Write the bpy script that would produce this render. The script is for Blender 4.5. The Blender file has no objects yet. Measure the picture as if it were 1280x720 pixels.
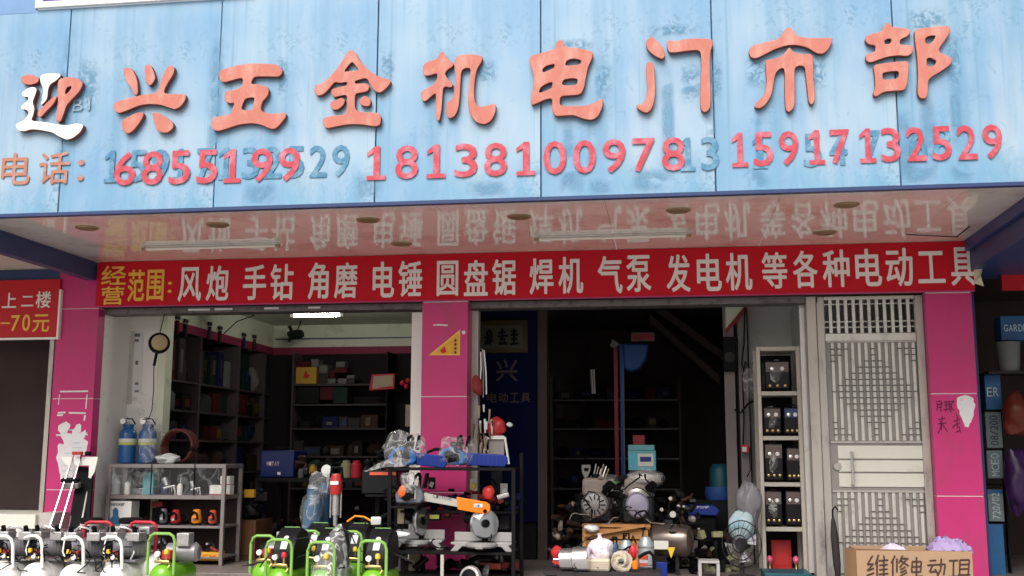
import bpy, bmesh, math, random
from math import radians, sin, cos, pi, atan2, sqrt
from mathutils import Vector, Matrix
random.seed(7)
scene = bpy.context.scene
COL = scene.collection

# ------------------------------------------------------------- camera
PITCH, YAW, ROLL, FPX = 0.1533, 0.1430, 0.0021, 1349.2
CAM = Vector((0.854, -9.364, 1.0))
_f = Vector((-sin(YAW)*cos(PITCH), cos(YAW)*cos(PITCH), sin(PITCH)))
_r0 = Vector((cos(YAW), sin(YAW), 0)); _u0 = _r0.cross(_f)
_r = _r0*cos(ROLL) + _u0*sin(ROLL); _u = -_r0*sin(ROLL) + _u0*cos(ROLL)
cam_data = bpy.data.cameras.new('camera'); cam = bpy.data.objects.new('camera', cam_data); COL.objects.link(cam)
m = Matrix((_r, _u, -_f)).transposed().to_4x4(); m.translation = CAM
cam.matrix_world = m
cam_data.sensor_width = 36; cam_data.lens = FPX/1280*36; cam_data.clip_start = .05; cam_data.clip_end = 2000
scene.camera = cam

# ------------------------------------------------------------- light
world = bpy.data.worlds.new('World'); scene.world = world; world.use_nodes = True
wn = world.node_tree.nodes; wl = world.node_tree.links
bg = wn['Background']; sky = wn.new('ShaderNodeTexSky'); sky.sky_type = 'NISHITA'; sky.sun_disc = False
SUN_EL, SUN_AZ = radians(46), radians(194)      # azimuth clockwise from +Y
sky.sun_elevation = SUN_EL; sky.sun_rotation = SUN_AZ; sky.dust_density = 5; sky.air_density = 1.2; sky.ozone_density = .6
hsv = wn.new('ShaderNodeHueSaturation'); hsv.inputs['Saturation'].default_value = .45
wl.new(sky.outputs[0], hsv.inputs['Color']); wl.new(hsv.outputs[0], bg.inputs[0]); bg.inputs[1].default_value = .09
sd = bpy.data.lights.new('sun', 'SUN'); sd.energy = 1.5; sd.angle = radians(38); sd.color = (1, .96, .9)
sun = bpy.data.objects.new('sun', sd); COL.objects.link(sun)
sdir = Vector((sin(SUN_AZ)*cos(SUN_EL), cos(SUN_AZ)*cos(SUN_EL), sin(SUN_EL)))
sun.rotation_euler = sdir.to_track_quat('Z', 'Y').to_euler(); sun.location = (0, -20, 30)
vs = scene.view_settings; vs.view_transform = 'Standard'; vs.look = 'None'; vs.exposure = .85; vs.gamma = 1
vs.use_curve_mapping = False
scene.cycles.max_bounces = 8; scene.cycles.transparent_max_bounces = 12
try: scene.cycles.use_denoising = True
except Exception: pass

# ------------------------------------------------------------- helpers
def ray(px, py): return (_r*((px-640)/FPX) + _u*((360-py)/FPX) + _f)
def at(px, py, Y):
    d = ray(px, py); return CAM + d*((Y-CAM.y)/d.y)
def onz(px, py, Z):
    d = ray(px, py); return CAM + d*((Z-CAM.z)/d.z)
def XZ(px, py, Y):
    p = at(px, py, Y); return p.x, p.z
def onx(px, py, X):
    d = ray(px, py); return CAM + d*((X-CAM.x)/d.x)

class MB:
    def __init__(s): s.v = []; s.f = []
    def add(s, vs, fs):
        o = len(s.v); s.v += [tuple(p) for p in vs]; s.f += [tuple(i+o for i in f) for f in fs]; return s
    def box(s, x0, x1, y0, y1, z0, z1):
        return s.add([(x0,y0,z0),(x1,y0,z0),(x1,y1,z0),(x0,y1,z0),(x0,y0,z1),(x1,y0,z1),(x1,y1,z1),(x0,y1,z1)],
                     [(0,3,2,1),(4,5,6,7),(0,1,5,4),(1,2,6,5),(2,3,7,6),(3,0,4,7)])
    def cbox(s, c, d, rz=0, rx=0, ry=0):
        M = Matrix.Translation(c) @ Matrix.Rotation(rz,4,'Z') @ Matrix.Rotation(ry,4,'Y') @ Matrix.Rotation(rx,4,'X')
        t = MB().box(-d[0]/2,d[0]/2,-d[1]/2,d[1]/2,-d[2]/2,d[2]/2)
        return s.add([M @ Vector(p) for p in t.v], t.f)
    def lathe(s, prof, p0, ax=(0,0,1), n=14):     # prof: (radius, height) pairs
        ax = Vector(ax).normalized(); q = ax.to_track_quat('Z','Y'); p0 = Vector(p0)
        vs, fs = [], []
        for r, h in prof:
            for i in range(n):
                a = 2*pi*i/n; vs.append(p0 + q @ Vector((r*cos(a), r*sin(a), h)))
        for j in range(len(prof)-1):
            for i in range(n):
                k = (i+1) % n; fs.append((j*n+i, j*n+k, (j+1)*n+k, (j+1)*n+i))
        fs.append(tuple(range(n-1,-1,-1))); fs.append(tuple(range((len(prof)-1)*n, len(prof)*n)))
        return s.add(vs, fs)
    def cyl(s, p0, p1, r0, r1=None, n=12):
        p0, p1 = Vector(p0), Vector(p1); d = p1-p0
        return s.lathe([(r0,0),(r0 if r1 is None else r1, d.length)], p0, d, n)
    def tube(s, pts, r, n=8, closed=False):
        pts = [Vector(p) for p in pts]; vs, fs = [], []; up = Vector((.13,.21,.97)); N = len(pts)
        for j, p in enumerate(pts):
            a = pts[(j-1) % N] if closed else pts[max(j-1,0)]; b = pts[(j+1) % N] if closed else pts[min(j+1,N-1)]
            t = (b-a).normalized(); x = t.cross(up)
            if x.length < .05: x = t.cross(Vector((1,0,0)))
            x.normalize(); y = t.cross(x)
            if j and x.dot(px_) < 0 and False: x, y = -x, -y
            px_ = x
            rr = r[j] if isinstance(r, (list,tuple)) else r
            for i in range(n): vs.append(p + (x*cos(2*pi*i/n) + y*sin(2*pi*i/n))*rr)
        for j in range(N if closed else N-1):
            for i in range(n):
                k = (i+1) % n; j2 = (j+1) % N; fs.append((j*n+i, j*n+k, j2*n+k, j2*n+i))
        if not closed: fs.append(tuple(range(n-1,-1,-1))); fs.append(tuple(range((N-1)*n, N*n)))
        return s.add(vs, fs)
    def prism(s, poly, y0, y1):                   # polygon in XZ between two depths
        n = len(poly)
        vs = [(p[0], y0, p[1]) for p in poly] + [(p[0], y1, p[1]) for p in poly]
        fs = [tuple(range(n)), tuple(range(2*n-1, n-1, -1))] + [(i, i+n, (i+1) % n+n, (i+1) % n) for i in range(n)]
        return s.add(vs, fs)
    def extr(s, poly3, d):                        # planar 3D polygon pushed along d
        n = len(poly3); d = Vector(d); P = [Vector(p) for p in poly3]
        return s.add(P+[p+d for p in P], [tuple(range(n)), tuple(range(2*n-1,n-1,-1))]+[(i, i+n, (i+1)%n+n, (i+1)%n) for i in range(n)])
    def blob(s, c, r, n=14, m=9, amp=.12, seed=0, flat=None, freq=5, ridge=0):   # crumpled ellipsoid
        if n >= 16: n, m, ridge = int(n*1.6), int(m*1.6), .55
        rnd = random.Random(seed); ph = [(rnd.uniform(-freq,freq), rnd.uniform(-freq,freq), rnd.uniform(-freq,freq), rnd.uniform(0,6)) for _ in range(7)]
        vs, fs = [], []
        for j in range(m+1):
            t = pi*j/m
            for i in range(n):
                a = 2*pi*i/n; d = Vector((sin(t)*cos(a), sin(t)*sin(a), cos(t)))
                k = 1+amp*sum(sin(x*d.x+y*d.y+z*d.z+w) for x,y,z,w in ph)/3 + amp*(.3 if not ridge else .12)*rnd.uniform(-1,1)*(0 < j < m) - amp*ridge*sum(abs(sin(2.1*(x*d.y+y*d.z+z*d.x)+w)) for x,y,z,w in ph[:4])/2
                q = Vector((d.x*r[0]*k, d.y*r[1]*k, d.z*r[2]*k))
                if flat is not None and q.z < flat: q.z = flat
                vs.append(Vector(c)+q)
        for j in range(m):
            for i in range(n):
                k = (i+1) % n; fs.append((j*n+i, (j+1)*n+i, (j+1)*n+k, j*n+k))
        return s.add(vs, fs)
    def xf(s, M):
        s.v = [tuple(M @ Vector(p)) for p in s.v]; return s
    def build(s, name, mat, parent=None, smooth=True, bevel=0, local=False, kind=None, label=None):
        off = Vector((0,0,0))
        if parent is not None and not local: off = world_loc(parent)
        me = bpy.data.meshes.new(name); me.from_pydata([tuple(Vector(p)-off) for p in s.v], [], s.f)
        if isinstance(mat, str): mat = M[mat]
        me.materials.append(mat)
        if smooth:
            me.polygons.foreach_set('use_smooth', [True]*len(me.polygons)); me.set_sharp_from_angle(angle=radians(38))
        me.update()
        o = bpy.data.objects.new(name, me); COL.objects.link(o)
        if parent is not None: o.parent = parent
        if bevel:
            b = o.modifiers.new('bevel','BEVEL'); b.width = bevel; b.segments = 2; b.limit_method = 'ANGLE'; b.angle_limit = radians(50)
        if kind: o['kind'] = kind
        if label: o['label'] = label
        return o
def world_loc(o):
    l = Vector((0,0,0))
    while o is not None: l = l + o.location; o = o.parent
    return l
def tag(o, label=None, cat=None, group=None, kind=None):
    if label: o['label'] = label
    if cat: o['category'] = cat
    if group: o['group'] = group
    if kind: o['kind'] = kind
    return o
def thing(name, label, cat, loc=(0,0,0), rz=0, group=None):
    o = bpy.data.objects.new(name, None); COL.objects.link(o); o.location = loc; o.rotation_euler = (0,0,rz)
    o.empty_display_size = .1
    return tag(o, label, cat, group)
def copy_tree(o, parent=None):
    c = o.copy(); COL.objects.link(c)
    if parent is not None: c.parent = parent
    for ch in list(o.children): copy_tree(ch, c)
    return c

# ------------------------------------------------------------- materials
M = {}
def mat(name, col, rough=.6, metal=0, var=.12, scale=6, bump=.0, bscale=40, coat=0, dirt=None, dscale=3, dmin=.55, spec=.3, stretch=(1,1,1), rnd=0, emit=0, alpha=1):
    mt = bpy.data.materials.new(name); mt.use_nodes = True; N = mt.node_tree.nodes; L = mt.node_tree.links
    b = N['Principled BSDF']; b.inputs['Roughness'].default_value = rough; b.inputs['Metallic'].default_value = metal
    b.inputs['Specular IOR Level'].default_value = spec
    if coat: b.inputs['Coat Weight'].default_value = coat; b.inputs['Coat Roughness'].default_value = min(.12, rough*.6)
    tc = N.new('ShaderNodeTexCoord'); mp = N.new('ShaderNodeMapping'); mp.inputs['Scale'].default_value = stretch
    L.new(tc.outputs['Object'], mp.inputs[0])
    nz = N.new('ShaderNodeTexNoise'); nz.inputs['Scale'].default_value = scale; nz.inputs['Detail'].default_value = 6; nz.inputs['Roughness'].default_value = .65
    L.new(mp.outputs[0], nz.inputs['Vector'])
    mx = N.new('ShaderNodeMix'); mx.data_type = 'RGBA'
    mx.inputs[6].default_value = (*[c*(1-var) for c in col], 1); mx.inputs[7].default_value = (*[min(1, c*(1+var)) for c in col], 1)
    L.new(nz.outputs['Fac'], mx.inputs[0]); out = mx.outputs[2]
    if dirt:
        n2 = N.new('ShaderNodeTexNoise'); n2.inputs['Scale'].default_value = dscale; n2.inputs['Detail'].default_value = 9; n2.inputs['Roughness'].default_value = .7
        L.new(mp.outputs[0], n2.inputs['Vector'])
        rp = N.new('ShaderNodeMapRange'); rp.inputs['From Min'].default_value = dmin; rp.inputs['From Max'].default_value = dmin+.2
        L.new(n2.outputs['Fac'], rp.inputs['Value'])
        m2 = N.new('ShaderNodeMix'); m2.data_type = 'RGBA'; L.new(rp.outputs[0], m2.inputs[0]); L.new(out, m2.inputs[6]); m2.inputs[7].default_value = (*dirt, 1); out = m2.outputs[2]
    if rnd:
        oi = N.new('ShaderNodeObjectInfo'); mr = N.new('ShaderNodeMapRange'); mr.inputs['To Min'].default_value = 1-rnd; mr.inputs['To Max'].default_value = 1+rnd
        L.new(oi.outputs['Random'], mr.inputs['Value']); vm = N.new('ShaderNodeVectorMath'); vm.operation = 'SCALE'
        L.new(out, vm.inputs[0]); L.new(mr.outputs[0], vm.inputs['Scale']); out = vm.outputs[0]
    L.new(out, b.inputs['Base Color'])
    if bump:
        bz = N.new('ShaderNodeTexNoise'); bz.inputs['Scale'].default_value = bscale; bz.inputs['Detail'].default_value = 4; L.new(mp.outputs[0], bz.inputs['Vector'])
        bp = N.new('ShaderNodeBump'); bp.inputs['Strength'].default_value = bump; bp.inputs['Distance'].default_value = .02
        L.new(bz.outputs['Fac'], bp.inputs['Height']); L.new(bp.outputs[0], b.inputs['Normal'])
    if emit: b.inputs['Emission Color'].default_value = (*col, 1); b.inputs['Emission Strength'].default_value = emit
    M[name] = mt; return mt
def film(name, col, a, rough=.2):
    mt = bpy.data.materials.new(name); mt.use_nodes = True; N = mt.node_tree.nodes; L = mt.node_tree.links
    b = N['Principled BSDF']; b.inputs['Base Color'].default_value = (*col, 1); b.inputs['Roughness'].default_value = rough
    t = N.new('ShaderNodeBsdfTransparent'); mx = N.new('ShaderNodeMixShader')
    tc = N.new('ShaderNodeTexCoord'); nz = N.new('ShaderNodeTexNoise'); nz.inputs['Scale'].default_value = 6; nz.inputs['Detail'].default_value = 3; nz.inputs['Distortion'].default_value = .8
    L.new(tc.outputs['Object'], nz.inputs['Vector']); rp = N.new('ShaderNodeMapRange'); rp.inputs['From Min'].default_value = .0; rp.inputs['From Max'].default_value = .05
    sb = N.new('ShaderNodeMath'); sb.operation = 'SUBTRACT'; sb.inputs[1].default_value = .5; ab = N.new('ShaderNodeMath'); ab.operation = 'ABSOLUTE'
    L.new(nz.outputs['Fac'], sb.inputs[0]); L.new(sb.outputs[0], ab.inputs[0])
    rp.inputs['To Min'].default_value = min(1, a*2.4); rp.inputs['To Max'].default_value = a*.55  # more opaque along noise ridges: painted white highlights on the wrinkles
    L.new(ab.outputs[0], rp.inputs['Value']); L.new(rp.outputs[0], mx.inputs[0]); L.new(t.outputs[0], mx.inputs[1]); L.new(b.outputs[0], mx.inputs[2])
    bp = N.new('ShaderNodeBump'); bp.inputs['Strength'].default_value = .6; bp.inputs['Distance'].default_value = .03; L.new(nz.outputs['Fac'], bp.inputs['Height']); L.new(bp.outputs[0], b.inputs['Normal'])
    L.new(mx.outputs[0], N['Material Output'].inputs['Surface']); M[name] = mt
mat('fascia_base', (.5,.68,.8), .35)
def fascia_material():
    mt = bpy.data.materials.new('weathered_blue_cladding'); mt.use_nodes = True; N = mt.node_tree.nodes; L = mt.node_tree.links
    b = N['Principled BSDF']; b.inputs['Roughness'].default_value = .45
    tc = N.new('ShaderNodeTexCoord')
    def noise(sc, stretch, det=6, dist=0):
        mp = N.new('ShaderNodeMapping'); mp.inputs['Scale'].default_value = stretch; L.new(tc.outputs['Object'], mp.inputs[0])
        n = N.new('ShaderNodeTexNoise'); n.inputs['Scale'].default_value = sc; n.inputs['Detail'].default_value = det; n.inputs['Distortion'].default_value = dist
        n.inputs['Roughness'].default_value = .6
        L.new(mp.outputs[0], n.inputs['Vector']); return n.outputs['Fac']
    def rng(v, a, c, lo=0, hi=1):
        r = N.new('ShaderNodeMapRange'); r.inputs['From Min'].default_value = a; r.inputs['From Max'].default_value = c; r.inputs['To Min'].default_value = lo; r.inputs['To Max'].default_value = hi
        L.new(v, r.inputs['Value']); return r.outputs[0]
    def mul(a, c):
        q = N.new('ShaderNodeMath'); q.operation = 'MULTIPLY'; L.new(a, q.inputs[0])
        if isinstance(c, float): q.inputs[1].default_value = c
        else: L.new(c, q.inputs[1])
        return q.outputs[0]
    def mix(f, a, c):
        q = N.new('ShaderNodeMix'); q.data_type = 'RGBA'; L.new(f, q.inputs[0])
        for s_, x in ((6,a),(7,c)):
            if isinstance(x, tuple): q.inputs[s_].default_value = (*x, 1)
            else: L.new(x, q.inputs[s_])
        return q.outputs[2]
    c = mix(rng(noise(1.1, (1,1,.5), 3), .38, .62), (.14,.30,.49), (.29,.42,.54))         # faded in broad clouds
    c = mix(mul(rng(noise(1.5, (1.6,1,.45), 5, .3), .5, .75), .6), c, (.38,.46,.54))  # bleached runs
    c = mix(mul(rng(noise(1.5, (2.6,1,.25), 6, .3), .54, .74), .7), c, (.11,.27,.43))
    c = mix(mul(rng(noise(2.3, (7,1,.12), 4, .2), .6, .72), .55), c, (.10,.25,.39))
    c = mix(mul(mul(rng(noise(1.3, (1,1,1.6), 4), .52, .66), rng(noise(11, (1,1,1), 9, 2.5), .53, .60)), .7), c, (.075,.21,.34))      # deeper blue runs
    # unfaded blue creeping up from the lower edge and down beside the seams
    sx = N.new('ShaderNodeSeparateXYZ'); L.new(tc.outputs['Object'], sx.inputs[0])
    low = rng(sx.outputs['Z'], .34, .06); c = mix(mul(mul(low, rng(noise(2.6, (2.0,1,.5), 6, .6), .46, .60)), .8), c, (.13,.31,.47))
    edge = rng(sx.outputs['X'], .16, .0); c = mix(mul(mul(edge, rng(noise(2.0, (1,1,.6), 5), .36, .56)), .95), c, (.11,.28,.44))
    c = mix(mul(rng(noise(7, (1,1,1), 9, .8), .62, .72), .6), c, (.13,.28,.39))
    L.new(c, b.inputs['Base Color'])
    n = noise(3, (1,1,.6), 2); bp = N.new('ShaderNodeBump'); bp.inputs['Strength'].default_value = .25; bp.inputs['Distance'].default_value = .02; L.new(n, bp.inputs['Height']); L.new(bp.outputs[0], b.inputs['Normal'])
    M['fascia'] = mt
fascia_material()
mat('letter_face', (.50,.175,.14), .75, var=.14, scale=4, dirt=(.56,.28,.23), dscale=5, dmin=.47, bump=.15, stretch=(1.5,1,.7))
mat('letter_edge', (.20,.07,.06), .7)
mat('letter_white', (.78,.77,.74), .5, var=.05)
mat('phone_red', (.46,.055,.08), .55, var=.12, scale=7, dirt=(.55,.20,.26), dscale=9, dmin=.47)
mat('phone_orange', (.42,.17,.11), .6, var=.1, dirt=(.40,.33,.36), dscale=16, dmin=.52)
mat('phone_blue', (.06,.20,.34), .6, var=.1, dirt=(.19,.34,.46), dscale=14, dmin=.45)
mat('faint_blue', (.18,.30,.40), .6, var=.1, dirt=(.3,.4,.5), dscale=16, dmin=.45)
mat('trim_navy', (.03,.05,.14), .4)
mat('soffit', (.84,.79,.74), .08, var=.05, scale=2.5, spec=.8, coat=.65, dirt=(.60,.48,.40), dscale=1.6, dmin=.5, bump=.02, bscale=1.5)
mat('banner_red', (.52,.006,.018), .6, spec=.2, var=.14, scale=1.5, bump=.35, bscale=2.2)
mat('banner_print', (.78,.70,.68), .5, var=.06)
mat('banner_gold', (.80,.45,.07), .5, var=.1)
mat('pink_tile', (.50,.035,.165), .35, spec=.25, var=.10, scale=3, rnd=.06, dirt=(.36,.05,.13), dscale=4, dmin=.52, stretch=(1,1,.5))
mat('grout', (.75,.6,.65), .8)
mat('dark_metal', (.018,.015,.018), .5, .3)
mat('shutter_metal', (.16,.14,.14), .5, .5, dirt=(.05,.04,.04), dscale=12, dmin=.5)
mat('white_wall', (.82,.79,.77), .8, var=.06, dirt=(.36,.32,.29), dscale=3, dmin=.56)
mat('cream_wall', (.66,.68,.54), .8, var=.07, dirt=(.3,.28,.22), dscale=2, dmin=.58)
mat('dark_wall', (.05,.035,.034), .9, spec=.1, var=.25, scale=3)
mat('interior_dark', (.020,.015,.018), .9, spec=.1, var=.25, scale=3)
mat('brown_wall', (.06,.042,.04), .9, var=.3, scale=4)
mat('maroon_strip', (.22,.02,.06), .6)
mat('concrete', (.45,.42,.40), .9, var=.2, scale=5, bump=.3, dirt=(.12,.11,.1), dscale=4)
mat('asphalt', (.30,.29,.27), .95, var=.25, scale=30, bump=.4, bscale=120)
mat('tile_floor', (.20,.17,.16), .5, var=.2, scale=4, dirt=(.1,.09,.08), dscale=6, dmin=.5)
mat('steel_door', (.56,.55,.51), .38, .3, var=.1, scale=5, dirt=(.30,.28,.25), dscale=4, dmin=.52, bump=.05)
mat('steel_frame', (.42,.39,.36), .42, .35, var=.15, scale=6, dirt=(.18,.15,.15), dscale=7, dmin=.52, stretch=(1,1,.3))
mat('steel_back', (.27,.255,.24), .5, .2, var=.15, dirt=(.16,.14,.14), dscale=6, dmin=.54, stretch=(1,1,.4)); mat('rung_shadow', (.10,.09,.085), .5)
mat('door_white', (.62,.61,.55), .5, var=.05, dirt=(.4,.37,.3), dscale=3, dmin=.58)
mat('alu', (.62,.6,.58), .35, .6, var=.1, dirt=(.35,.3,.28), dscale=8, dmin=.55)
mat('chrome', (.8,.8,.8), .15, 1, var=.03)
mat('black', (.004,.004,.005), .6, spec=.12)
mat('black_gloss', (.012,.012,.014), .18, coat=.5)
mat('white_paint', (.80,.79,.76), .3, var=.04)
mat('paper', (.72,.72,.72), .85, var=.08, scale=12)
mat('lamp_glass', (.75,.72,.66), .35)
mat('lit_tube', (1,.97,.9), .5, emit=75)

# text -> mesh on a plane (built-in font)
GC = {}
def glyph_mesh(ch, bold):
    k = ch
    if k in GC: return GC[k]
    cu = bpy.data.curves.new('t', 'FONT'); cu.body = ch; cu.size = 1; cu.resolution_u = 3
    o = bpy.data.objects.new('t', cu); COL.objects.link(o); dg = bpy.context.evaluated_depsgraph_get(); dg.update()
    me = bpy.data.meshes.new_from_object(o.evaluated_get(dg)); bpy.data.objects.remove(o)
    xs = [v.co.x for v in me.vertices]; ys = [v.co.y for v in me.vertices]
    if not xs: raise RuntimeError('no glyph '+ch)
    r = ([(v.co.x, v.co.y) for v in me.vertices], [tuple(p.vertices) for p in me.polygons], (min(xs), max(xs), min(ys), max(ys)))
    bpy.data.meshes.remove(me); GC[k] = r; return r
def glyph_on(mb, ch, x0, x1, z0, z1, Y, bold=.02, thick=.0, shear=0, jig=0):
    """fit one glyph into the rectangle x0..x1, z0..z1 of the plane y=Y"""
    vs, fs, (a, b, c, d) = glyph_mesh(ch, bold)
    P = []
    for (x, y) in vs:
        u = (x-a)/(b-a); w = (y-c)/(d-c)
        P.append((x0+(x1-x0)*u + shear*w*(z1-z0), Y, z0+(z1-z0)*w))
    n = len(P)
    if not thick: return mb.add(P, fs)
    from collections import Counter
    ec = Counter()
    for f in fs:
        for i in range(len(f)): ec[tuple(sorted((f[i], f[(i+1) % len(f)])))] += 1
    side = []
    for f in fs:
        for i in range(len(f)):
            a_, b_ = f[i], f[(i+1) % len(f)]
            if ec[tuple(sorted((a_, b_)))] == 1: side.append((a_, a_+n, b_+n, b_))
    return mb.add(P+[(p[0], p[1]+thick, p[2]) for p in P], list(fs)+side)
def glyph_px(ch, box, Y, name, mt, parent, bold=.02, thick=.004, shear=0, label=None):
    px0, py0, px1, py1 = box; cx, cy = (px0+px1)/2, (py0+py1)/2
    x0 = at(px0, cy, Y).x; x1 = at(px1, cy, Y).x; z1 = at(cx, py0, Y).z; z0 = at(cx, py1, Y).z
    b = max(0, bold)*(z1-z0)*.55; mb = MB(); glyph_on(mb, ch, x0+b, x1-b, z0+b, z1-b, Y-thick, bold, thick, shear)
    if b:
        for i, (u, w) in enumerate(((1,0),(-1,0),(0,1),(0,-1),(.7,.7),(-.7,-.7),(.7,-.7),(-.7,.7))):
            glyph_on(mb, ch, x0+b+u*b, x1-b+u*b, z0+b+w*b, z1-b+w*b, Y-thick*(1+.04*(i+1)), 0, 0, shear)
    o = mb.build(name, mt, parent, smooth=False); 
    if label: o['label'] = label
    return o

# ------------------------------------------------------------- ground
YF = -1.986; ZS = 2.784; ZB = 2.353
tag(MB().box(-400,400,-400,400,-1.0,-.36).build('ground','asphalt'), kind='structure')
tag(MB().box(-30,30,-4.2,-.35,-.5,-.15).build('pavement','concrete', bevel=.01), kind='structure')
tag(MB().box(-30,30,-.35,9,-.5,0).build('floor','tile_floor', bevel=.01), kind='structure')

# ------------------------------------------------------------- canopy sign
sign = thing('shop_sign', 'long faded light blue sign board with raised red characters over the shop canopy', 'sign', (0,YF,ZS))
seams_px = [(81,130),(272,130),(470.5,130),(676,130),(892,130),(1121,130)]
Z_TOP = at(140,7,YF).z
sx = [at(p[0],p[1],YF).x for p in seams_px]
sx = [sx[0]-1.22*2, sx[0]-1.22] + sx + [sx[-1]+1.22, sx[-1]+2.44]
for i in range(len(sx)-1):
    w = sx[i+1]-sx[i]
    h = Z_TOP-ZS
    mb = MB(); nx, nz = 8, 6
    t = thing('fascia_panel', None, None); bpy.data.objects.remove(t)
    mb.box(0.004, w-.004, 0, .03, 0.012, h + (0.9 if i >= 3 else 0))
    o = mb.build('fascia_panel','fascia', sign, local=True, bevel=.004); o.location = (sx[i], 0.002*(i % 3), 0)
MB().box(sx[0], sx[-1], YF+.02, YF+.06, ZS+.004, Z_TOP-.02).build('backing','trim_navy', sign)
MB().box(sx[0], sx[-1], YF-.008, YF+.05, ZS-.012, ZS+.010).build('edge_trim','trim_navy', sign)

CH = {}   # traced outlines in 5.333x enlarged photo coordinates: (origin, [(polygons even-odd)])
CH['ying_red'] = ((10,60), [[(82,190),(120,172),(165,178),(203,200),(195,228),(140,245),(95,235),(80,215)],
  [(190,430),(235,380),(300,320),(325,320),(300,370),(250,420),(215,460),(195,450)],
  [(330,205),(390,190),(450,195),(500,230),(470,290),(420,340),(385,380),(365,440),(345,492),(315,488),(320,430),(330,350),(325,290)],
  [(375,290),(385,262),(415,248),(420,265),(400,290),(378,310)]])
CH['ying_white'] = ((10,60), [[(50,505),(110,480),(140,430),(120,410),(85,408),(85,385),(130,350),(135,325),(100,325),(85,300),(130,265),(175,258),(190,275),(180,310),(160,360),(175,400),(165,450),(150,485),(240,492),(330,510),(400,515),(450,500),(505,512),(480,560),(430,600),(390,612),(340,590),(290,560),(210,545),(150,540),(110,555),(65,550),(50,525)],
  [(215,180),(260,168),(340,168),(350,185),(320,215),(280,240),(265,270),(258,345),(215,385),(225,340),(235,270),(212,225)]])
CH['xing'] = ((10,60), [[(765,150),(780,125),(815,130),(845,175),(860,230),(862,308),(840,312),(815,260),(780,210)],
  [(905,130),(915,108),(945,110),(965,150),(980,200),(955,240),(935,250),(915,225),(908,175)],
  [(700,370),(730,350),(800,330),(880,312),(960,300),(995,290),(1010,240),(1030,175),(1055,130),(1080,110),(1108,128),(1100,170),(1065,225),(1040,270),(1035,300),(1100,305),(1180,305),(1180,340),(1150,385),(1110,408),(1070,395),(1010,375),(940,370),(870,380),(800,410),(740,432),(712,425),(700,395)],
  [(755,480),(790,460),(850,430),(895,425),(900,450),(870,500),(830,550),(795,570),(765,555),(755,520)],
  [(955,430),(990,425),(1050,460),(1100,500),(1095,535),(1060,562),(1020,562),(985,545),(970,490)]])
CH['wu'] = ((250,50), [[(125,200),(180,185),(250,165),(320,152),(440,155),(510,160),(545,195),(545,220),(520,243),(460,240),(360,240),(345,262),(335,290),(390,295),(440,305),(458,335),(445,375),(410,410),(400,465),(430,485),(500,490),(565,480),(572,505),(540,550),(500,590),(465,590),(400,560),(340,552),(260,560),(170,590),(120,605),(80,598),(72,560),(85,512),(140,505),(205,490),(215,450),(228,415),(195,420),(160,405),(162,340),(230,330),(275,310),(285,270),(278,248),(210,265),(155,282),(130,265),(122,235)],
  [(300,385),(362,378),(355,420),(345,465),(270,465),(280,425)]])
CH['jin'] = ((250,50), [[(1000,65),(1030,75),(1060,130),(1110,190),(1180,240),(1275,265),(1250,310),(1200,350),(1165,340),(1135,300),(1110,250),(1070,258),(1030,270),(1030,290),(1110,285),(1128,310),(1115,340),(1060,350),(1030,355),(1030,470),(1100,480),(1185,482),(1205,510),(1200,560),(1170,575),(1080,560),(990,558),(900,575),(840,588),(818,565),(815,525),(840,508),(910,500),(970,495),(978,440),(978,360),(930,370),(890,380),(870,350),(875,325),(930,310),(978,300),(978,275),(930,285),(895,275),(860,320),(820,360),(780,370),(758,345),(765,290),(800,295),(850,255),(910,190),(960,115),(980,75)],
  [(1010,140),(1030,160),(1060,200),(1000,205),(955,210),(980,175)],
  [(865,410),(900,400),(940,380),(965,395),(955,430),(920,460),(885,465),(865,440)],[(1060,395),(1090,368),(1125,380),(1138,410),(1125,440),(1090,438),(1062,425)]])
CH['ji'] = ((520,40), [[(175,125),(195,150),(205,175),(248,205),(245,225),(205,250),(190,275),(205,305),(245,345),(235,368),(195,360),(178,370),(175,420),(168,520),(155,590),(135,585),(130,500),(132,400),(100,425),(60,462),(35,450),(32,400),(60,375),(100,360),(140,315),(140,270),(95,285),(55,290),(42,250),(50,210),(90,190),(140,175),(155,140)],
  [(262,160),(310,145),(370,145),(440,155),(440,190),(405,240),(390,310),(385,400),(390,460),(410,495),(450,495),(530,470),(530,530),(500,590),(455,615),(400,600),(360,550),(345,480),(345,400),(355,320),(365,240),(330,235),(300,255),(295,330),(290,420),(280,510),(255,560),(220,575),(200,550),(203,465),(235,450),(255,400),(262,300),(254,230)]])
CH['dian'] = ((520,40), [[(960,45),(980,60),(985,95),(1080,105),(1180,125),(1175,170),(1145,230),(1130,310),(1120,370),(1095,415),(1020,420),(960,425),(955,490),(1040,490),(1130,490),(1200,465),(1245,435),(1245,490),(1215,560),(1170,585),(1110,575),(1050,550),(980,555),(930,560),(905,520),(910,435),(850,450),(800,475),(770,485),(762,450),(780,370),(785,290),(755,200),(760,155),(860,130),(928,110),(935,65)],
  [(840,245),(870,220),(925,208),(922,235),(880,255),(845,268)],[(990,220),(1005,185),(1050,172),(1105,185),(1095,212),(1040,222)],[(815,405),(830,365),(870,340),(912,328),(905,370),(860,392)],[(970,350),(980,315),(1030,305),(1080,308),(1072,350),(1020,355)]])
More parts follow.
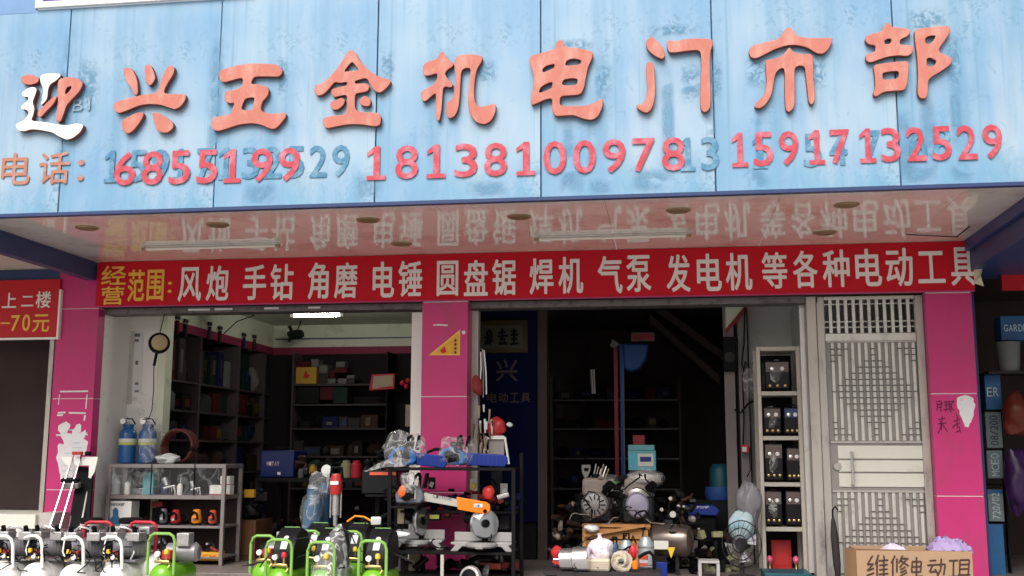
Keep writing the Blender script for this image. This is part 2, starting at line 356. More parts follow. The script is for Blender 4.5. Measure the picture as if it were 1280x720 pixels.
CH['men'] = ((790,20), [[(92,165),(125,130),(160,155),(205,205),(222,260),(205,285),(165,270),(115,235),(95,200)],
  [(95,310),(125,300),(148,320),(150,400),(155,480),(150,560),(130,620),(100,645),(60,630),(28,605),(35,585),(65,590),(90,560),(105,490),(95,400)],
  [(232,180),(245,155),(290,165),(350,150),(440,145),(535,150),(540,190),(520,240),(520,400),(525,520),(523,610),(490,642),(460,625),(455,560),(458,430),(462,330),(460,235),(430,222),(360,230),(290,240),(250,240),(235,215)]])
CH['shi'] = ((790,20), [[(780,225),(800,195),(870,175),(960,155),(1000,130),(1020,85),(1045,70),(1075,85),(1095,125),(1140,140),(1230,145),(1335,140),(1338,165),(1310,220),(1275,250),(1230,245),(1170,205),(1100,190),(1040,190),(960,215),(890,250),(830,280),(795,275),(782,250)],
  [(890,290),(940,285),(1000,265),(1030,230),(1050,203),(1070,230),(1100,245),(1150,250),(1205,250),(1210,320),(1210,420),(1220,500),(1220,560),(1200,590),(1180,575),(1170,480),(1160,400),(1155,335),(1120,325),(1085,340),(1085,430),(1088,600),(1050,640),(1025,625),(1020,500),(1020,345),(990,345),(955,380),(945,450),(930,530),(890,590),(850,615),(815,605),(830,575),(880,530),(900,450),(895,370)]])
CH['bu'] = ((970,10), [[(745,90),(765,110),(780,125),(850,130),(908,145),(880,185),(830,205),(825,240),(880,245),(918,250),(915,290),(885,318),(820,312),(750,320),(690,340),(630,362),(600,345),(600,310),(640,295),(662,290),(668,245),(620,240),(595,215),(605,180),(660,165),(710,150),(720,115)],[(722,215),(750,198),(775,205),(765,235),(730,240)],
  [(650,378),(720,365),(800,355),(888,350),(885,420),(878,500),(860,545),(800,548),(720,555),(670,590),(648,575),(665,520),(660,440)],[(710,430),(760,420),(822,415),(820,465),(760,475),(712,475)],
  [(925,135),(1000,130),(1080,118),(1155,115),(1168,150),(1130,210),(1085,270),(1100,300),(1180,330),(1170,370),(1110,415),(1040,455),(1015,480),(1015,560),(1005,600),(965,600),(945,570),(950,450),(945,330),(930,220)],[(995,200),(1020,182),(1070,178),(1055,210),(1030,238),(1000,235)],[(1005,335),(1030,325),(1075,350),(1060,380),(1010,392)]])
def chaikin(P, k=2):
    for _ in range(k):
        Q = []
        for i in range(len(P)):
            a, b = Vector(P[i]), Vector(P[(i+1) % len(P)])
            Q += [a*.8+b*.2, a*.2+b*.8]
        P = Q
    return P
def raised(key, mt, depth, back=0.0, name='raised_character', label=None):
    (ox, oy), polys = CH[key]
    cu = bpy.data.curves.new(name, 'CURVE'); cu.dimensions = '2D'; cu.fill_mode = 'BOTH'; cu.extrude = depth/2; cu.bevel_depth = .004; cu.bevel_resolution = 1; cu.offset = -.003
    c = at(ox+120, oy+60, YF)
    for P in polys:
        Q = chaikin([(x, y) for x, y in P]); sp = cu.splines.new('POLY'); sp.points.add(len(Q)-1); sp.use_cyclic_u = True
        for i, q in enumerate(Q):
            w = at(ox+q[0]/5.3333, oy+q[1]/5.3333, YF-.05); sp.points[i].co = (w.x-c.x, w.z-c.z, 0, 1)
    o = bpy.data.objects.new(name, cu); COL.objects.link(o); dg = bpy.context.evaluated_depsgraph_get(); dg.update()
    me = bpy.data.meshes.new_from_object(o.evaluated_get(dg)); bpy.data.objects.remove(o)
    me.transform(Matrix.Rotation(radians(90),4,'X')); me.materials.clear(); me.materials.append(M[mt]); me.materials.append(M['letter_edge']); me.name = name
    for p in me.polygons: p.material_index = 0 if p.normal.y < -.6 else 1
    o = bpy.data.objects.new(name, me); COL.objects.link(o); o.parent = sign
    o.location = Vector((c.x, YF-.006-back-depth/2, c.z)) - sign.location
    if label: o['label'] = label
    return o
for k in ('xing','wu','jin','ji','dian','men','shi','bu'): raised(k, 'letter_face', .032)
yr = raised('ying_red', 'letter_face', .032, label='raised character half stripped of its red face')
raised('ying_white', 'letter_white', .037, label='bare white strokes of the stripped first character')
# painted telephone numbers
def number(s, x0, x1, ytop, ybot, slope, mt, lift, bold=.035, name='painted_digit', frac=.78, skip=()):
    n = len(s); pitch = (x1-x0)/(n-1+frac)
    for i, ch in enumerate(s):
        if ch == ' ': continue
        a = x0+i*pitch; b = a+pitch*frac; dy = slope*(a-x0)
        Y = YF-.003-lift
        if ch == '1':
            mb = MB(); cx = (a+b)/2; w = pitch*.12
            xx = [at(p, 130, Y).x for p in (a, b)]; z1 = at(cx, ytop+dy, Y).z; z0 = at(cx, ybot+dy, Y).z
            W_ = xx[1]-xx[0]; H = z1-z0; x_ = xx[0]
            mb.prism([(x_+W_*.12,z0),(x_+W_*.92,z0),(x_+W_*.92,z0+H*.13),(x_+W_*.67,z0+H*.13),(x_+W_*.67,z1),(x_+W_*.45,z1),(x_+W_*.12,z0+H*.82),(x_+W_*.12,z0+H*.70),(x_+W_*.40,z0+H*.80),(x_+W_*.40,z0+H*.13),(x_+W_*.12,z0+H*.13)], Y-.002, Y)
            mb.build(name, mt, sign, smooth=False)
        else: glyph_px(ch, (a, ytop+dy, b, ybot+dy), Y, name, mt, sign, bold, .002)
number('15917132529', 133, 437, 188, 228, -.024, 'phone_blue', .002, name='faded_digit')
for ch, x, y in (('1',846,0),('3',876,-1),('1',936,-3),('5',1004,-5),('4',1036,-7),('7',1078,-9),('6',1136,-12),('8',1166,-14)):
    number(ch+' ', x, x+52, 172+y, 214+y, 0, 'phone_blue', .002, name='faded_digit', frac=.8)
number('6855199', 143, 375, 190, 232, -.026, 'phone_red', .005)
number('18138100978', 457, 856, 183, 225, -.031, 'phone_red', .005)
number('15917132529', 910, 1253, 166, 209, -.033, 'phone_red', .005)
glyph_px('电', (2,191,38,231), YF-.005, 'painted_character', 'phone_orange', sign, .02, .002)
glyph_px('话', (49,190,87,230), YF-.005, 'painted_character', 'phone_orange', sign, .02, .002)
glyph_px(':', (97,200,105,226), YF-.005, 'painted_mark', 'phone_orange', sign, .01, .002)
glyph_px('B', (91,124,104,139), YF-.005, 'faint_letter', 'faint_blue', sign, -.015, .002)
glyph_px('I', (110,121,113,138), YF-.005, 'faint_letter', 'faint_blue', sign, -.015, .002)

# water stains, drips and old glue marks on the cladding
def stain_material(name, col, amt, nsc):
    mt = bpy.data.materials.new(name); mt.use_nodes = True; N = mt.node_tree.nodes; L = mt.node_tree.links
    b = N['Principled BSDF']; b.inputs['Base Color'].default_value = (*col, 1); b.inputs['Roughness'].default_value = .6
    t = N.new('ShaderNodeBsdfTransparent'); mx = N.new('ShaderNodeMixShader'); tc = N.new('ShaderNodeTexCoord'); sp = N.new('ShaderNodeSeparateXYZ'); L.new(tc.outputs['Generated'], sp.inputs[0])
    def mth(op, a, c=None):
        q = N.new('ShaderNodeMath'); q.operation = op; q.use_clamp = op in ('MULTIPLY','SUBTRACT','MULTIPLY_ADD')
        for i, x in enumerate((a, c)):
            if x is None: continue
            if isinstance(x, (int, float)): q.inputs[i].default_value = x
            else: L.new(x, q.inputs[i])
        return q.outputs[0]
    def tri(o):    # 0 at both ends, 1 in the middle
        q = N.new('ShaderNodeMath'); q.operation = 'PINGPONG'; q.inputs[1].default_value = .5; L.new(o, q.inputs[0]); r = N.new('ShaderNodeMapRange'); r.interpolation_type = 'SMOOTHSTEP'
        r.inputs['From Max'].default_value = .42; L.new(q.outputs[0], r.inputs['Value']); return r.outputs[0]
    nz = N.new('ShaderNodeTexNoise'); nz.inputs['Scale'].default_value = nsc; nz.inputs['Detail'].default_value = 7; nz.inputs['Distortion'].default_value = 1.2; L.new(tc.outputs['Object'], nz.inputs['Vector'])
    r = N.new('ShaderNodeMapRange'); r.inputs['From Min'].default_value = .40; r.inputs['From Max'].default_value = .60; L.new(nz.outputs['Fac'], r.inputs['Value'])
    a = mth('MULTIPLY', mth('MULTIPLY', tri(sp.outputs['X']), tri(sp.outputs['Z'])), mth('MULTIPLY', r.outputs[0], amt))
    L.new(a, mx.inputs[0]); L.new(t.outputs[0], mx.inputs[1]); L.new(b.outputs[0], mx.inputs[2]); L.new(mx.outputs[0], N['Material Output'].inputs['Surface']); M[name] = mt
stain_material('stain_blue', (.10,.28,.44), .7, 22); stain_material('stain_soft', (.13,.31,.48), .75, 5); stain_material('stain_pale', (.40,.46,.51), .55, 2)
for i, (a, b, c, d, m_) in enumerate(((70,0,94,275,'stain_soft'),(258,0,280,262,'stain_soft'),(700,140,720,252,'stain_soft'),(824,60,846,246,'stain_soft'),(1118,130,1144,246,'stain_soft'),(1148,105,1174,240,'stain_soft'),(1186,85,1204,200,'stain_soft'),(942,120,956,245,'stain_soft'),(730,150,748,215,'stain_soft'),(880,110,898,250,'stain_soft'),
  (740,70,768,130,'stain_blue'),(684,46,750,72,'stain_blue'),(846,70,880,135,'stain_blue'),(800,28,880,46,'stain_blue'),(1125,6,1192,46,'stain_blue'),(1180,38,1204,115,'stain_blue'),(1006,60,1036,118,'stain_blue'),(928,66,964,115,'stain_blue'),(474,60,496,105,'stain_blue'),(88,62,128,158,'stain_blue'),(885,70,905,130,'stain_blue'),(585,70,625,110,'stain_blue'),(345,68,362,130,'stain_blue'),
  (690,208,734,250,'stain_soft'),(732,220,770,250,'stain_soft'),(784,208,842,246,'stain_soft'),(924,204,966,242,'stain_soft'),(1124,198,1172,238,'stain_soft'),(1184,198,1222,236,'stain_soft'),(440,210,482,262,'stain_soft'),(300,225,350,266,'stain_soft'),(580,222,640,256,'stain_soft'))):
    x0 = at(a,(b+d)/2,YF).x; x1 = at(c,(b+d)/2,YF).x; z1_ = min(at((a+c)/2,b,YF).z, ZS+(Z_TOP-ZS if x0 < -1.2 else 2)-.02); z0_ = max(at((a+c)/2,d,YF).z, ZS+.014)
    MB().add([(x0,YF-.0012-.00005*i,z0_),(x1,YF-.0012-.00005*i,z0_),(x1,YF-.0012-.00005*i,z1_),(x0,YF-.0012-.00005*i,z1_)], [(0,1,2,3)]).build('water_stain', m_, sign, smooth=False)
# purple board with a white frame above, on the left; blue board beside it
pb = thing('purple_sign_board', 'purple board with white frame standing above the left end of the blue sign', 'sign', (at(140,7,YF).x,YF,Z_TOP))
xa = at(46,12,YF).x; xb = at(240,2,YF).x+.5
z0 = Z_TOP+.005
mb = MB(); mb.box(xa, xb, YF-.03, YF, z0, z0+.05); mb.box(xa, xa+.06, YF-.03, YF, z0+.05, z0+1.0); mb.box(xb-.06, xb, YF-.03, YF, z0+.05, z0+1.0); mb.build('frame','white_paint', pb, bevel=.004)
mat('purple', (.10,.07,.30), .5, var=.2); mat('dull_blue', (.16,.28,.50), .5, var=.25, scale=3)
MB().box(xa+.06, xb-.06, YF-.01, YF+.01, z0+.05, z0+1.0).build('board','purple', pb)
b2 = MB().box(xa-3, xa-.01, YF+.0, YF+.03, Z_TOP-.02, Z_TOP+1.0).build('blue_sign_board','dull_blue'); tag(b2, 'plain dull blue board left of the white framed purple board', 'sign')

# ------------------------------------------------------------- canopy underside
XL = at(122,330,0).x; XR = at(1204,302,0).x
can = thing('canopy', 'glossy aluminium canopy ceiling between the blue sign and the red banner', 'canopy', (0,-1,ZS))
xs = [XL] + [XL+1.22*k for k in range(1, 7) if XL+1.22*k < XR-.3] + [XR]
for i in range(len(xs)-1):
    sm = MB()
    sm.box(xs[i]+.0012, xs[i+1]-.0012, YF+.03, -.001, ZS-.002-.0005*(i % 2), ZS+.01).build('soffit_panel','soffit', can)
MB().box(sx[0]-6, sx[-1]+6, YF+.06, .5, ZS+.3, ZS+.4).build('roof_slab','dark_wall', can)
MB().box(XL-.10, XL-.002, YF+.04, .0, ZS-.17, ZS+.02).build('edge_beam','trim_navy', can, label='dark beam closing the left end of the canopy')
mat('edge_blue', (.03,.05,.16), .4)
MB().box(XR+.002, XR+.035, YF+.04, .0, ZS-.09, ZS+.02).build('edge_trim','edge_blue', can)
mat('crack', (.03,.02,.02), .9)
p = [onz(x,y,ZS-.004) for x,y in ((1133,293),(1196,296),(1212,283))]
MB().tube([p[0],p[1],p[2]], .006, 5).build('panel_gap','crack', can)
# downlights
mat('downlight_inner', (.20,.13,.07), .4); mat('downlight_ring', (.35,.24,.15), .3, .5)
fr = True
dl = [(109,284,'leftmost'),(272,280,'second from the left'),(460,274,'third from the left'),(649,270,'middle'),(848,262,'third from the right'),(1058,255,'nearest the street at the right end')]
dl2 = [(502,304,'in the rear row, above the banner character for electric'),(1031,290,'in the rear row, above the banner characters near the door')]
def downlight(px, py, lab):
    p = onz(px, py, ZS)
    t = thing('downlight', lab, 'downlight', (p.x,p.y,ZS), 0, 'round downlights in the canopy ceiling')
    prof = [(.075,-.004),(.088,-.008),(.088,-.012),(.070,-.014)]
    MB().lathe([(.090,0),(.090,-.010),(.078,-.016),(.066,-.013),(.066,-.006)], (0,0,0), (0,0,1), 24).build('ring','downlight_ring', t, local=True)
    MB().lathe([(.0655,-.0105),(.03,-.013),(.001,-.0135)], (0,0,0), (0,0,1), 20).build('diffuser','downlight_inner', t, local=True)
for x, y, n in dl: downlight(x, y, 'brown round downlight in the canopy front row, '+n)
for x, y, n in dl2: downlight(x, y, 'brown round downlight '+n)
def tube_lamp(x0, y0, x1, y1, Z, name, label, lit=False, r=.012, cat='lamp'):
    a, b = onz(x0, y0, Z), onz(x1, y1, Z); b.y = a.y = (a.y+b.y)/2; c = (a+b)/2
    t = thing(name, label, cat, (c.x,c.y,Z)); 
    MB().box(a.x, b.x, a.y-.016, a.y+.018, Z-.001, Z+.013).build('batten','alu', t, bevel=.004)
    MB().cyl((a.x+.04,a.y-.004,Z-.014), (b.x-.04,a.y-.004,Z-.014), r, n=12).build('tube','lit_tube' if lit else 'lamp_glass', t)
    for x in (a.x+.02, b.x-.02): MB().box(x-.02, x+.02, a.y-.02, a.y+.012, Z-.028, Z-.002).build('end_cap','downlight_ring', t, bevel=.004)
tube_lamp(178,310,350,305,ZS-.016,'fluorescent_lamp','unlit fluorescent tube lamp on the canopy ceiling above the gold lettering')
tube_lamp(668,298,864,292,ZS-.016,'fluorescent_lamp','unlit white fluorescent tube lamp on the canopy ceiling above the middle of the banner')

# ------------------------------------------------------------- banner
ban = thing('banner', 'long red banner with white and gold characters across the shop front', 'banner', (0,-.02,ZB))
MB().box(XL+.02, at(1216,340,0).x, -.03, -.002, ZB+.012, ZS-.006).build('board','banner_red', ban)
MB().box(XL+.02, at(1216,340,0).x, -.034, -.002, ZB, ZB+.010).build('lower_edge','pink_tile', ban)
BT = [('经',127,332,158,356,1),('营',127,358,155,381,1),('范',160,337,181,377,1),('围',184,337,205,376,1),(':',210,352,215,366,1),
 ('风',223,334,252,377,0),('炮',258,332,286,376,0),('手',304,331,333,375,0),('钻',338,330,367,375,0),('角',385,328,411,374,0),('磨',418,328,447,373,0),('电',466,327,493,372,0),('锤',498,326,528,371,0),('圆',546,326,573,370,0),('盘',580,325,610,370,0),('锯',615,324,645,369,0),('焊',662,323,692,368,0),('机',698,321,729,367,0),('气',747,320,778,367,0),('泵',783,319,814,365,0),('发',833,318,863,365,0),('电',871,317,902,364,0),('机',907,316,940,363,0),('等',952,315,984,361,0),('各',991,313,1022,360,0),('种',1028,312,1062,359,0),('电',1069,311,1102,358,0),('动',1107,310,1141,358,0),('工',1147,314,1181,354,0),('具',1188,309,1218,357,0)]
for ch, a, b, c, d, g in BT:
    glyph_px(ch, (a,b,c,d), -.031, 'printed_character', 'banner_gold' if g else 'banner_print', ban, .028, .003, label='gold printed character' if g else None)
tp = MB(); q = [at(1217,330,-.04), at(1229,333,-.05), at(1226,345,-.07), at(1230,358,-.05), at(1218,354,-.035)]
tp.extr(q, (0,.003,0)); mat('torn_cream', (.60,.56,.42), .7); tag(tp.build('torn_paper','torn_cream', smooth=False), 'torn cream paper flap curling off the right end of the banner', 'paper')

# ------------------------------------------------------------- building
bld = thing('shop_building', 'two bay shop building with pink tiled pillars and dark open interior', 'building', (0,0,0))
PX = {'left': (at(72,386,0).x, at(123.7,386,0).x), 'mid': (at(528,380,0).x, at(585,380,0).x), 'right': (at(1157,380,0).x, at(1215,380,0).x)}
rows = [620, 492, 384]
zt = [at(1190,620,0).z, at(1190,492,0).z]; th = zt[1]-zt[0]
for k, (x0, x1) in PX.items():
    dp = {'left':.12,'mid':.24,'right':.43}[k]
    base = MB().box(x0+.006, x1-.006, .006, dp-.01, 0, ZS-.02).build('pillar','grout', bld)
    z = zt[0]-th*1.0
    zz = [0.0, zt[0], zt[1], ZB-.004 if k != 'left' else ZB]
    zz = [0.0, zt[0], zt[1], ZB-.006]
    if k == 'left': zz = [0.0, zt[0], zt[1], ZB-.006, ZS-.004]
    for i in range(len(zz)-1):
        MB().box(x0, x1, 0, dp, zz[i]+.004, zz[i+1]-.004).build('pillar_tile','pink_tile', base, bevel=.003)
lint = MB().box(PX['left'][0]+.01, PX['right'][1], .03, .42, ZB+.004, ZS-.03).build('lintel','dark_wall', bld)
MB().box(PX['left'][1]+.002, PX['mid'][0]-.002, .10, .30, ZB-.05, ZB+.002).build('shutter_box','shutter_metal', bld, label='underside of the rolled up shutter over the left bay')
MB().box(PX['mid'][1]+.002, at(1024,380,0).x, .10, .30, ZB-.055, ZB+.002).build('shutter_box','shutter_metal', bld, label='underside of the rolled up shutter over the right bay')
# posters / tape traces on the shutter edge: worn bright bits
for i, (a, b) in enumerate(((235,262),(268,290),(330,348),(385,400))):
    MB().box(at(a,386,.09).x, at(b,386,.09).x, .094, .099, ZB-.030, ZB-.012).build('label_strip','paper', bld)

YB = 3.75                                   # back wall of the left bay
Xs = onx_side = at(209,393,.76).x           # side wall with the shelves
ZC = 2.62                                   # bay ceiling
# left bay
MB().box(PX['left'][1]-.10, PX['left'][1]-.004, .122, .638, 0, ZS-.03).build('wall','white_wall', bld, label='white return wall just behind the left pillar')
XWL = at(126,500,.5).x; XWR = at(205,500,.5).x
MB().box(PX['left'][1]-.02, at(197,500,.64).x, .64, .70, 0, ZS-.03).build('wall','white_wall', bld, label='white wall facing the street behind the left pillar')
MB().box(at(197.3,450,.60).x, at(207,450,.60).x, .60, .75, 0, ZS-.05).build('post','cream_wall', bld, bevel=.004)
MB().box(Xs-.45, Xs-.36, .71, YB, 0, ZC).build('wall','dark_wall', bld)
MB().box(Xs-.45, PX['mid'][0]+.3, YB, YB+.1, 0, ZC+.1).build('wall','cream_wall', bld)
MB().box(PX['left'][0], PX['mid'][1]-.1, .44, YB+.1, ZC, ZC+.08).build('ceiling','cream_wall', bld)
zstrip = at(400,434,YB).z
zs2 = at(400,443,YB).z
MB().box(Xs-.3, PX['mid'][0]+.02, YB-.012, YB-.001, 0, zs2-.001).build('wall_shade_sheet','interior_dark', bld)  # near-black sheet added over the cream wall to paint the bay's darkness
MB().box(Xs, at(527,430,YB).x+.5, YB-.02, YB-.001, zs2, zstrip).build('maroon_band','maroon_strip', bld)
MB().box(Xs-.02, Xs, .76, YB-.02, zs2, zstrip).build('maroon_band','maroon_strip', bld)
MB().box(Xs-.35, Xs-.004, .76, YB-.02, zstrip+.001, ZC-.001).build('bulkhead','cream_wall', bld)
MB().box(Xs+.02, at(525,430,YB).x+.5, YB-.018, YB-.002, zstrip+.10, zstrip+.115).build('cable_duct','trim_navy', bld) 
# dividing wall between the bays (white edge strip seen beside the middle pillar)
MB().box(at(516,450,.26).x, PX['mid'][0]+.0, .20, .245, 0, ZB-.068).build('wall_edge','white_paint', bld)
MB().box(PX['mid'][0]+.005, PX['mid'][0]+.14, .25, 5.0, 0, ZC).build('wall','dark_wall', bld)
# right bay
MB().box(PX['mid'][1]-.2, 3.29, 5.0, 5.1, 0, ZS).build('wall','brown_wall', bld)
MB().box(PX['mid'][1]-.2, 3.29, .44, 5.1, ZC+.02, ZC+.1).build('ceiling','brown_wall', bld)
MB().box(at(590,500,.3).x, at(600,500,.3).x, .2, .3, 0, ZB-.06).build('door_jamb','steel_frame', bld, bevel=.004)
YW = 1.3
xa, xb = at(935,400,YW).x, at(1030,400,YW).x
MB().box(xa, 3.29, YW, YW+.1, 0, ZC+.02).build('wall','white_wall', bld, label='pale wall facing the street behind the machine rack')
xc = at(905,450,YW).x
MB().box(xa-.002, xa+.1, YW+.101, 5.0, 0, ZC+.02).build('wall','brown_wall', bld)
MB().box(3.20, 3.29, .44, YW-.002, 0, ZC+.02).build('wall','white_wall', bld)
# outer shell
MB().box(PX['left'][0]-.1, 4.2, 5.11, 5.3, 0, ZS+.3).build('rear_wall','dark_wall', bld)
MB().box(PX['left'][0]+.02, PX['left'][0]+.1, .43, 5.1, 0, ZS+.3).build('wall','dark_wall', bld)
MB().box(3.295, 3.38, .44, 5.1, 0, ZS+.3).build('wall','dark_wall', bld)

# ------------------------------------------------------------- steel door
YD = .10
door = thing('steel_door', 'grey stainless steel security door with lattice pattern right of the machine rack', 'door', (at(1090,700,YD).x, YD, 0))
def P(px, py, Y=YD): return XZ(px, py, Y)
xl = P(1024,480)[0]; xr = P(1159,480)[0]; ztop = ZB-.003
def bx(o, x0, x1, z0, z1, y0, y1, name, mt, **k): return MB().box(x0, x1, y0, y1, z0, z1).build(name, mt, o, **k)
XJ0 = P(1011,480)[0]
bx(door, XJ0, xl-.004, 0, ztop, YD-.02, YD+.14, 'jamb','steel_frame', bevel=.004)
zb_t = P(1090,416)[1]; zl_t = P(1090,426)[1]
bx(door, xl, xl+.065, 0, ztop, YD, YD+.08, 'frame','steel_frame', bevel=.005)
bx(door, xr-.065, xr, 0, ztop, YD, YD+.08, 'frame','steel_frame', bevel=.005)
bx(door, xl+.066, xr-.066, ztop-.03, ztop-.001, YD+.001, YD+.079, 'frame','steel_door', bevel=.004)
bx(door, xl+.066, xr-.066, zl_t, zb_t, YD+.002, YD+.08, 'frame_rail','steel_door', bevel=.006)
# transom bars
N_B = 12
xq0, xq1 = xl+.055, xr-.055
for i in range(N_B+1):
    x = xq0+(xq1-xq0)*(i+.0)/N_B
    bx(door, x-.013, x+.013, zb_t+.001, ztop-.032, YD+.012, YD+.036, 'transom_bar','steel_door')
for py in (379,401,408):
    z = P(1090,py)[1]; bx(door, xl+.066, xr-.066, z-.005, z+.005, YD+.037, YD+.05, 'transom_rail','steel_door')
# leaf
leaf = MB().box(xl+.068, xr-.068, YD+.03, YD+.06, .01, zl_t-.004).build('door_leaf','steel_back', door)
lx0, lx1 = P(1038,500)[0]+.01, P(1148,500)[0]+.012
def lattice(z0, z1, seed):
    w = (lx1-lx0)/13; rr = 16; rh = (z1-z0)/rr
    for c in range(13):
        x = lx0+(c+.5)*w; MB().box(x-w*.24, x+w*.24, YD+.012, YD+.030, z0, z1).build('slat','steel_door', leaf, bevel=.003)
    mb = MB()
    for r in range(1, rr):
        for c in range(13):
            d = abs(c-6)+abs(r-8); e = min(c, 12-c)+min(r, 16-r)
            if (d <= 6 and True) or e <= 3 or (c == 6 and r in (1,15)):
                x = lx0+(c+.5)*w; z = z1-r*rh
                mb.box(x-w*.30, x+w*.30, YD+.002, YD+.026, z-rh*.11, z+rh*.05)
    mb.build('lattice_rung','rung_shadow', leaf, kind='stuff')  # thin dark rungs: the shadow line below each is put into the colour
    bx(leaf, lx0-.02, lx1+.02, z1+.002, z1+.02, YD+.015, YD+.0295, 'rail','steel_frame')
    bx(leaf, lx0-.02, lx1+.02, z0-.02, z0-.002, YD+.015, YD+.0295, 'rail','steel_frame')
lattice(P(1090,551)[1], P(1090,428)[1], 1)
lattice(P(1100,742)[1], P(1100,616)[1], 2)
for a, b in ((557,573.5),(575.5,590),(592,609)):
    bx(leaf, P(1045,500)[0], P(1156,500)[0]-.03, P(1100,b)[1], P(1100,a)[1], YD+.018, YD+.0298, 'panel','door_white', bevel=.004)
hx = P(1068,585)[0]-.02
h = MB(); h.tube([(hx,YD+.018,P(1068,605)[1]),(hx,YD-.03,P(1068,605)[1]),(hx,YD-.03,P(1068,565)[1]),(hx,YD+.018,P(1068,565)[1])], .014, 8); h.build('handle','chrome', leaf)
MB().cyl((P(1047,583)[0],YD+.018,P(1047,583)[1]), (P(1047,583)[0],YD+.004,P(1047,583)[1]), .035, .03, 16).build('lock','steel_frame', leaf)
# open aluminium leaf standing between rack and door
al = thing('aluminium_door_frame', 'white aluminium door edge standing open beside the machine rack', 'door', (at(1012,700,.25).x,.25,0))
MB().box(at(1003,500,.25).x, at(1010,500,.25).x, .25, .9, .02, at(1005,376,.25).z).build('leaf','alu', al, bevel=.003)
MB().box(at(1010.5,500,.24).x, at(1015,500,.24).x, .24, .29, .0, at(1005,376,.25).z).build('edge','door_white', al, bevel=.003)

# ============================================================= neighbours
mat('neigh_soffit', (.60,.55,.46), .35, var=.08); mat('sign_red', (.50,.01,.02), .45, var=.12, scale=2)
nb = thing('neighbour_building', 'dark brown neighbouring house front at the left edge with a pale canopy', 'building', (-6.5,0,0))
xpl = PX['left'][0]
MB().box(-14, xpl-.06, .42, .6, -.2, 3.4).build('wall','dark_wall', nb)
MB().box(xpl-.055, xpl-.012, .0, .42, -.0, ZB-.15).build('door_frame','steel_frame', nb)
MB().box(-14, XL-.105, YF+.08, .40, ZS-.05, ZS-.0).build('soffit','neigh_soffit', nb)
MB().box(-14, xpl+.0, .0, .40, ZS-.21, ZS-.055).build('dark_beam','trim_navy', nb)
mat('pale_block', (.66,.64,.58), .8, var=.05, dirt=(.5,.47,.42))
bb = MB().box(at(-60,680,-.3).x, at(42,680,-.3).x, -.3, .41, -.0, at(20,643,-.3).z).build('plaster_block','pale_block', None, bevel=.005)
tag(bb, 'low pale plastered block against the brown wall at the left edge', 'block')
MB().box(at(43,680,-.28).x, at(62,680,-.28).x, -.26, .3, 0, at(20,641,-.3).z).build('side_block','concrete', nb)
YN = -.03
sx0, sz1 = XZ(-60,352,YN); sx1, sz0 = XZ(73,424,YN)
ns = thing('neighbour_sign', 'small red sign reading 70 yuan at the left edge beside the pink pillar', 'sign', (sx1,YN,sz0))
MB().box(sx0, sx1-.02, YN, YN+.03, sz0+.02, sz1).build('board','sign_red', ns)
MB().box(sx1-.018, sx1, YN-.01, YN+.03, sz0, sz1-.1).build('frame','white_paint', ns)
MB().box(sx0, sx1-.02, YN-.01, YN+.03, sz0, sz0+.018).build('frame','white_paint', ns)
for ch, b, g in (('上',(3,366,21,385),0),('二',(27,370,42,383),0),('楼',(45,364,64,385),0),('7',(14,394,25,414),1),('0',(28,393,38,414),1),('元',(41,393,62,415),1),('I',(1,403,13,405),1)):
    glyph_px(ch, b, YN-.001, 'printed_character', 'banner_gold' if g else 'banner_print', ns, .03, .003)

# right neighbour: dark shop with blue goods
nr = thing('neighbour_shop', 'dark neighbouring shop at the right edge under a navy canopy', 'building', (5,0,0))
xpr = PX['right'][1]
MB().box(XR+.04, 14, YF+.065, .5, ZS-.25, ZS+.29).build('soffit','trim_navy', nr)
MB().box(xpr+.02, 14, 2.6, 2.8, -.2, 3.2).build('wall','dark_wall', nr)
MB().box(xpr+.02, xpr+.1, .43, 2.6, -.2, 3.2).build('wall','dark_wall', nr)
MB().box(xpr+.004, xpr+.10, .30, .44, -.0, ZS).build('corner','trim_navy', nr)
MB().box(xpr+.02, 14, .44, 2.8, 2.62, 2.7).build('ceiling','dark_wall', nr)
rs0, rz1 = XZ(1249,318,.3); rs1, rz0 = XZ(1330,362,.3)
tag(MB().box(rs0, rs1, .28, .32, rz0, rz1).build('red_fascia','sign_red', None, bevel=.004), 'plain dark red sign board hanging at the right edge beyond the pillar', 'sign')
mat('pack_blue', (.02,.10,.25), .4, var=.3, scale=9, rnd=.2); mat('pack_grey', (.15,.19,.20), .5, var=.3, scale=14); mat('pot_white', (.12,.125,.12), .5, var=.1)
mat('print_pale', (.45,.55,.58), .6); mat('print_dark', (.02,.03,.05), .6)
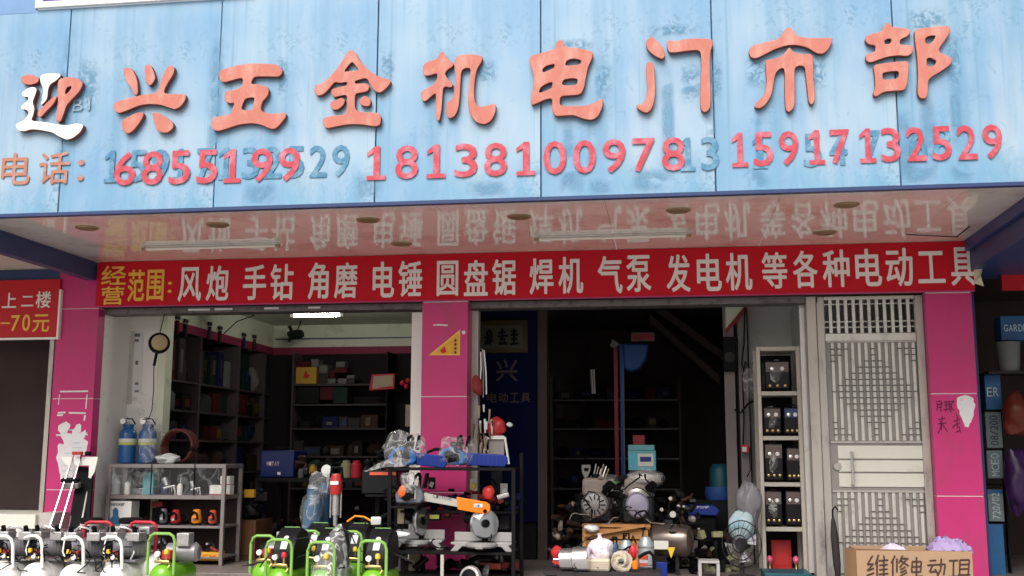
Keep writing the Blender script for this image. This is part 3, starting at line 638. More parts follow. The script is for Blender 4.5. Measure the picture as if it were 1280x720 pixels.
def pack(px0, py0, px1, py1, Y, dep, mt, label, txt=None, rot=False, tmat='print_pale', name='carton', cat='carton', group=None, band=None):
    x0, z1 = XZ(px0, py0, Y); x1, z0 = XZ(px1, py1, Y)
    t = thing(name, label, cat, ((x0+x1)/2, Y, z0), group=group)
    MB().box(x0, x1, Y, Y+dep, z0, z1).build('box', mt, t, bevel=.004)
    if band: MB().box(x0+.002, x1-.002, Y-.002, Y-.0005, z0+(z1-z0)*band[0], z0+(z1-z0)*band[1]).build('printed_band', band[2], t, smooth=False)
    if txt:
        n = len(txt)
        for i, ch in enumerate(txt):
            if ch == ' ': continue
            if rot:
                mb = MB(); h = (z1-z0)*.84/n; zz = z0+(z1-z0)*.08+i*h; w = (x1-x0)*.5; xa_ = x0+(x1-x0)*.25
                vs, fs, (a,b,c,d) = glyph_mesh(ch, 0)
                mb.add([(xa_+w*(1-(y-c)/(d-c)), Y-.003, zz+h*.85*((x-a)/(b-a))) for x, y in vs], fs)
            else:
                mb = MB(); w = (x1-x0)*.8/n; xa_ = x0+(x1-x0)*.1+i*w; h = min((z1-z0)*.4, w*1.5)
                glyph_on(mb, ch, xa_, xa_+w*.82, (z0+z1)/2-h/2, (z0+z1)/2+h/2, Y-.003)
            mb.build('printed_letter', tmat, t, smooth=False)
    return t
pack(1230,468,1253,512,.62,.3,'pack_blue','dark blue carton with white lettering, upper one right of the white paint splash','ER', name='carton')
pack(1231,515,1254,560,.62,.3,'pack_grey','grey carton printed 08/200 sideways right of the pillar','08/200',True,'print_dark')
pack(1233,563,1255,598,.62,.3,'pack_grey','grey carton with sideways pale lettering in the middle of the neighbour stack','MCEO',True)
pack(1234,612,1256,652,.62,.3,'pack_grey','grey blue carton printed 720/02 sideways above the plain blue one','720/02',True, band=(.86,.99,'pack_blue'))
pack(1235,655,1259,735,.62,.3,'pack_blue','plain blue carton lowest at the foot of the neighbour stack')
sh = thing('neighbour_shelf','dark shelf carrying blue cartons right of the pillar','shelf',(at(1242,600,.8).x,.8,0))
for py in (513.5,561.5,606,653.5,740):
    x0, z = XZ(1229,py,.62); x1 = XZ(1262,py,.62)[0]; MB().box(x0, x1, .615, .95, z-.006, z-.0).build('shelf_board','black', sh)
for px in (1228,1260): x, _ = XZ(px,600,.62); MB().box(x-.008, x+.008, .70, .76, 0, at(1240,465,.62).z).build('upright','black', sh)
pack(1250,395,1290,425,.5,.2,'pack_blue','bright blue bag with small white lettering at the right edge','GARDE', name='packet', cat='packet')
pt = thing('white_pot','grey white plastic pot at the right edge below the blue packet','pot',(at(1262,465,.5).x,.5,at(1262,465,.5).z))
MB().lathe([(.075,0),(.085,.02),(.10,.24),(.105,.255),(.10,.26),(.04,.262)], pt.location, n=18).build('pot','pot_white', pt)
MB().box(pt.location.x-.2, pt.location.x+.6, .4, .75, pt.location.z-.02, pt.location.z-.001).build('bracket_shelf','dark_metal', nr)
mat('orange_bag', (.12,.02,.012), .35, var=.5, scale=16); mat('purple_bag', (.035,.012,.06), .3, var=.5, scale=14)
c = at(1270,520,.45); tag(MB().blob(c, (.13,.10,.2), 18, 14, seed=3, amp=.12).build('snack_bag','orange_bag'), 'orange and red crinkled bag hanging at the right edge', 'bag')
c = at(1272,600,.45); tag(MB().blob(c, (.12,.10,.3), 18, 14, seed=5, amp=.12).build('dark_bag','purple_bag'), 'dark purple crinkled bag below the orange one at the right edge', 'bag')

# ============================================================= pillar stickers
mat('worn_white', (.66,.64,.66), .8, var=.1, scale=20, dirt=(.5,.2,.32), dscale=14, dmin=.56)
mat('yellow_print', (.68,.36,.03), .5, var=.35, scale=14); mat('graffiti', (.10,.01,.05), .8)
def flatpoly(px, Y, mt, name, label, cat='paper', th=.002, parent=None):
    mb = MB().extr([at(x, y, Y) for x, y in px], (0, th, 0)); o = mb.build(name, mt, parent, smooth=False)
    if label: tag(o, label, cat if parent is None else None)
    return o
fl = thing('yellow_flag_sticker','yellow triangular flag sticker with gold edge on the middle pink pillar','sticker',tuple(at(565,430,0)))
flatpoly([(536,444),(575,412),(575,444)], -.003, 'banner_gold', 'border', None, parent=fl)
flatpoly([(542,442),(573,417),(573,442)], -.0055, 'yellow_print', 'face', None, parent=fl)
flatpoly([(550,438),(556,433),(558,440),(553,442)], -.008, 'sign_red', 'red_mark', None, parent=fl)
for k in range(4): flatpoly([(568,424+k*5),(570.5,424+k*5),(570.5,427+k*5),(568,427+k*5)], -.008, 'graffiti', 'printed_mark', None, parent=fl)
flatpoly([(541,406),(548,405),(560,406),(559,407.5),(549,407),(542,407)], -.003, 'worn_white', 'tape_remnant', 'thin torn tape remnant above the yellow triangle')
flatpoly([(577,414),(581,413),(582,417),(578,418)], -.003, 'worn_white', 'tape_remnant', 'small pale glue spot right of the tip of the yellow triangle')
tf = thing('tape_outline','white tape outline of a removed poster on the left pink pillar','tape',tuple(at(92,500,0)))
for q in ([(75,488.5),(110,488),(110,490),(75,490.5)],[(74,493),(75,493),(73.5,506),(72.5,506)],[(108,493),(109.5,493),(108,511),(106.5,511)],[(86,515),(107,515.5),(107,517.5),(86,517)],[(72,515),(82,514.5),(82,516.5),(72,517)],[(71.5,518),(79,517.5),(78,520),(71,520)],[(105,519),(107.5,519),(106,526),(104.5,526)],[(70,543),(77,543),(77,545),(70,545)]):
    flatpoly(q, -.003, 'worn_white', 'tape_strip', None, parent=tf)
def jag(pts, seed, amp=2.0, k=3):
    rnd = random.Random(seed); out = []
    for i in range(len(pts)):
        a, b = pts[i], pts[(i+1) % len(pts)]
        for j in range(k): t = j/k; out.append((a[0]+(b[0]-a[0])*t+rnd.uniform(-amp,amp)*(j > 0), a[1]+(b[1]-a[1])*t+rnd.uniform(-amp,amp)*(j > 0)))
    return out
for poly, y in ((jag([(73,532),(82,527),(88,532),(84,540),(90,544),(96,530),(102,532),(98,541),(107,537),(109,544),(104,548),(110,552),(108,566),(100,572),(84,570),(80,556),(76,546)],1), -.003),
                (jag([(72,557),(84,554),(98,566),(96,590),(88,607),(76,604),(74,590),(70,572)],2), -.0045)):
    flatpoly(poly, y, 'worn_white', 'poster_remnant', 'ragged white remnant of a torn poster, '+('upper' if y > -.004 else 'lower')+' on the left pink pillar')
flatpoly(jag([(1196,498),(1206,494),(1217,498),(1219,508),(1215,524),(1211,533),(1206,534),(1202,522),(1197,510)],4,1.3), -.003, 'worn_white', 'paint_splash', 'white paint splash on the right pink pillar', 'paint')
for i,(x,y,w) in enumerate(((80,566,12),(78,574,16),(78,581,14),(77,588,15),(77,595,11),(91,553,9),(90,559,12),(86,537,5))):
    flatpoly([(x,y),(x+w,y-.4),(x+w,y+.9),(x,y+1.2)], -.0065, 'print_pale' if i != 5 else 'tool_blue_' if False else 'print_pale', 'faded_print', 'faded printed line on the torn poster remnant, '+['seventh','first','second','third','fourth','fifth','sixth','eighth'][i]+' of the lines on the left pillar','print')
# scrawled dark writing
def scrawl(strokes, Y, r, name, mt, parent=None, mp=None):
    obs = []
    for s_ in strokes:
        pts = [at(*(mp(p) if mp else p), Y) for p in s_]
        obs.append(MB().tube(pts, r, 5).build(name, mt, parent, smooth=False))
    return obs
gt = thing('graffiti','dark handwritten scrawl beside the white paint splash on the right pink pillar','graffiti',tuple(at(1182,520,0)))
gm = lambda p: (1150+p[0]/9, 480+p[1]/9)
scrawl([[(180,200),(240,190)],[(185,235),(245,225)],[(190,300),(200,215)],[(240,190),(235,310)],[(190,265),(240,260)],[(265,205),(330,195)],[(270,240),(330,232)],[(300,200),(290,310)],[(262,290),(335,280)],[(330,195),(330,300)],[(345,200),(385,190)],[(380,190),(345,250),(380,300)],[(350,215),(345,320)],
 [(210,400),(290,385)],[(250,360),(240,520)],[(200,450),(300,440)],[(245,445),(205,560)],[(250,445),(310,540)],[(225,420),(235,435)],[(370,420),(450,400)],[(410,340),(430,400)],[(375,470),(450,440)],[(415,410),(420,500)],[(400,545),(450,520)],[(365,500),(395,460)],[(440,470),(455,545)]], -.003, .0035, 'pen_stroke', 'graffiti', gt, gm)

# ============================================================= left bay: wall things
def xzbox(px0, py0, px1, py1, Y): a = XZ(px0, py0, Y); b = XZ(px1, py1, Y); return a[0], b[0], b[1], a[1]
YWf = .638
lw = thing('ruler_chart','long narrow white measuring strip with grey marks on the left white wall','chart',tuple(at(171,480,YWf)))
x0,x1,z0,z1 = xzbox(166,415,176,491,YWf); MB().box(x0,x1,YWf-.006,YWf-.001,z0,z1).build('strip','paper',lw)
mat('grey_print', (.16,.15,.17), .7)
for py, h, w in ((417,4,8),(424,3,5),(451,5,3),(478,3,4),(488,2,5)):
    x0,x1,z0,z1 = xzbox(171-w/2,py,171+w/2,py+h,YWf-.006); MB().box(x0,x1,YWf-.009,YWf-.0065,z0,z1).build('printed_mark','grey_print',lw)
mat('photo_dark', (.14,.12,.12), .5, var=.6, scale=25); mat('photo_red', (.40,.06,.05), .5, var=.4, scale=18); mat('photo_blue', (.05,.08,.16), .5, var=.5, scale=18)
for i,(q,mt,lab) in enumerate((((131,462,139,480),'photo_dark','small dark notice, upper left on the white wall'),((142,464,151,481),'photo_dark','small grey notice right of the upper dark one on the white wall'),((132,487,139,506),'photo_dark','narrow dark notice left of the red one on the white wall'),((136,491,148,503),'photo_red','small red notice on the white wall above the cylinders'),((137,504,147,516),'photo_red','square dark red notice hanging below the red one'),((126,518,138,543),'photo_dark','brown notice lowest on the white wall by the pillar'),((138,517,150,540),'photo_blue','dark blue bag shaped notice left of the blue cylinders'))):
    x0,x1,z0,z1 = xzbox(*q,YWf); tag(MB().box(x0,x1,YWf-.008-.002*i,YWf-.001,z0,z1).build('notice',mt),lab,'notice')
x0,x1,z0,z1 = xzbox(161,414,164,505,YWf); tag(MB().box(x0,x1,YWf-.012,YWf-.001,z0,z1).build('cable_cover','alu'),'thin grey cable cover strip running down the white wall','cable cover')
# hanging reel
rc = at(199,429,.02); rl = thing('hanging_reel','black and beige cable reel hanging in front of the white wall edge','reel',tuple(rc))
mat('reel_beige', (.34,.26,.14), .5, var=.2)
MB().lathe([(.03,-.05),(.095,-.045),(.098,0),(.095,.04),(.03,.045)], rc, (.55,-1,0), 22).build('drum','black', rl)
MB().lathe([(.02,0),(.066,.002),(.072,.01),(.05,.02),(.01,.022)], rc+Vector((.55,-1,0)).normalized()*.046, (.55,-1,0), 20).build('side_disc','reel_beige', rl)
MB().tube([rc+Vector((0,0,.09)), (rc.x-.01,.12,2.31)], .005, 5).build('hanging_cord','black', rl)
p0 = rc+Vector((-.02,0,-.09)); MB().tube([p0, p0+Vector((-.02,0,-.12))], .014, 6).build('plug','black', rl)
MB().tube([p0+Vector((-.02,0,-.12)), p0+Vector((-.02,.02,-.35)), at(190,512,.05), at(186,524,.05), at(178,524,.05)], .0045, 5).build('cable','black', rl)

# ============================================================= glass cabinet
YC = .2; CD = .42
cx0, cx1 = at(131,640,YC).x, at(280,640,YC).x
rz = {k: at(205,k,YC).z for k in (580,585,619,624,657,660,690)}
cab = thing('display_cabinet','metal framed display cabinet with tools in front of the left white wall','cabinet',((cx0+cx1)/2,YC,0))
mat('cab_metal', (.28,.25,.245), .4, .4, var=.15, dirt=(.15,.12,.12), dscale=9); film('cab_glass', (.6,.65,.66), .05, .05); film('plastic_wrap', (.62,.62,.63), .26, .14); film('plastic_clear', (.7,.7,.72), .17, .10)
MB().box(cx0, cx1, YC, YC+CD, rz[585], rz[580]).build('top','cab_metal', cab, bevel=.003)
for a,b in ((619,624),(657,660)): MB().box(cx0+.02, cx1-.02, YC+.01, YC+CD-.01, rz[b], rz[a]).build('shelf','cab_metal', cab, bevel=.002)
MB().box(cx0+.02, cx1-.02, YC+.01, YC+CD-.01, .06, .075).build('shelf','cab_metal', cab)
for x in (cx0, cx1-.035):
    for y in (YC, YC+CD-.035): MB().box(x, x+.035, y, y+.035, 0, rz[585]-.001).build('post','cab_metal', cab, bevel=.003)
MB().box(cx0+.036, cx1-.036, YC+CD-.01, YC+CD-.004, .08, rz[585]-.002).build('back_panel','dark_wall', cab)
MB().box(at(189,600,YC).x-.004, at(189,600,YC).x+.004, YC-.006, YC+.002, rz[619], rz[580]).build('door_edge','black', cab)
MB().box(at(243,600,YC).x-.004, at(243,600,YC).x+.004, YC-.006, YC+.002, rz[619], rz[580]).build('door_edge','black', cab)
MB().box(cx0+.036, cx1-.036, YC+.003, YC+.006, rz[619]+.002, rz[585]-.002).build('glass_pane','cab_glass', cab)
zs1 = rz[619]; zsh2 = rz[657]; ztp = rz[580]
S = lambda px, Y=.34: at(px, 600, Y).x
def pxm(Y): return 1349.2/(Y+9.9)
k1 = 1/pxm(.34)
# upper shelf contents
mat('milky', (.62,.64,.64), .4, var=.06); mat('silver', (.62,.62,.64), .25, .9, var=.08); mat('teal_box', (.13,.36,.40), .5, var=.2); mat('navy_plastic', (.03,.04,.14), .35)
bt = thing('spray_cup','white cone topped plastic spray cup at the left of the upper cabinet shelf','spray cup',(S(143),.34,zs1))
MB().lathe([(.062,0),(.064,.01),(.062,.10)], bt.location, n=18).build('cup','milky', bt)
MB().lathe([(.064,.102),(.055,.12),(.022,.19),(.012,.20),(.012,.215),(.018,.22),(.01,.225)], bt.location, n=18).build('cone_lid','milky', bt)
cn = thing('spray_can','small white and silver can beside the cone topped cup','can',(S(160),.34,zs1)); MB().lathe([(.027,0),(.028,.005),(.028,.10),(.02,.11)], cn.location, n=14).build('can','white_paint', cn); MB().lathe([(.015,.11),(.014,.125),(.005,.13)], cn.location, n=10).build('cap','silver', cn)
tb = pack(179,590,191,618.5,.36,.08,'teal_box','teal green box standing on the upper cabinet shelf')
c_ = (S(170),.45,zs1+.13); ow = MB().blob(c_, (.08,.06,.07), seed=11, amp=.15).build('wrapped_part','plastic_wrap'); tag(ow,'clear bag of fittings at the back of the upper cabinet shelf','bag')
tag(MB().box(S(160),S(182),.40,.55,zs1,zs1+.055).build('fittings_tray','silver',bevel=.004),'low metal tray under the clear bag in the cabinet','tray')
def spray_gun(x, lab, s=1, y=.32):
    t = thing('spray_gun', lab, 'spray gun', (x,y,zs1)); L = t.location
    MB().cyl(L+Vector((-.05*s,0,.06*s)), L+Vector((.06*s,0,.085*s)), .016*s, .012*s).build('barrel','silver', t)
    MB().cyl(L+Vector((-.02*s,0,.085*s)), L+Vector((-.05*s,0,.155*s)), .026*s, .030*s, 14).build('cup','silver', t)
    MB().tube([L+Vector((.045*s,0,.08*s)), L+Vector((.06*s,0,.04*s)), L+Vector((.062*s,0,.0))], .011*s, 8).build('grip','silver', t)
    MB().tube([L+Vector((.02*s,0,.07*s)), L+Vector((.03*s,0,.04*s)), L+Vector((.025*s,0,.015*s))], .004, 6).build('trigger','chrome', t)
spray_gun(S(213),'silver spray gun with tilted cup on the upper cabinet shelf')
spray_gun(S(246),'small silver spray gun near the white boxes on the upper shelf', .8)
tag(MB().box(S(196),S(206),.42,.5,zs1,zs1+.13).build('navy_case','navy_plastic',bevel=.008),'dark navy plastic case behind the silver spray gun','case')
wb = thing('oil_bottle','slim white bottle with nozzle on the upper cabinet shelf','bottle',(S(228),.30,zs1)); MB().lathe([(.024,0),(.026,.01),(.026,.085),(.012,.105)], wb.location, n=14).build('bottle','white_paint', wb); MB().cyl(wb.location+Vector((0,0,.106)), wb.location+Vector((.006,0,.18)), .007,.003,8).build('nozzle','silver', wb)
frm = thing('wire_display_frame','thin grey metal display frame standing in the upper cabinet shelf','frame',(S(200),.38,zs1)); a,b = S(190), S(210)
MB().tube([(a,.38,zs1),(a,.38,zs1+.22),(b,.38,zs1+.22),(b,.38,zs1)], .004, 6).build('frame','cab_metal', frm)
for q,lab in (((264,596,275,606),'white carton with red edge, upper left of three in the cabinet'),((275.5,595,287,606),'white carton, upper right of three in the cabinet'),((262,606.5,276,618.5),'white carton with red edge, lower left of three in the cabinet'),((276.5,606.5,287,618.5),'white carton, lower right in the cabinet')):
    if 'upper left' in lab: continue
    pack(*q,.30,.10,'white_paint',lab.replace('of three ',''), band=(.0,.10,'phone_red'))
# lower shelf: blower box and angle grinders
bx_ = pack(134,626,163,656.5,.24,.16,'white_paint','white carton printed with a blue power tool on the lower cabinet shelf')
x0,x1,z0,z1 = xzbox(138,642,150,656,.238); mat('tool_blue', (.04,.15,.32), .5, var=.2); mat('print_blue', (.10,.24,.5), .5)
flatpoly([(137,655),(138,648),(141,645),(141,637),(145,634),(148,638),(148,645),(151,650),(150,656)], .237, 'tool_blue', 'tool_picture', None, parent=bx_)
for i,ch in enumerate('UNPower'): glyph_px(ch,(137+i*2.8,629,139.3+i*2.8,632.5),.237,'printed_letter','print_dark',bx_,0,.001)
def power_tool(px, mt, lab, w=.045, h=.11, Y=.30):
    t = thing('power_tool', lab, 'power tool', (S(px,Y),Y,zsh2)); L = t.location
    MB().lathe([(w*.8,0),(w,.012),(w,h*.35),(w*.86,h*.6),(w*.8,h*.9),(w*.5,h)], L+Vector((0,0,.02)), n=14).build('housing', mt, t)
    MB().lathe([(w*.95,0),(w*1.05,.01),(w*.7,.02)], L, n=14).build('base_disc','dark_metal', t)
    MB().tube([L+Vector((-w*.7,-.02,h*.75)),L+Vector((-w*.2,-w-.02,h*1.0)),L+Vector((w*.5,-w-.01,h*.9)),L+Vector((w*.6,-w,h*.45))], .010, 7).build('handle','black', t)
    MB().cyl(L+Vector((0,-w*.9,h*.45)), L+Vector((0,-w-.012,h*.45)), .018,.014,12).build('spindle','chrome', t)
mat('tool_red', (.45,.03,.03), .35, var=.15); mat('tool_orange', (.85,.28,.02), .35, var=.1); mat('tool_red2', (.62,.10,.06), .35, var=.15); mat('tool_grey', (.12,.13,.16), .35, var=.3, scale=20)
power_tool(207,'tool_grey','dark grey power tool with chrome spindle on the lower cabinet shelf',.038,.13)
power_tool(222,'tool_red','dark red power tool next to the grey one on the lower cabinet shelf',.047,.12)
power_tool(248,'tool_orange','bright orange power tool on the lower cabinet shelf',.047,.125)
power_tool(268,'tool_red2','orange red power tool at the right end of the lower cabinet shelf',.040,.12)
mat('rust_red', (.25,.03,.03), .6, var=.3)
pack(190,627,203,634,.45,.1,'rust_red','dark red flat carton high at the back of the lower cabinet shelf')
pack(190,634.5,206,656.5,.45,.1,'black','black carton under the dark red one in the cabinet')
# bottom shelf
bz = .076
pack(243,690,273,701,.24,.14,'yellow_print','yellow carton with red lettering at the bottom of the cabinet','RCH', False,'sign_red')
def heap(name, label, c, r, mts, n, seed, cat='parts', kind='stuff', size=(.015,.045)):
    rnd = random.Random(seed); t = thing(name, label, cat, tuple(c))
    for mt in mts:
        mb = MB()
        for _ in range(n):
            p = Vector(c)+Vector((rnd.uniform(-r[0],r[0]), rnd.uniform(-r[1],r[1]), rnd.uniform(0,r[2])*rnd.random()**.5))
            q = rnd.random(); s_ = rnd.uniform(*size)
            if q < .4: mb.cbox(p, (s_*2, s_, s_*rnd.uniform(.5,1.4)), rnd.uniform(0,3), rnd.uniform(-.6,.6))
            elif q < .75:
                d = Vector((rnd.uniform(-1,1),rnd.uniform(-1,1),rnd.uniform(-.5,1))).normalized(); mb.cyl(p, p+d*s_*2, s_*.4, n=9)
            else: mb.blob(p, (s_*.8,s_*.8,s_*.7), 8, 6, .15, rnd.randint(0,99))
        mb.build('loose_parts', mt, t, kind='stuff')
    return t
heap('motor_parts','heap of small dark and silver motor parts on the bottom cabinet shelf',(S(252,.36),.36,.08),(.16,.09,.13),['dark_metal','silver','rust_red'],10,4)
heap('metal_parts','jumble of silver machine fittings left of the heap on the cabinet bottom',(S(215,.36),.36,.08),(.2,.09,.16),['dark_metal','silver'],16,5)
tag(MB().lathe([(.04,0),(.055,.01),(.055,.02),(.03,.026)], (S(160,.34),.34,zsh2), n=18).build('round_disc','milky'),'round white lid lying right of the tool carton','lid')
# refrigerant cylinders on top
mat('cyl_blue', (.015,.09,.26), .3, var=.12, coat=.3); mat('cyl_label', (.62,.62,.55), .6); mat('cyl_yellow', (.52,.50,.12), .6)
def gas_cylinder(px, lab, wrapped):
    x = S(px,.42); t = thing('gas_cylinder', lab, 'gas cylinder', (x,.42,ztp)); L = t.location; r = .082
    MB().lathe([(r*.85,0),(r,.012),(r,.27),(r*.9,.305),(r*.55,.335),(r*.3,.345)], L, n=24).build('body','cyl_blue', t)
    MB().lathe([(r+.0015,.20),(r+.0015,.235)], L, n=24).build('white_label','cyl_label', t)
    MB().lathe([(r+.0015,.175),(r+.0015,.199)], L, n=24).build('yellow_label','cyl_yellow', t)
    MB().lathe([(r*.62,.335),(r*.66,.37),(r*.60,.372)], L, n=20).build('collar','cyl_blue', t)
    MB().cyl(L+Vector((0,0,.34)), L+Vector((0,0,.40)), .014,.012).build('valve','silver', t)
    MB().cyl(L+Vector((-.02,-.05,.40)), L+Vector((-.022,-.075,.40)), .032,.032,18).build('gauge','silver', t)
    MB().cyl(L+Vector((-.0221,-.0755,.40)), L+Vector((-.0222,-.078,.40)), .026,.026,18).build('gauge_face','white_paint', t)
    MB().tube([L+Vector((-.06,-.02,.385)),L+Vector((-.02,-.03,.43)),L+Vector((.05,-.03,.42)),L+Vector((.075,-.01,.37))], .007, 7).build('hose','black', t)
gas_cylinder(157,'blue gas cylinder with yellow and white label standing left on the cabinet',0)
gas_cylinder(182,'blue gas cylinder partly under clear plastic, right one on the cabinet',1)
tag(MB().blob((S(186,.40),.40,ztp+.22), (.115,.12,.26), 18, 14, .09, 21, flat=-.21).build('plastic_bag','plastic_clear'),'clear plastic bag over the right blue gas cylinder','bag')
tag(MB().blob((S(208,.34),.34,ztp+.045), (.13,.09,.05), 18, 10, .16, 22, flat=-.044).build('white_bag','milky'),'crumpled off white bag lying on the cabinet top','bag')
coil = thing('cable_coil','dark brown red coil of cable standing on the cabinet behind the white bag','cable coil',(S(222,.5),.5,ztp)); mb = MB(); mat('coil_brown', (.12,.035,.03), .5, var=.4, scale=20)
for k in range(7):
    r_ = .155-.006*(k % 3); mb.tube([(S(222,.5)+r_*cos(a), .44+.022*k+.01*sin(3*a), ztp+.165+r_*sin(a)*1.02) for a in [i*pi/9 for i in range(18)]], .011, 6, closed=True)
mb.build('coil','coil_brown', coil)

# ============================================================= leaning tile cutter
tc_ = thing('tile_cutter','tile cutter with two chrome rails leaning upright against the left pink pillar','tile cutter',(at(70,690,-.35).x,-.35,-.0))
Yl, Yu = -.50, -.10
def lean(pa, pb, off=0): return [at(pa[0],pa[1],Yl-off), at(pb[0],pb[1],Yu-off)]
q = [at(78,700,Yl+.03), at(108,700,Yl+.03), at(116,585,Yu+.03), at(98,583,Yu+.03)]; MB().extr(q, (0,.025,0)).build('base_board','black', tc_)
for pa, pb in (((57,664),(73,606)),((71,660),(89,606)),((79,600),(93,570)),((90,600),(102,570))): pass
MB().tube(lean((52,690),(92,568),.05), .0085, 8).build('rail','chrome', tc_)
MB().tube(lean((66,690),(102,568),.05), .0085, 8).build('rail','chrome', tc_)
MB().tube(lean((80,690),(96,610),.0), .007, 8).build('rail','cab_metal', tc_)
MB().tube(lean((95,690),(112,600),.0), .009, 8).build('edge_bar','alu', tc_)
ca = at(88,600,-.25); mb = MB().cbox(ca, (.16,.06,.03), 0, .3); mb.build('carriage','black', tc_, bevel=.006)
MB().cbox(ca+Vector((.01,.01,-.045)), (.15,.05,.05), 0, .3).build('carriage_block','cab_metal', tc_, bevel=.006)
MB().extr([at(75,571,-.16),at(122,571,-.16),at(121,582,-.16),at(83,582,-.16)], (0,.02,0)).build('end_plate','white_paint', tc_, bevel=.003)
MB().extr([at(112,572,-.165),at(122.5,571.5,-.165),at(118,590,-.17),at(113,598,-.17),at(110.5,597,-.17)], (0,.012,0)).build('scale_blade','white_paint', tc_)
MB().cbox(at(97,566.5,-.2), (.09,.04,.03)).build('red_clamp','tool_red', tc_, bevel=.006)
MB().cbox(at(110,567,-.16), (.05,.04,.04)).build('clamp_knob','black', tc_, bevel=.01)

# ============================================================= left bay shelving & goods
sside = thing('side_shelving','tall shelving along the left wall of the left bay filled with dark goods','shelving',(Xs,2,0))
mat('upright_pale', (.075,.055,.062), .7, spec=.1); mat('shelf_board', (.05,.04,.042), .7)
ups = []
for px in (248,297,330,361):
    # find Y where the wall plane X=Xs projects to px
    p = onx(px, 520, Xs); Yp = p.y; ups.append(Yp)
    MB().box(Xs-.34, Xs, Yp-.02, Yp+.02, 0, zs2-.002).build('upright','upright_pale', sside)
zlev = [.02,.42,.80,1.15,1.45,1.75]
yb = [.78]+ups; yb = [y for y in yb if y < YB-.05]+[YB-.04]
for z in zlev:
    for i in range(len(yb)-1): MB().box(Xs-.34, Xs-.005, yb[i]+.022, yb[i+1]-.022, z-.02, z).build('shelf_board','shelf_board', sside)
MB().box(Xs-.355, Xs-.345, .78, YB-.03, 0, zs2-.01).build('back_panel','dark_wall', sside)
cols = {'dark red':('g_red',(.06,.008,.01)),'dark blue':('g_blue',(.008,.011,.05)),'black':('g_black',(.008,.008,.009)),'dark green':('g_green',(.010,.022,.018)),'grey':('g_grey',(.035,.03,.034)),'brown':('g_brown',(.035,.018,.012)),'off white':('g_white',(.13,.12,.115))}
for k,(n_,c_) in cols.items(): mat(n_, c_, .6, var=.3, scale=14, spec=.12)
rg = random.Random(5); mat('lab_a',(.11,.10,.095),.5,var=.4,scale=60); mat('lab_b',(.09,.012,.012),.5,var=.5,scale=50); mat('lab_c',(.012,.03,.10),.5,var=.5,scale=50); mat('lab_d',(.10,.065,.015),.5,var=.4,scale=50)
LV = ['bottom shelf','second shelf up','third shelf up','fourth shelf up','fifth shelf up','top shelf']
BY = ['nearest','second','third','fourth','farthest']
def good(x0, x1, y0, y1, z, h, key, place):
    n_, _ = cols[key]; q = rg.random(); key = ('tall ' if h > .2 else 'low ' if h < .13 else '')+key
    if q < .62:
        o = MB().box(x0, x1, y0, y1, z+.001, z+h).build('carton', n_, None, bevel=.004); c = 'carton'
    elif q < .85:
        r = min(x1-x0, y1-y0)/2; o = MB().lathe([(r*.9,0),(r,.01),(r,h*.7),(r*.6,h*.86),(r*.35,h*.9),(r*.35,h)], ((x0+x1)/2,(y0+y1)/2,z+.001), n=12).build('bottle', n_); c = 'bottle'
    else:
        o = MB().blob(((x0+x1)/2,(y0+y1)/2,z+h*.45), ((x1-x0)/2,(y1-y0)/2,h*.5), 10, 7, .18, rg.randint(0,99), flat=-h*.44).build('sack', n_); c = 'sack'
    if c == 'carton' and rg.random() < .75:
        u0, u1 = sorted((rg.uniform(.08,.45), rg.uniform(.55,.92))); v0, v1 = rg.uniform(.15,.4), rg.uniform(.5,.85); lm = rg.choice(['lab_a','lab_b','lab_c','lab_d'])
        MB().box(x0+(x1-x0)*u0, x0+(x1-x0)*u1, y0-.002, y0-.0005, z+h*v0, z+h*v1).build('printed_label', lm, o, smooth=False)
        if 'left wall' in place: MB().box(x1+.0005, x1+.002, y0+(y1-y0)*u0, y0+(y1-y0)*u1, z+h*v0, z+h*v1).build('printed_label', lm, o, smooth=False)
    tag(o, f'{key} {c} on the {place}', c, f'{key} {c}s, {place}')
for zi, z in enumerate(zlev):
    top = (zlev[zi+1]-.03) if zi < len(zlev)-1 else zs2-.02
    for i in range(len(yb)-1):
        y = yb[i]+.03
        while y < yb[i+1]-.12:
            w = rg.uniform(.1,.26); w = min(w, yb[i+1]-.03-y)
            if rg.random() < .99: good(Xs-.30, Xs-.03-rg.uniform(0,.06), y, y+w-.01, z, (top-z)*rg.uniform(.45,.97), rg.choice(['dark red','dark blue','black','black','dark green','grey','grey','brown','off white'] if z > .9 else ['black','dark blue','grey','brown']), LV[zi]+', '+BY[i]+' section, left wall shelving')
            y += w
# back shelving
sback = thing('back_shelving','dark shelving against the back wall of the left bay with cartons on top rows','shelving',(-3,YB-.2,0))
YS = YB-.36
xsa, xsb = at(366,500,YS).x, at(482,500,YS).x
zl2 = [at(400,k,YS).z for k in (660,610,570,535,505,480)]
for z in zl2: MB().box(xsa, xsb, YS+.005, YB-.03, z-.02, z).build('shelf_board','shelf_board', sback)
for x in (xsa-.02, xsb): MB().box(x, x+.02, YS, YB-.03, 0, zs2-.01).build('upright','upright_pale' if x < xsb-.1 else 'black', sback)
def gpx(px0, py0, px1, py1, mt, lab, Y=YS+.03, dep=.2, **k): return pack(px0,py0,px1,py1,Y,dep,mt,lab,**k)
mat('g_yellow', (.42,.25,.03), .5, var=.15)
y_ = gpx(370,459,395,479.6,'g_yellow','yellow carton with a red emblem at the left of the top back shelf'); flatpoly([(380,468),(382,462),(384,467),(388,469),(384,473),(379,473)], YS+.025, 'sign_red','emblem',None,parent=y_)
gpx(399,456,409,466,'g_white','small white carton standing on others beside the yellow one'); gpx(399,466.5,410,479.6,'g_grey','grey carton under the small white one')
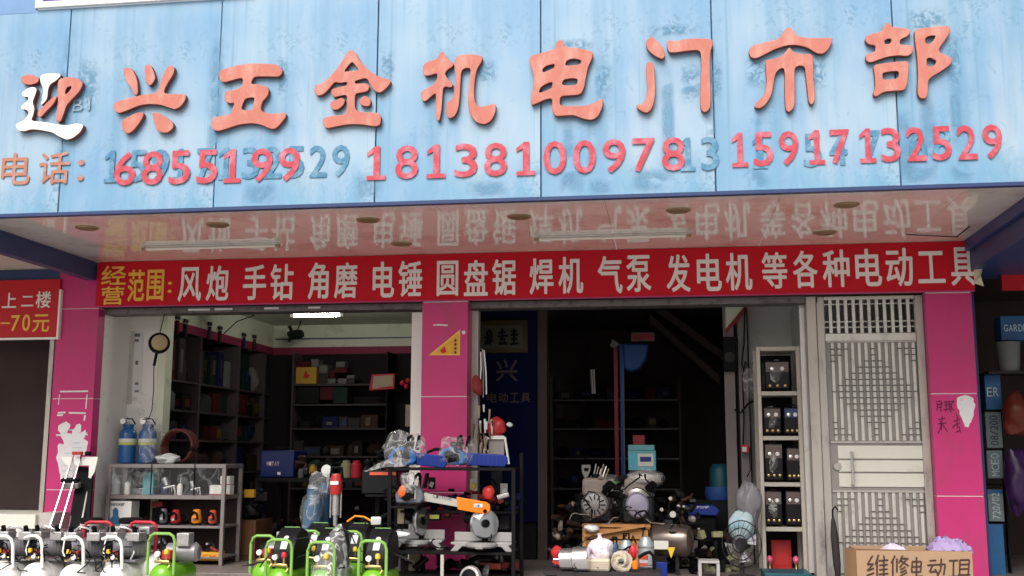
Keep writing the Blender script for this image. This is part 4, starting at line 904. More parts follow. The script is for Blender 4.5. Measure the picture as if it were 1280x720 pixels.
gpx(389,449,398,458.5,'g_white','white bag shaped carton on top of the yellow carton', name='carton'); gpx(371,452,387,458.5,'g_red','flat dark red carton stacked on the yellow carton')
gpx(420,452,431,459,'g_white','white carton, highest on the right pile of the top back shelf'); gpx(418,459.5,433,466,'g_red','dark red carton under the highest white one')
gpx(412,462,418,472,'g_red','narrow red carton in the middle of the top back shelf')
gpx(409,473,419,479.6,'g_white','low white carton with dark writing, middle of the top back shelf','OKE',False,'print_dark') if False else gpx(409,473,419,479.6,'g_white','low white carton in the middle of the top back shelf')
gpx(422,473,433,479.6,'g_white','low white carton right of the middle on the top back shelf'); gpx(433.5,469,443,473,'g_white','flat white carton on the right end pile'); gpx(433.5,473.5,443,479.6,'g_grey','grey carton with two rings at the right end of the top back shelf')
gpx(400,484,416,500,'g_red','dark red carton on the second back shelf'); gpx(416.5,484,434,504,'g_green','dark green carton on the second back shelf')
gpx(372,484,398,504,'g_black','black carton at the left of the second back shelf')
for i, z in enumerate(zl2[:-2]):
    x = xsa+.02
    while x < xsb-.15:
        w = rg.uniform(.1,.24)
        if rg.random() < .98: good(x, x+w-.01, YS+.03, YS+.26, z, rg.uniform(.1,.2), rg.choice(['black','black','grey','dark blue','brown']), LV[i]+' of the back shelving')
        x += w
# red diamond, picture
YBw = YB-.003
dm = thing('red_diamond_charm','red diamond shaped paper charm high on the back wall of the left bay','charm',tuple(at(471,457,YBw))); mat('charm_red', (.45,.015,.03), .6)
flatpoly([(471,447),(481,457.5),(471,468),(461.5,457.5)], YBw-.004, 'charm_red','paper',None,parent=dm)
glyph_px('福',(466,452.5,476,462.5),YBw-.006,'printed_character','graffiti',dm,.0,.002)
pc = thing('leaning_picture','tan picture in a dark red frame leaning below the red diamond','picture',tuple(at(478,480,YB-.3))); mat('tan', (.34,.28,.2), .6, var=.15)
MB().extr([at(465,468,YB-.4),at(493,467,YB-.4),at(493,486,YB-.4),at(461,488,YB-.4)], (0,.03,0)).build('frame','charm_red', pc); MB().extr([at(467,470,YB-.41),at(491,469,YB-.41),at(491,482,YB-.41),at(465,486,YB-.41)], (0,.008,0)).build('picture','tan', pc)
lt = thing('red_lantern_cluster','small red ornament cluster by the white edge of the left bay','ornament',tuple(at(505,480,2.5)))
for i,(x,y) in enumerate(((503,479),(508,483),(510,476))): MB().blob(at(x,y,2.5), (.03,.03,.03), 8, 6, .1, i).build('bauble','charm_red', lt)
tag(MB().box(at(507,505,2.4).x, at(514,505,2.4).x, 2.4,2.5, at(510,533,2.4).z, at(510,506,2.4).z).build('tan_carton','tan'),'tall tan carton by the white wall edge of the left bay','carton')
# lamp in the left bay (lit) and the oscillating fan on the wall
LZ = ZC-.09
a = at(368,394.5,1.6); zl_ = a.z; b = at(425,394,1.6)
lp = thing('lit_fluorescent_lamp','lit white fluorescent tube near the ceiling of the left bay','lamp',((a.x+b.x)/2,1.6,zl_))
MB().cyl((a.x,1.6,zl_),(b.x,1.6,zl_),.016,n=12).build('tube','lit_tube', lp); MB().box(a.x-.03,b.x+.03,1.585,1.64,zl_+.02,zl_+.05).build('batten','white_paint', lp)
for x in (a.x+.09, b.x-.05): MB().cyl((x,1.61,zl_+.05),(x,1.61,ZC),.004,n=6).build('hanger','black', lp)
for x in (a.x-.02, b.x+.02): MB().box(x-.02,x+.02,1.58,1.62,zl_-.02,zl_+.019).build('socket','white_paint', lp)
fc = at(370,418,3.2); fn = thing('wall_fan','small dark wall fan below the ceiling in the far corner of the left bay','fan',tuple(fc)); 
MB().blob(fc, (.11,.08,.06), 12, 8, .14, 31).build('fan_head','g_green', fn); MB().tube([fc, fc+Vector((.05,.1,.25)), (fc.x+.05,3.3,ZC)], .008, 6).build('stem','black', fn)
for k in range(3):
    A = k*2.1; d = Vector((cos(A),-.2,sin(A))).normalized(); MB().cbox(fc+Vector((0,-.09,0))+d*.06, (.10,.012,.04), 0, 0, -A).build('blade','g_black', fn)
hk = at(330,395,1.2); wr = thing('ceiling_wire','thin black wire hanging diagonally under the left bay ceiling','wire',tuple(hk)); MB().tube([at(279,418,1.2), at(296,402,1.2), at(318,394,1.2)], .006, 5).build('wire','black', wr)
# brown cupboards, blue welder, green can and floor clutter of the left bay
mat('wood_dark', (.16,.07,.035), .55, var=.25, scale=5, stretch=(1,1,.2)); mat('welder_blue', (.006,.016,.12), .35)
cb = thing('brown_cupboard','dark brown wooden cupboard right of the display cabinet','cupboard',(at(300,690,.75).x,.75,0))
x0,x1,z0,z1 = xzbox(281,650,318,700,.75); MB().box(x0,x1,.75,1.2,0,z1).build('carcass','wood_dark',cb,bevel=.004); MB().box(x0+.03,(x0+x1)/2-.005,.735,.748,.05,z1-.03).build('door','g_brown',cb,bevel=.003); MB().box((x0+x1)/2+.005,x1-.03,.735,.748,.05,z1-.03).build('door','wood_dark',cb,bevel=.003)
tg = heap('tool_heap','dark heap of packed tools on the brown cupboard',(((x0+x1)/2),.95,z1),(.12,.15,.28),['g_black','g_blue','g_grey'],14,9,size=(.03,.07))
pack(305,612,317,622,.7,.06,'yellow_print','small yellow label carton above the brown cupboard')
wd = thing('blue_welder','dark blue welding machine with white lettering inside the left bay','welding machine',(at(346,590,1.2).x,1.2,at(346,598,1.2).z))
x0,x1,z0,z1 = xzbox(326,563,367,597,1.2); MB().box(x0,x1,1.2,1.6,z0,z1).build('casing','welder_blue',wd,bevel=.012)
MB().tube([(x0+.08,1.4,z1),(x0+.09,1.4,z1+.03),(x1-.09,1.4,z1+.03),(x1-.08,1.4,z1)],.008,6).build('handle','black',wd)
for i,ch in enumerate('WITAY'): glyph_px(ch,(333+i*3.3,577,335.8+i*3.3,582),1.199,'printed_letter','banner_print',wd,0,.001)
MB().box(at(346.5,590,1.19).x,at(350.5,590,1.19).x,1.192,1.199,at(348,593.5,1.19).z,at(348,590,1.19).z).build('label','white_paint',wd)
bn = thing('welder_bench','dark workbench carrying the blue welding machine','workbench',(at(340,700,1.2).x,1.2,0)); x0,x1,_,_ = xzbox(318,600,500,700,1.1); MB().box(x0,x1,1.1,1.8,z0-.04,z0-.002).build('top','g_black',bn)
for x in (x0+.03,x1-.07):
    for y in (1.13,1.7): MB().box(x,x+.04,y,y+.04,0,z0-.041).build('leg','g_black',bn)
heap('bench_clutter','dark clutter of tools along the workbench in the left bay',(at(430,590,1.4).x,1.45,z0),(.5,.25,.22),['g_black','g_grey','g_green','g_brown'],16,12,size=(.03,.08))
heap('floor_clutter','dark machine parts piled on the floor under the workbench',(at(410,700,1.2).x,1.3,0),(.7,.25,.35),['g_black','g_black','g_grey','g_brown'],18,13,size=(.04,.1))
mat('khaki', (.30,.29,.17), .55, var=.35, scale=16)
heap('khaki_engine_parts','greenish engine parts glinting left of the saw rack',(at(452,640,-.1).x,-.05,0.0),(.14,.1,.55),['khaki','g_green','dark_metal','silver'],12,14,size=(.02,.05))

# ============================================================= compressors on the pavement
mat('tank_white', (.80,.79,.77), .25, var=.05, coat=.4, dirt=(.55,.53,.5), dscale=5, dmin=.62); mat('tank_green', (.15,.40,.02), .28, var=.08, coat=.4); mat('tube_green', (.20,.40,.09), .35, var=.08)
mat('tube_white', (.78,.78,.76), .3, var=.04); mat('tube_red', (.50,.03,.05), .35, var=.1); mat('cast_alu', (.46,.44,.45), .34, .6, var=.3, scale=25, bump=.2, bscale=80)
mat('motor_grey', (.24,.23,.25), .4, .3, var=.2, scale=14); mat('brass', (.55,.38,.15), .3, .8); mat('knob_yellow', (.70,.48,.04), .4); mat('knob_red', (.55,.03,.04), .4); mat('hood_black', (.005,.005,.007), .45, spec=.2); mat('tag_white', (.72,.68,.70), .6); mat('rubber', (.02,.02,.02), .8)
mat('label_green', (.28,.58,.18), .5)
GZ = -.15
def white_compressor(px, lab, arch, Y=-1.62, rz=0, grp='white tank air compressors along the left'):
    g = at(px, 718, Y)
    t = thing('air_compressor', lab, 'air compressor', (g.x, Y, GZ), rz, grp)
    B = lambda mb, n, mt, **k: mb.build(n, mt, t, local=True, **k)
    tk = B(MB().lathe([(.001,0),(.045,.006),(.085,.03),(.106,.065),(.112,.10),(.112,.50),(.106,.535),(.08,.57),(.001,.595)], (0,-.05,.225), (0,1,0), 28), 'tank','tank_white')
    c = MB().lathe([(.1135,.16),(.1135,.175)], (0,-.05,.225), (0,1,0), 28).build('weld_seam','tank_white', tk, local=True)
    flz = MB().box(-.05,.02,-.02,.03,.0,.0) 
    for x, y in ((-.08,.08),(.08,.08),(-.08,.42),(.08,.42)):
        B(MB().box(x-.02,x+.02,y-.02,y+.02,.03,.15), 'foot','tank_white'); B(MB().cyl((x,y,0),(x,y,.032),.025,.02), 'rubber_pad','rubber')
    B(MB().tube([(-.10,.02,.515),(-.03,.0,.535),(.02,0,.533),(.055,0,.51),(.072,0,.47),(.078,0,.40),(.085,0,.30)], .0125, 10), 'front_handle','tube_white')
    if arch: B(MB().tube([(-.115,.42,.33),(-.115,.42,.56),(-.10,.42,.605),(-.07,.42,.618),(.07,.42,.618),(.10,.42,.605),(.115,.42,.56),(.115,.42,.33)], .013, 10), 'rear_handle','tube_red')
    B(MB().box(-.12,.12,.12,.40,.337,.352), 'base_plate','motor_grey', bevel=.003)
    mo = B(MB().lathe([(.05,0),(.072,.02),(.074,.25),(.05,.29)], (-.11,.15,.435), (1,.75,0), 22), 'motor_body','motor_grey')
    mb = MB()
    for k in range(9): mb.lathe([(.078,0),(.078,.006)], Vector((-.11,.15,.435))+Vector((1,.75,0)).normalized()*(.05+.024*k), (1,.75,0), 20)
    mb.build('cooling_ribs','motor_grey', mo, local=True, kind='stuff')
    B(MB().lathe([(.02,0),(.058,.004),(.066,.02),(.064,.05)], (-.14,.128,.435), (1,.75,0), 22), 'fan_cowl','black')
    for k, x in enumerate((-.09, .09)):
        hd = B(MB().cbox((x,.18,.525), (.10,.12,.065)), 'cylinder_head','cast_alu', bevel=.006)
        mb = MB()
        for j in range(6): mb.cbox((x-.035+.014*j,.20,.562), (.005,.096,.022))
        for j in range(3): mb.cbox((x,.20,.505+.018*j), (.096,.108,.005))
        mb.build('cooling_fins','cast_alu', hd, local=True, kind='stuff')
        B(MB().cyl((x,.15,.555),(x,.13,.60),.02,.016,12), 'air_filter','black')
    B(MB().tube([(-.08,.15,.56),(-.02,.12,.60),(.04,.12,.59),(.09,.15,.56)], .008, 8), 'head_pipe','chrome')
    B(MB().tube([(-.13,.14,.55),(-.11,.08,.50),(-.10,.04,.42),(-.06,.03,.35)], .006, 7), 'cable','tube_white')
    B(MB().tube([(.02,.05,.36),(.0,.0,.40),(-.05,-.02,.38),(-.09,.02,.36),(-.12,.06,.38)], .006, 7), 'air_hose','black')
    B(MB().cbox((-.005,.06,.395), (.055,.05,.065)), 'pressure_switch','rust_red', bevel=.006)
    rq = random.Random(int(px)); mb = MB()
    for k in range(5):
        q0 = Vector((rq.uniform(-.1,.1), rq.uniform(.0,.08), rq.uniform(.34,.38))); q2 = Vector((rq.uniform(-.12,.12), rq.uniform(.02,.12), rq.uniform(.36,.50))); q1 = (q0+q2)/2+Vector((rq.uniform(-.07,.07), -.05, rq.uniform(-.02,.06))); mb.tube([q0,(q0+q1)/2+Vector((.01,-.015,.01)),q1,(q1+q2)/2+Vector((-.01,-.01,.015)),q2], .005, 6)
    mb.build('hoses','black', t, local=True, kind='stuff')
    B(MB().cbox((.055,.03,.375), (.035,.03,.05)), 'junction_box','black', bevel=.004)
    B(MB().cyl((-.06,.0,.36),(-.02,.0,.375),.008,.008,8), 'brass_fitting','brass')
    B(MB().cyl((-.0,.03,.385),(-.0,-.0,.385),.022,.022,16), 'gauge','chrome'); B(MB().cyl((.0,-.0005,.385),(.0,-.002,.385),.019,.019,16), 'gauge_face','white_paint')
    B(MB().cyl((-.045,.02,.41),(-.045,.02,.44),.018,.014,12), 'regulator_knob','knob_yellow')
    B(MB().tube([(-.07,.03,.36),(-.03,.03,.37),(.04,.03,.37),(.06,.03,.34)], .009, 8), 'manifold','brass')
    return t
P_ = [(2,'white air compressor cut by the left edge of the photo',0),(40,'second white air compressor from the left without a red handle',0),(90,'white air compressor in front of the tile cutter with a red rear handle',1),(139,'rightmost white air compressor with a red rear handle, left of the green one',1)]
for i,(px,lab,a) in enumerate(P_): white_compressor(px, lab, a, -1.62+.05*(i % 2), (.05,-.12,.10,-.05)[i])
# rear white tank with yellow sticker
wt = thing('air_tank','white air tank with yellow sticker behind the green compressor handle','air tank',(at(168,700,-1.25).x,-1.25,GZ)); MB().lathe([(.001,0),(.07,.012),(.105,.05),(.112,.09),(.112,.4),(.07,.46),(.001,.47)], wt.location+Vector((-.24,.0,.27)), (1,.1,0), 26).build('tank','tank_white', wt)
MB().cbox(wt.location+Vector((-.02,-.112,.26)), (.06,.004,.06)).build('sticker','knob_yellow', wt)
for x in (-.15,.1): MB().cbox(wt.location+Vector((x,0,.085)), (.05,.12,.17)).build('foot','tank_white', wt)
mo = MB().lathe([(.05,0),(.07,.02),(.07,.26),(.05,.28)], wt.location+Vector((-.2,.03,.47)), (1,.1,0), 20).build('motor_body','motor_grey', wt)
for x in (-.16,.08): MB().cbox(wt.location+Vector((x,.02,.56)), (.09,.1,.06)).build('cylinder_head','cast_alu', wt, bevel=.005)
MB().tube([wt.location+Vector(p) for p in ((-.02,-.10,.52),(.04,-.12,.47),(.06,-.13,.40),(.03,-.12,.35))], .007, 7).build('cable','tube_white', wt)
# black round seat like lids behind the white row
for px, lab in ((115,'dark padded flat lid behind the third white compressor'),(164,'dark flat lid with pale rim behind the fourth white compressor')):
    c = at(px, 651, -.75); o = thing('work_stool', lab.replace('lid','stool top'), 'stool', (c.x,c.y,GZ)); MB().lathe([(.09,0),(.10,.01),(.10,.03),(.085,.045)], c+Vector((0,0,-.02)), n=20).build('seat','black', o)
    MB().lathe([(.075,0),(.08,.012)], c+Vector((0,-.02,-.035)), n=20).build('seat_rim','milky', o); MB().cyl((c.x,c.y,GZ),(c.x,c.y,c.z-.03),.018,.018).build('column','chrome', o)
    for k in range(4): A = k*pi/2+.4; MB().tube([(c.x,c.y,GZ+.06),(c.x+.12*cos(A),c.y+.12*sin(A),GZ+.015)],.012,6).build('leg','chrome', o)

def green_compressor(px, lab, Y, top=.575, hood=True, w=.105, knob='knob_yellow', rz=0, tank=True):
    g = at(px, 715, Y); t = thing('air_compressor', lab, 'air compressor', (g.x, Y, GZ), rz, 'green air compressors')
    B = lambda mb, n, mt, **k: mb.build(n, mt, t, local=True, **k)
    B(MB().lathe([(.001,0),(.05,.008),(.088,.035),(.102,.07),(.105,.10),(.105,.42),(.09,.47),(.001,.495)], (0,.0,.23), (0,1,0), 28), 'tank','tank_green')
    for x, y in ((-.07,.1),(.07,.1),(-.07,.4),(.07,.4)): B(MB().box(x-.02,x+.02,y-.02,y+.02,.03,.14), 'foot','tank_green'); B(MB().cyl((x,y,0),(x,y,.032),.025,.02), 'rubber_pad','rubber')
    h = top-.045; B(MB().tube([(-w,.03,.25),(-w,.03,h-.06),(-w+.012,.03,h-.02),(-w+.045,.03,h),(w-.045,.03,h),(w-.012,.03,h-.02),(w,.03,h-.06),(w,.03,.25)], .0115, 10), 'handle','tube_green')
    B(MB().tube([(-.055,.05,.345),(.0,.035,.35),(.055,.05,.345)], .011, 8), 'manifold','brass')
    B(MB().cyl((-.03,.045,.355),(-.03,.045,.39),.007,.007,8), 'gauge_stem','brass')
    B(MB().cyl((-.03,.045,.405),(-.03,.022,.405),.021,.021,16), 'gauge','white_paint')
    B(MB().cyl((.035,.045,.36),(.035,.045,.40),.009,.009,8), 'regulator_stem','brass')
    B(MB().lathe([(.013,0),(.020,.006),(.020,.03),(.012,.04)], (.035,.045,.40), n=12), 'regulator_knob',knob)
    B(MB().tube([(.055,.05,.345),(.07,.03,.32),(.065,.02,.30)], .007, 7), 'outlet','brass')
    if hood:
        hb = MB().extr([(-.085,.12,.305),(-.085,.47,.305),(-.085,.47,.50),(-.085,.42,.57),(-.085,.30,.60),(-.085,.20,.55),(-.085,.12,.44)], (.17,0,0)); hb = B(hb, 'hood','hood_black', bevel=.012)
        n = Vector((0,-.16,.15)).normalized()
        B(MB().extr([(-.028,.125,.453),(.022,.125,.453),(.022,.17,.515),(-.028,.17,.515)], (0,-.003,.003)), 'name_label','tag_white')
        B(MB().extr([(-.06,.30,.602),(.06,.30,.602),(.06,.40,.577),(-.06,.40,.577)], (0,0,.004)), 'top_label','label_green')
        B(MB().cyl((.0,.183,.532),(.0,.180,.536),.018,.018,14), 'round_tag','tag_white')
    else:
        B(MB().lathe([(.05,0),(.07,.02),(.07,.24),(.05,.26)], (-.06,.24,.40), (1,.1,0), 22), 'motor_body','motor_grey')
        B(MB().cbox((.10,.22,.50), (.10,.10,.10)), 'cylinder_head','cast_alu', bevel=.006); B(MB().lathe([(.02,0),(.055,.004),(.062,.02),(.06,.05)], (-.10,.235,.40), (1,.1,0), 20), 'fan_cowl','black')
        B(MB().cbox((0,.14,.39), (.07,.06,.07)), 'pressure_switch','knob_red', bevel=.005)
    return t
green_compressor(198, 'green air compressor standing right of the white row in front of the cabinet', -1.5, .60, False)
green_compressor(326, 'green air compressor at the left of the middle group, rear row', -1.25, .575, False, .098)
green_compressor(346, 'green air compressor with a red knob, front left of the middle group', -1.6, .575, True, .098, 'knob_red')
green_compressor(384, 'green air compressor behind the plastic covered one', -1.05, .60, True, .09)
cc = green_compressor(399, 'green air compressor under a clear plastic cover', -1.66, .565, True, .10)
green_compressor(436, 'green air compressor right behind the plastic covered one, partly hidden', -1.05, .60, True, .09)
green_compressor(464, 'green air compressor with white gauge nearest the saw rack', -1.6, .575, True, .102)
# plastic cover over cc
mb = MB(); ap = at(425,655,-1.35); n = 26
rows_ = [(0,.012,.012),(.06,.05,.06),(.16,.09,.15),(.30,.125,.22),(.45,.14,.26),(.60,.15,.29)]
vs, fs = [], []; rnd = random.Random(8)
bcx, bcy = cc.location.x+.025, cc.location.y+.20; film('cover_film', (.66,.66,.66), .36, .16)
for j,(d,rx_,ry_) in enumerate(rows_):
    k = min(1, j/3); cx_ = ap.x*(1-k)+bcx*k; cy_ = ap.y*(1-k)+bcy*k
    for i in range(n):
        a = 2*pi*i/n; w = 1+.10*sin(7*a+j)*min(1,j/2)+rnd.uniform(-.04,.04); vs.append((cx_+rx_*cos(a)*w, cy_+ry_*sin(a)*w, ap.z-d))
for j in range(len(rows_)-1):
    for i in range(n): k = (i+1) % n; fs.append((j*n+i,j*n+k,(j+1)*n+k,(j+1)*n+i))
cov = MB().add(vs, fs); tag(cov.build('plastic_cover','cover_film'), 'clear plastic cover tied to a point over one green compressor', 'plastic cover')
tag(MB().cbox(ap+Vector((-.03,-.01,-.10)), (.10,.05,.06), 0, .6).build('red_packet','tool_red2', bevel=.01), 'red packet inside the tip of the clear plastic cover', 'packet')

# ============================================================= behind the green group
bw = thing('blue_gas_bottle','blue gas bottle under crumpled plastic behind the green compressors','gas bottle',(at(389,700,-.25).x,-.25,0)); zt_ = at(389,622,-.25).z
MB().lathe([(.075,0),(.08,.02),(.08,zt_-.09),(.07,zt_-.03),(.04,zt_),(.03,zt_+.01)], bw.location, n=22).build('body','tank_steel_blue' if 'tank_steel_blue' in M else mat('tank_steel_blue',(.025,.09,.18),.35,var=.2), bw); MB().cyl(bw.location+Vector((0,0,zt_+.01)), bw.location+Vector((0,0,zt_+.06)), .015).build('valve','brass', bw)
MB().lathe([(.05,zt_-.02),(.055,zt_+.07),(.05,zt_+.075)], bw.location, n=16).build('collar','tank_steel_blue', bw)
tag(MB().blob((bw.location.x,-.25,zt_-.12), (.10,.11,.24), 18, 14, .12, 41).build('plastic_bag','plastic_clear'), 'clear crumpled bag over the blue gas bottle behind the green compressors', 'bag')
b2_ = thing('blue_machine','slim blue grinder like machine wrapped in plastic left of the red hammer','machine',(at(404,640,-.1).x,-.1,0)); zt2 = at(404,603,-.1).z
MB().lathe([(.05,0),(.055,.02),(.055,zt2-.12),(.045,zt2-.04),(.02,zt2)], b2_.location, n=18).build('body','tank_steel_blue', b2_); MB().lathe([(.02,0),(.045,.004),(.045,.03),(.02,.036)], at(409,588,-.12), (0,-1,.2), 18).build('round_cap','milky', b2_); MB().cyl((b2_.location.x,-.1,zt2-.02), at(409,588,-.10), .02).build('neck','black', b2_)
tag(MB().blob(at(402,606,-.12), (.13,.09,.13), 18, 14, .16, 42).build('plastic_bag','plastic_wrap'), 'clear plastic bag around the top of the slim blue machine', 'bag')
dh = thing('demolition_hammer','red demolition hammer with silver barrel standing among the compressors','hammer',(at(420,700,-.4).x,-.4,GZ+.2-.0))
z1_ = at(420,592,-.4).z; z2_ = at(420,618,-.4).z; z3_ = at(420,644,-.4).z; hx_ = at(420,620,-.4).x
MB().lathe([(.045,0),(.052,.03),(.052,z1_-z2_-.05),(.04,z1_-z2_-.01),(.02,z1_-z2_)], (hx_,-.4,z2_), n=18).build('housing','tool_red', dh)
MB().lathe([(.03,0),(.03,z2_-z3_-.001)], (hx_,-.4,z3_), n=16).build('barrel','cast_alu', dh); MB().cyl((hx_,-.4,0),(hx_,-.4,z3_),.012,.02,10).build('chisel','cast_alu', dh)
MB().cbox((hx_,-.455,(z1_+z2_)/2+.01), (.07,.006,.03)).build('label','white_paint', dh)
for d in (-.045,.045): MB().cyl((hx_+d,-.4,z3_-.02),(hx_+d,-.4,z2_+.03),.007,.007,8).build('side_rod','cast_alu', dh)
MB().tube([(hx_-.05,-.4,z1_-.03),(hx_-.04,-.42,z1_+.05),(hx_+.05,-.42,z1_+.05),(hx_+.055,-.4,z1_-.05)],.012,8).build('handle','black', dh)
sp_ = thing('hand_sprayer','white and orange hose nozzle lying on a black compressor hood','nozzle',tuple(at(470,651,-.9))); MB().cbox(at(470,651,-.9), (.08,.05,.06), .3, .2).build('nozzle_body','milky', sp_, bevel=.01); MB().tube([at(434,652,-.9),at(444,645,-.9),at(455,646,-.9),at(464,651,-.9)],.008,7).build('hose','tool_orange', sp_)

# ============================================================= saw rack
YR, YR2 = -.75, -.25
rk = thing('tool_rack','black slotted metal rack carrying saws in front of the middle pillar','rack',(at(562,700,YR).x,YR,GZ))
rx0, rx1 = at(484,640,YR).x, at(644,640,YR).x
zT = at(560,585,YR).z; zM = at(560,641,YR).z; zL = at(560,690,YR).z
mat('rack_black', (.008,.007,.008), .65, var=.3, spec=.1)
for x in (rx0, rx1-.03):
    for y in (YR, YR2-.03): MB().box(x, x+.03, y, y+.03, GZ, zT+(.0 if y < -.5 else .12)).build('post','rack_black', rk, bevel=.003)
for z in (zT, zL, GZ+.20):
    MB().box(rx0+.031, rx1-.031, YR, YR2, z-.02, z).build('shelf','rack_black', rk, bevel=.003)
MB().box(rx0+.031, rx1-.031, YR2-.2, YR2, zM-.02, zM).build('shelf','rack_black', rk, bevel=.003)
MB().box(at(551,700,YR).x, at(555,700,YR).x, YR-.012, YR-.001, GZ+.02, zL-.021).build('strut','alu', rk)
MB().box(at(511,700,-.4).x, at(525,700,-.4).x, -.4,-.36, GZ+.201, zL-.04).build('beige_panel','tan', rk)
def chainsaw(loc, lab, rz, bar, cover, body, L=.42, covercol=None, drop=-.05, lettering=None, ctag=None, grip=True):
    t = thing('chainsaw', lab, 'chainsaw', loc, rz)
    B = lambda mb, n, mt, **k: mb.build(n, mt, t, local=True, **k)
    b = MB().extr([(-.16,-.06,.02),(.04,-.06,.02),(.07,-.06,.06),(.05,-.06,.12),(-.04,-.06,.17),(-.13,-.06,.15),(-.17,-.06,.09)], (0,.13,0)); B(b,'body',body, bevel=.014)
    B(MB().cbox((-.05,-.063,.09), (.12,.02,.08)), 'side_cover',bar if isinstance(bar,str) else 'black', bevel=.008)
    B(MB().lathe([(.045,0),(.05,.01),(.03,.02)], (-.07,-.07,.09), (0,-1,0), 18), 'starter_disc','black')
    B(MB().tube([(-.02,-.08,.06),(-.015,-.085,.16),(.0,-.06,.235),(.01,.0,.255),(.01,.06,.235),(.0,.08,.15),(.0,.08,.06)], .013, 9), 'front_handle','black')
    B(MB().tube([(-.15,.0,.14),(-.20,.0,.15),(-.27,.0,.12),(-.27,.0,.05),(-.16,.0,.03)], .014, 8), 'rear_handle','black')
    B(MB().extr([(.05,-.05,.14),(.075,-.05,.26),(.09,-.05,.26),(.07,-.05,.14)], (0,.1,0)), 'hand_guard','black', bevel=.004)
    dz = drop
    if bar: 
        pts = [(.06,.04),(.06,.105),(L-.03,.10+dz),(L,.075+dz),(L-.03,.045+dz)]
        B(MB().prism([(x,z) for x,z in pts], -.015, -.009), 'guide_bar',bar)
    if cover:
        a, b_ = cover; f_ = lambda x: dz*(x-.06)/(L-.06)
        mb = MB(); mb.prism([(a,.02+f_(a)),(a-.01,.12+f_(a)),(b_-.03,.125+f_(b_)),(b_,.105+f_(b_)),(b_+.005,.06+f_(b_)),(b_-.02,.025+f_(b_))], -.03, .005); cv = B(mb,'bar_cover',covercol, bevel=.006)
        mb = MB()
        for k in range(9): x = a+.02+k*(b_-a-.06)/8; mb.box(x, x+.006, -.034, -.0295, .035+f_(x), .11+f_(x))
        mb.build('cover_ribs',covercol, cv, local=True, kind='stuff')
        if lettering:
            B(MB().cbox(((a+b_)/2+.04,-.036,.075+f_((a+b_)/2)), (.07,.003,.028)), 'label_plate','tag_white')
            for i,ch in enumerate(lettering):
                m2 = MB(); x = (a+b_)/2+.01+i*.013; glyph_on(m2, ch, x, x+.011, .065+f_((a+b_)/2), .084+f_((a+b_)/2), -.039); B(m2,'printed_letter','print_dark', smooth=False)
    return t
mat('saw_blue', (.012,.11,.34), .3, var=.2); mat('cover_blue', (.006,.025,.20), .35, var=.1); mat('cover_orange', (.95,.20,.01), .35, var=.08); mat('bar_grey', (.42,.40,.37), .4, .3, var=.1); mat('saw_orange', (.72,.14,.03), .35, var=.2)
def lx(px, py, Y): return at(px, py, Y)
cs1 = chainsaw((lx(512,583,-.62).x,-.62,zT+.002), 'left chainsaw on top of the rack with a ribbed blue bar cover', -.0, None, (.06,.31), 'saw_blue', .31, 'cover_blue', -.03)
cs2 = chainsaw((lx(574,583,-.56).x,-.56,zT+.002), 'right chainsaw on top of the rack with a longer ribbed blue bar cover', 0, None, (.06,.40), 'saw_blue', .40, 'cover_blue', -.02)
for cs in (cs1, cs2):
    o = MB().blob((-.09,-.075,.06), (.03,.012,.02), 8, 6, .1, 1).build('red_badge','tool_red2', cs, local=True)
    o2 = MB().box(-.07,.03,-.04,.05,.17,.21).build('top_cover','black', cs, local=True, bevel=.012)
tag(MB().blob((cs1.location.x-.05,-.60,zT+.13), (.20,.16,.16), 22, 14, .16, 51, flat=-.125).build('plastic_bag','plastic_clear'), 'clear plastic bag over the left chainsaw', 'bag')
tag(MB().blob((cs2.location.x-.03,-.55,zT+.12), (.17,.15,.15), 22, 14, .14, 52, flat=-.115).build('plastic_bag','plastic_clear'), 'clear plastic bag over the right chainsaw', 'bag')
fl_ = MB().extr([at(455,590,-.8),at(470,580,-.8),at(492,571,-.8),at(515,575,-.75),at(505,583,-.75),at(480,584,-.8)], (0,.04,.0)); tag(fl_.build('plastic_flap','plastic_wrap'), 'flap of clear plastic hanging off the left end of the rack', 'plastic sheet')
cs3 = chainsaw((lx(521,640,-.66).x,-.66,lx(512,632,-.66).z), 'chainsaw with grey lettered bar and orange tip cover on the middle level', 0, 'bar_grey', (.34,.60), 'tool_grey', .60, 'cover_orange', -.09, 'SAIL')
for i,ch in enumerate('LIYAODE'):
    m2 = MB(); x = .14+i*.022; glyph_on(m2, ch, x, x+.018, .070-.02*i/6-.006, .098-.02*i/6-.006, -.017); m2.build('printed_letter','print_dark', cs3, smooth=False, local=True)
MB().blob((-.10,-.075,.11),(.04,.02,.05),10,8,.1,3).build('orange_cap','saw_orange', cs3, local=True); MB().tube([(-.05,-.02,-.0),(-.05,.15,-.0)],.01,6).build('support_hook','rack_black', cs3, local=True)
zc3 = cs3.location.z
MB().box(rx0+.031, lx(530,632,-.5).x, YR+.0, YR2, zc3-.02, zc3+.0).build('shelf','rack_black', rk, bevel=.003)
tag(MB().blob(lx(513,605,-.72), (.08,.07,.11), 16, 12, .18, 53).build('plastic_bag','plastic_clear'), 'clear plastic bag around the orange chainsaw body', 'bag')
tc2 = thing('red_tool','red power tool behind the orange cover on the rack','power tool',tuple(lx(612,616,-.6))); MB().blob(lx(611,616,-.58), (.05,.05,.06), 12, 9, .1, 7).build('body','tool_red', tc2); MB().tube([lx(622,622,-.6),lx(636,618,-.6)], .02, 8).build('grip','cast_alu', tc2); MB().tube([lx(600,610,-.5),lx(604,602,-.5),lx(616,600,-.5),lx(622,608,-.5)], .012, 7).build('handle','black', tc2)
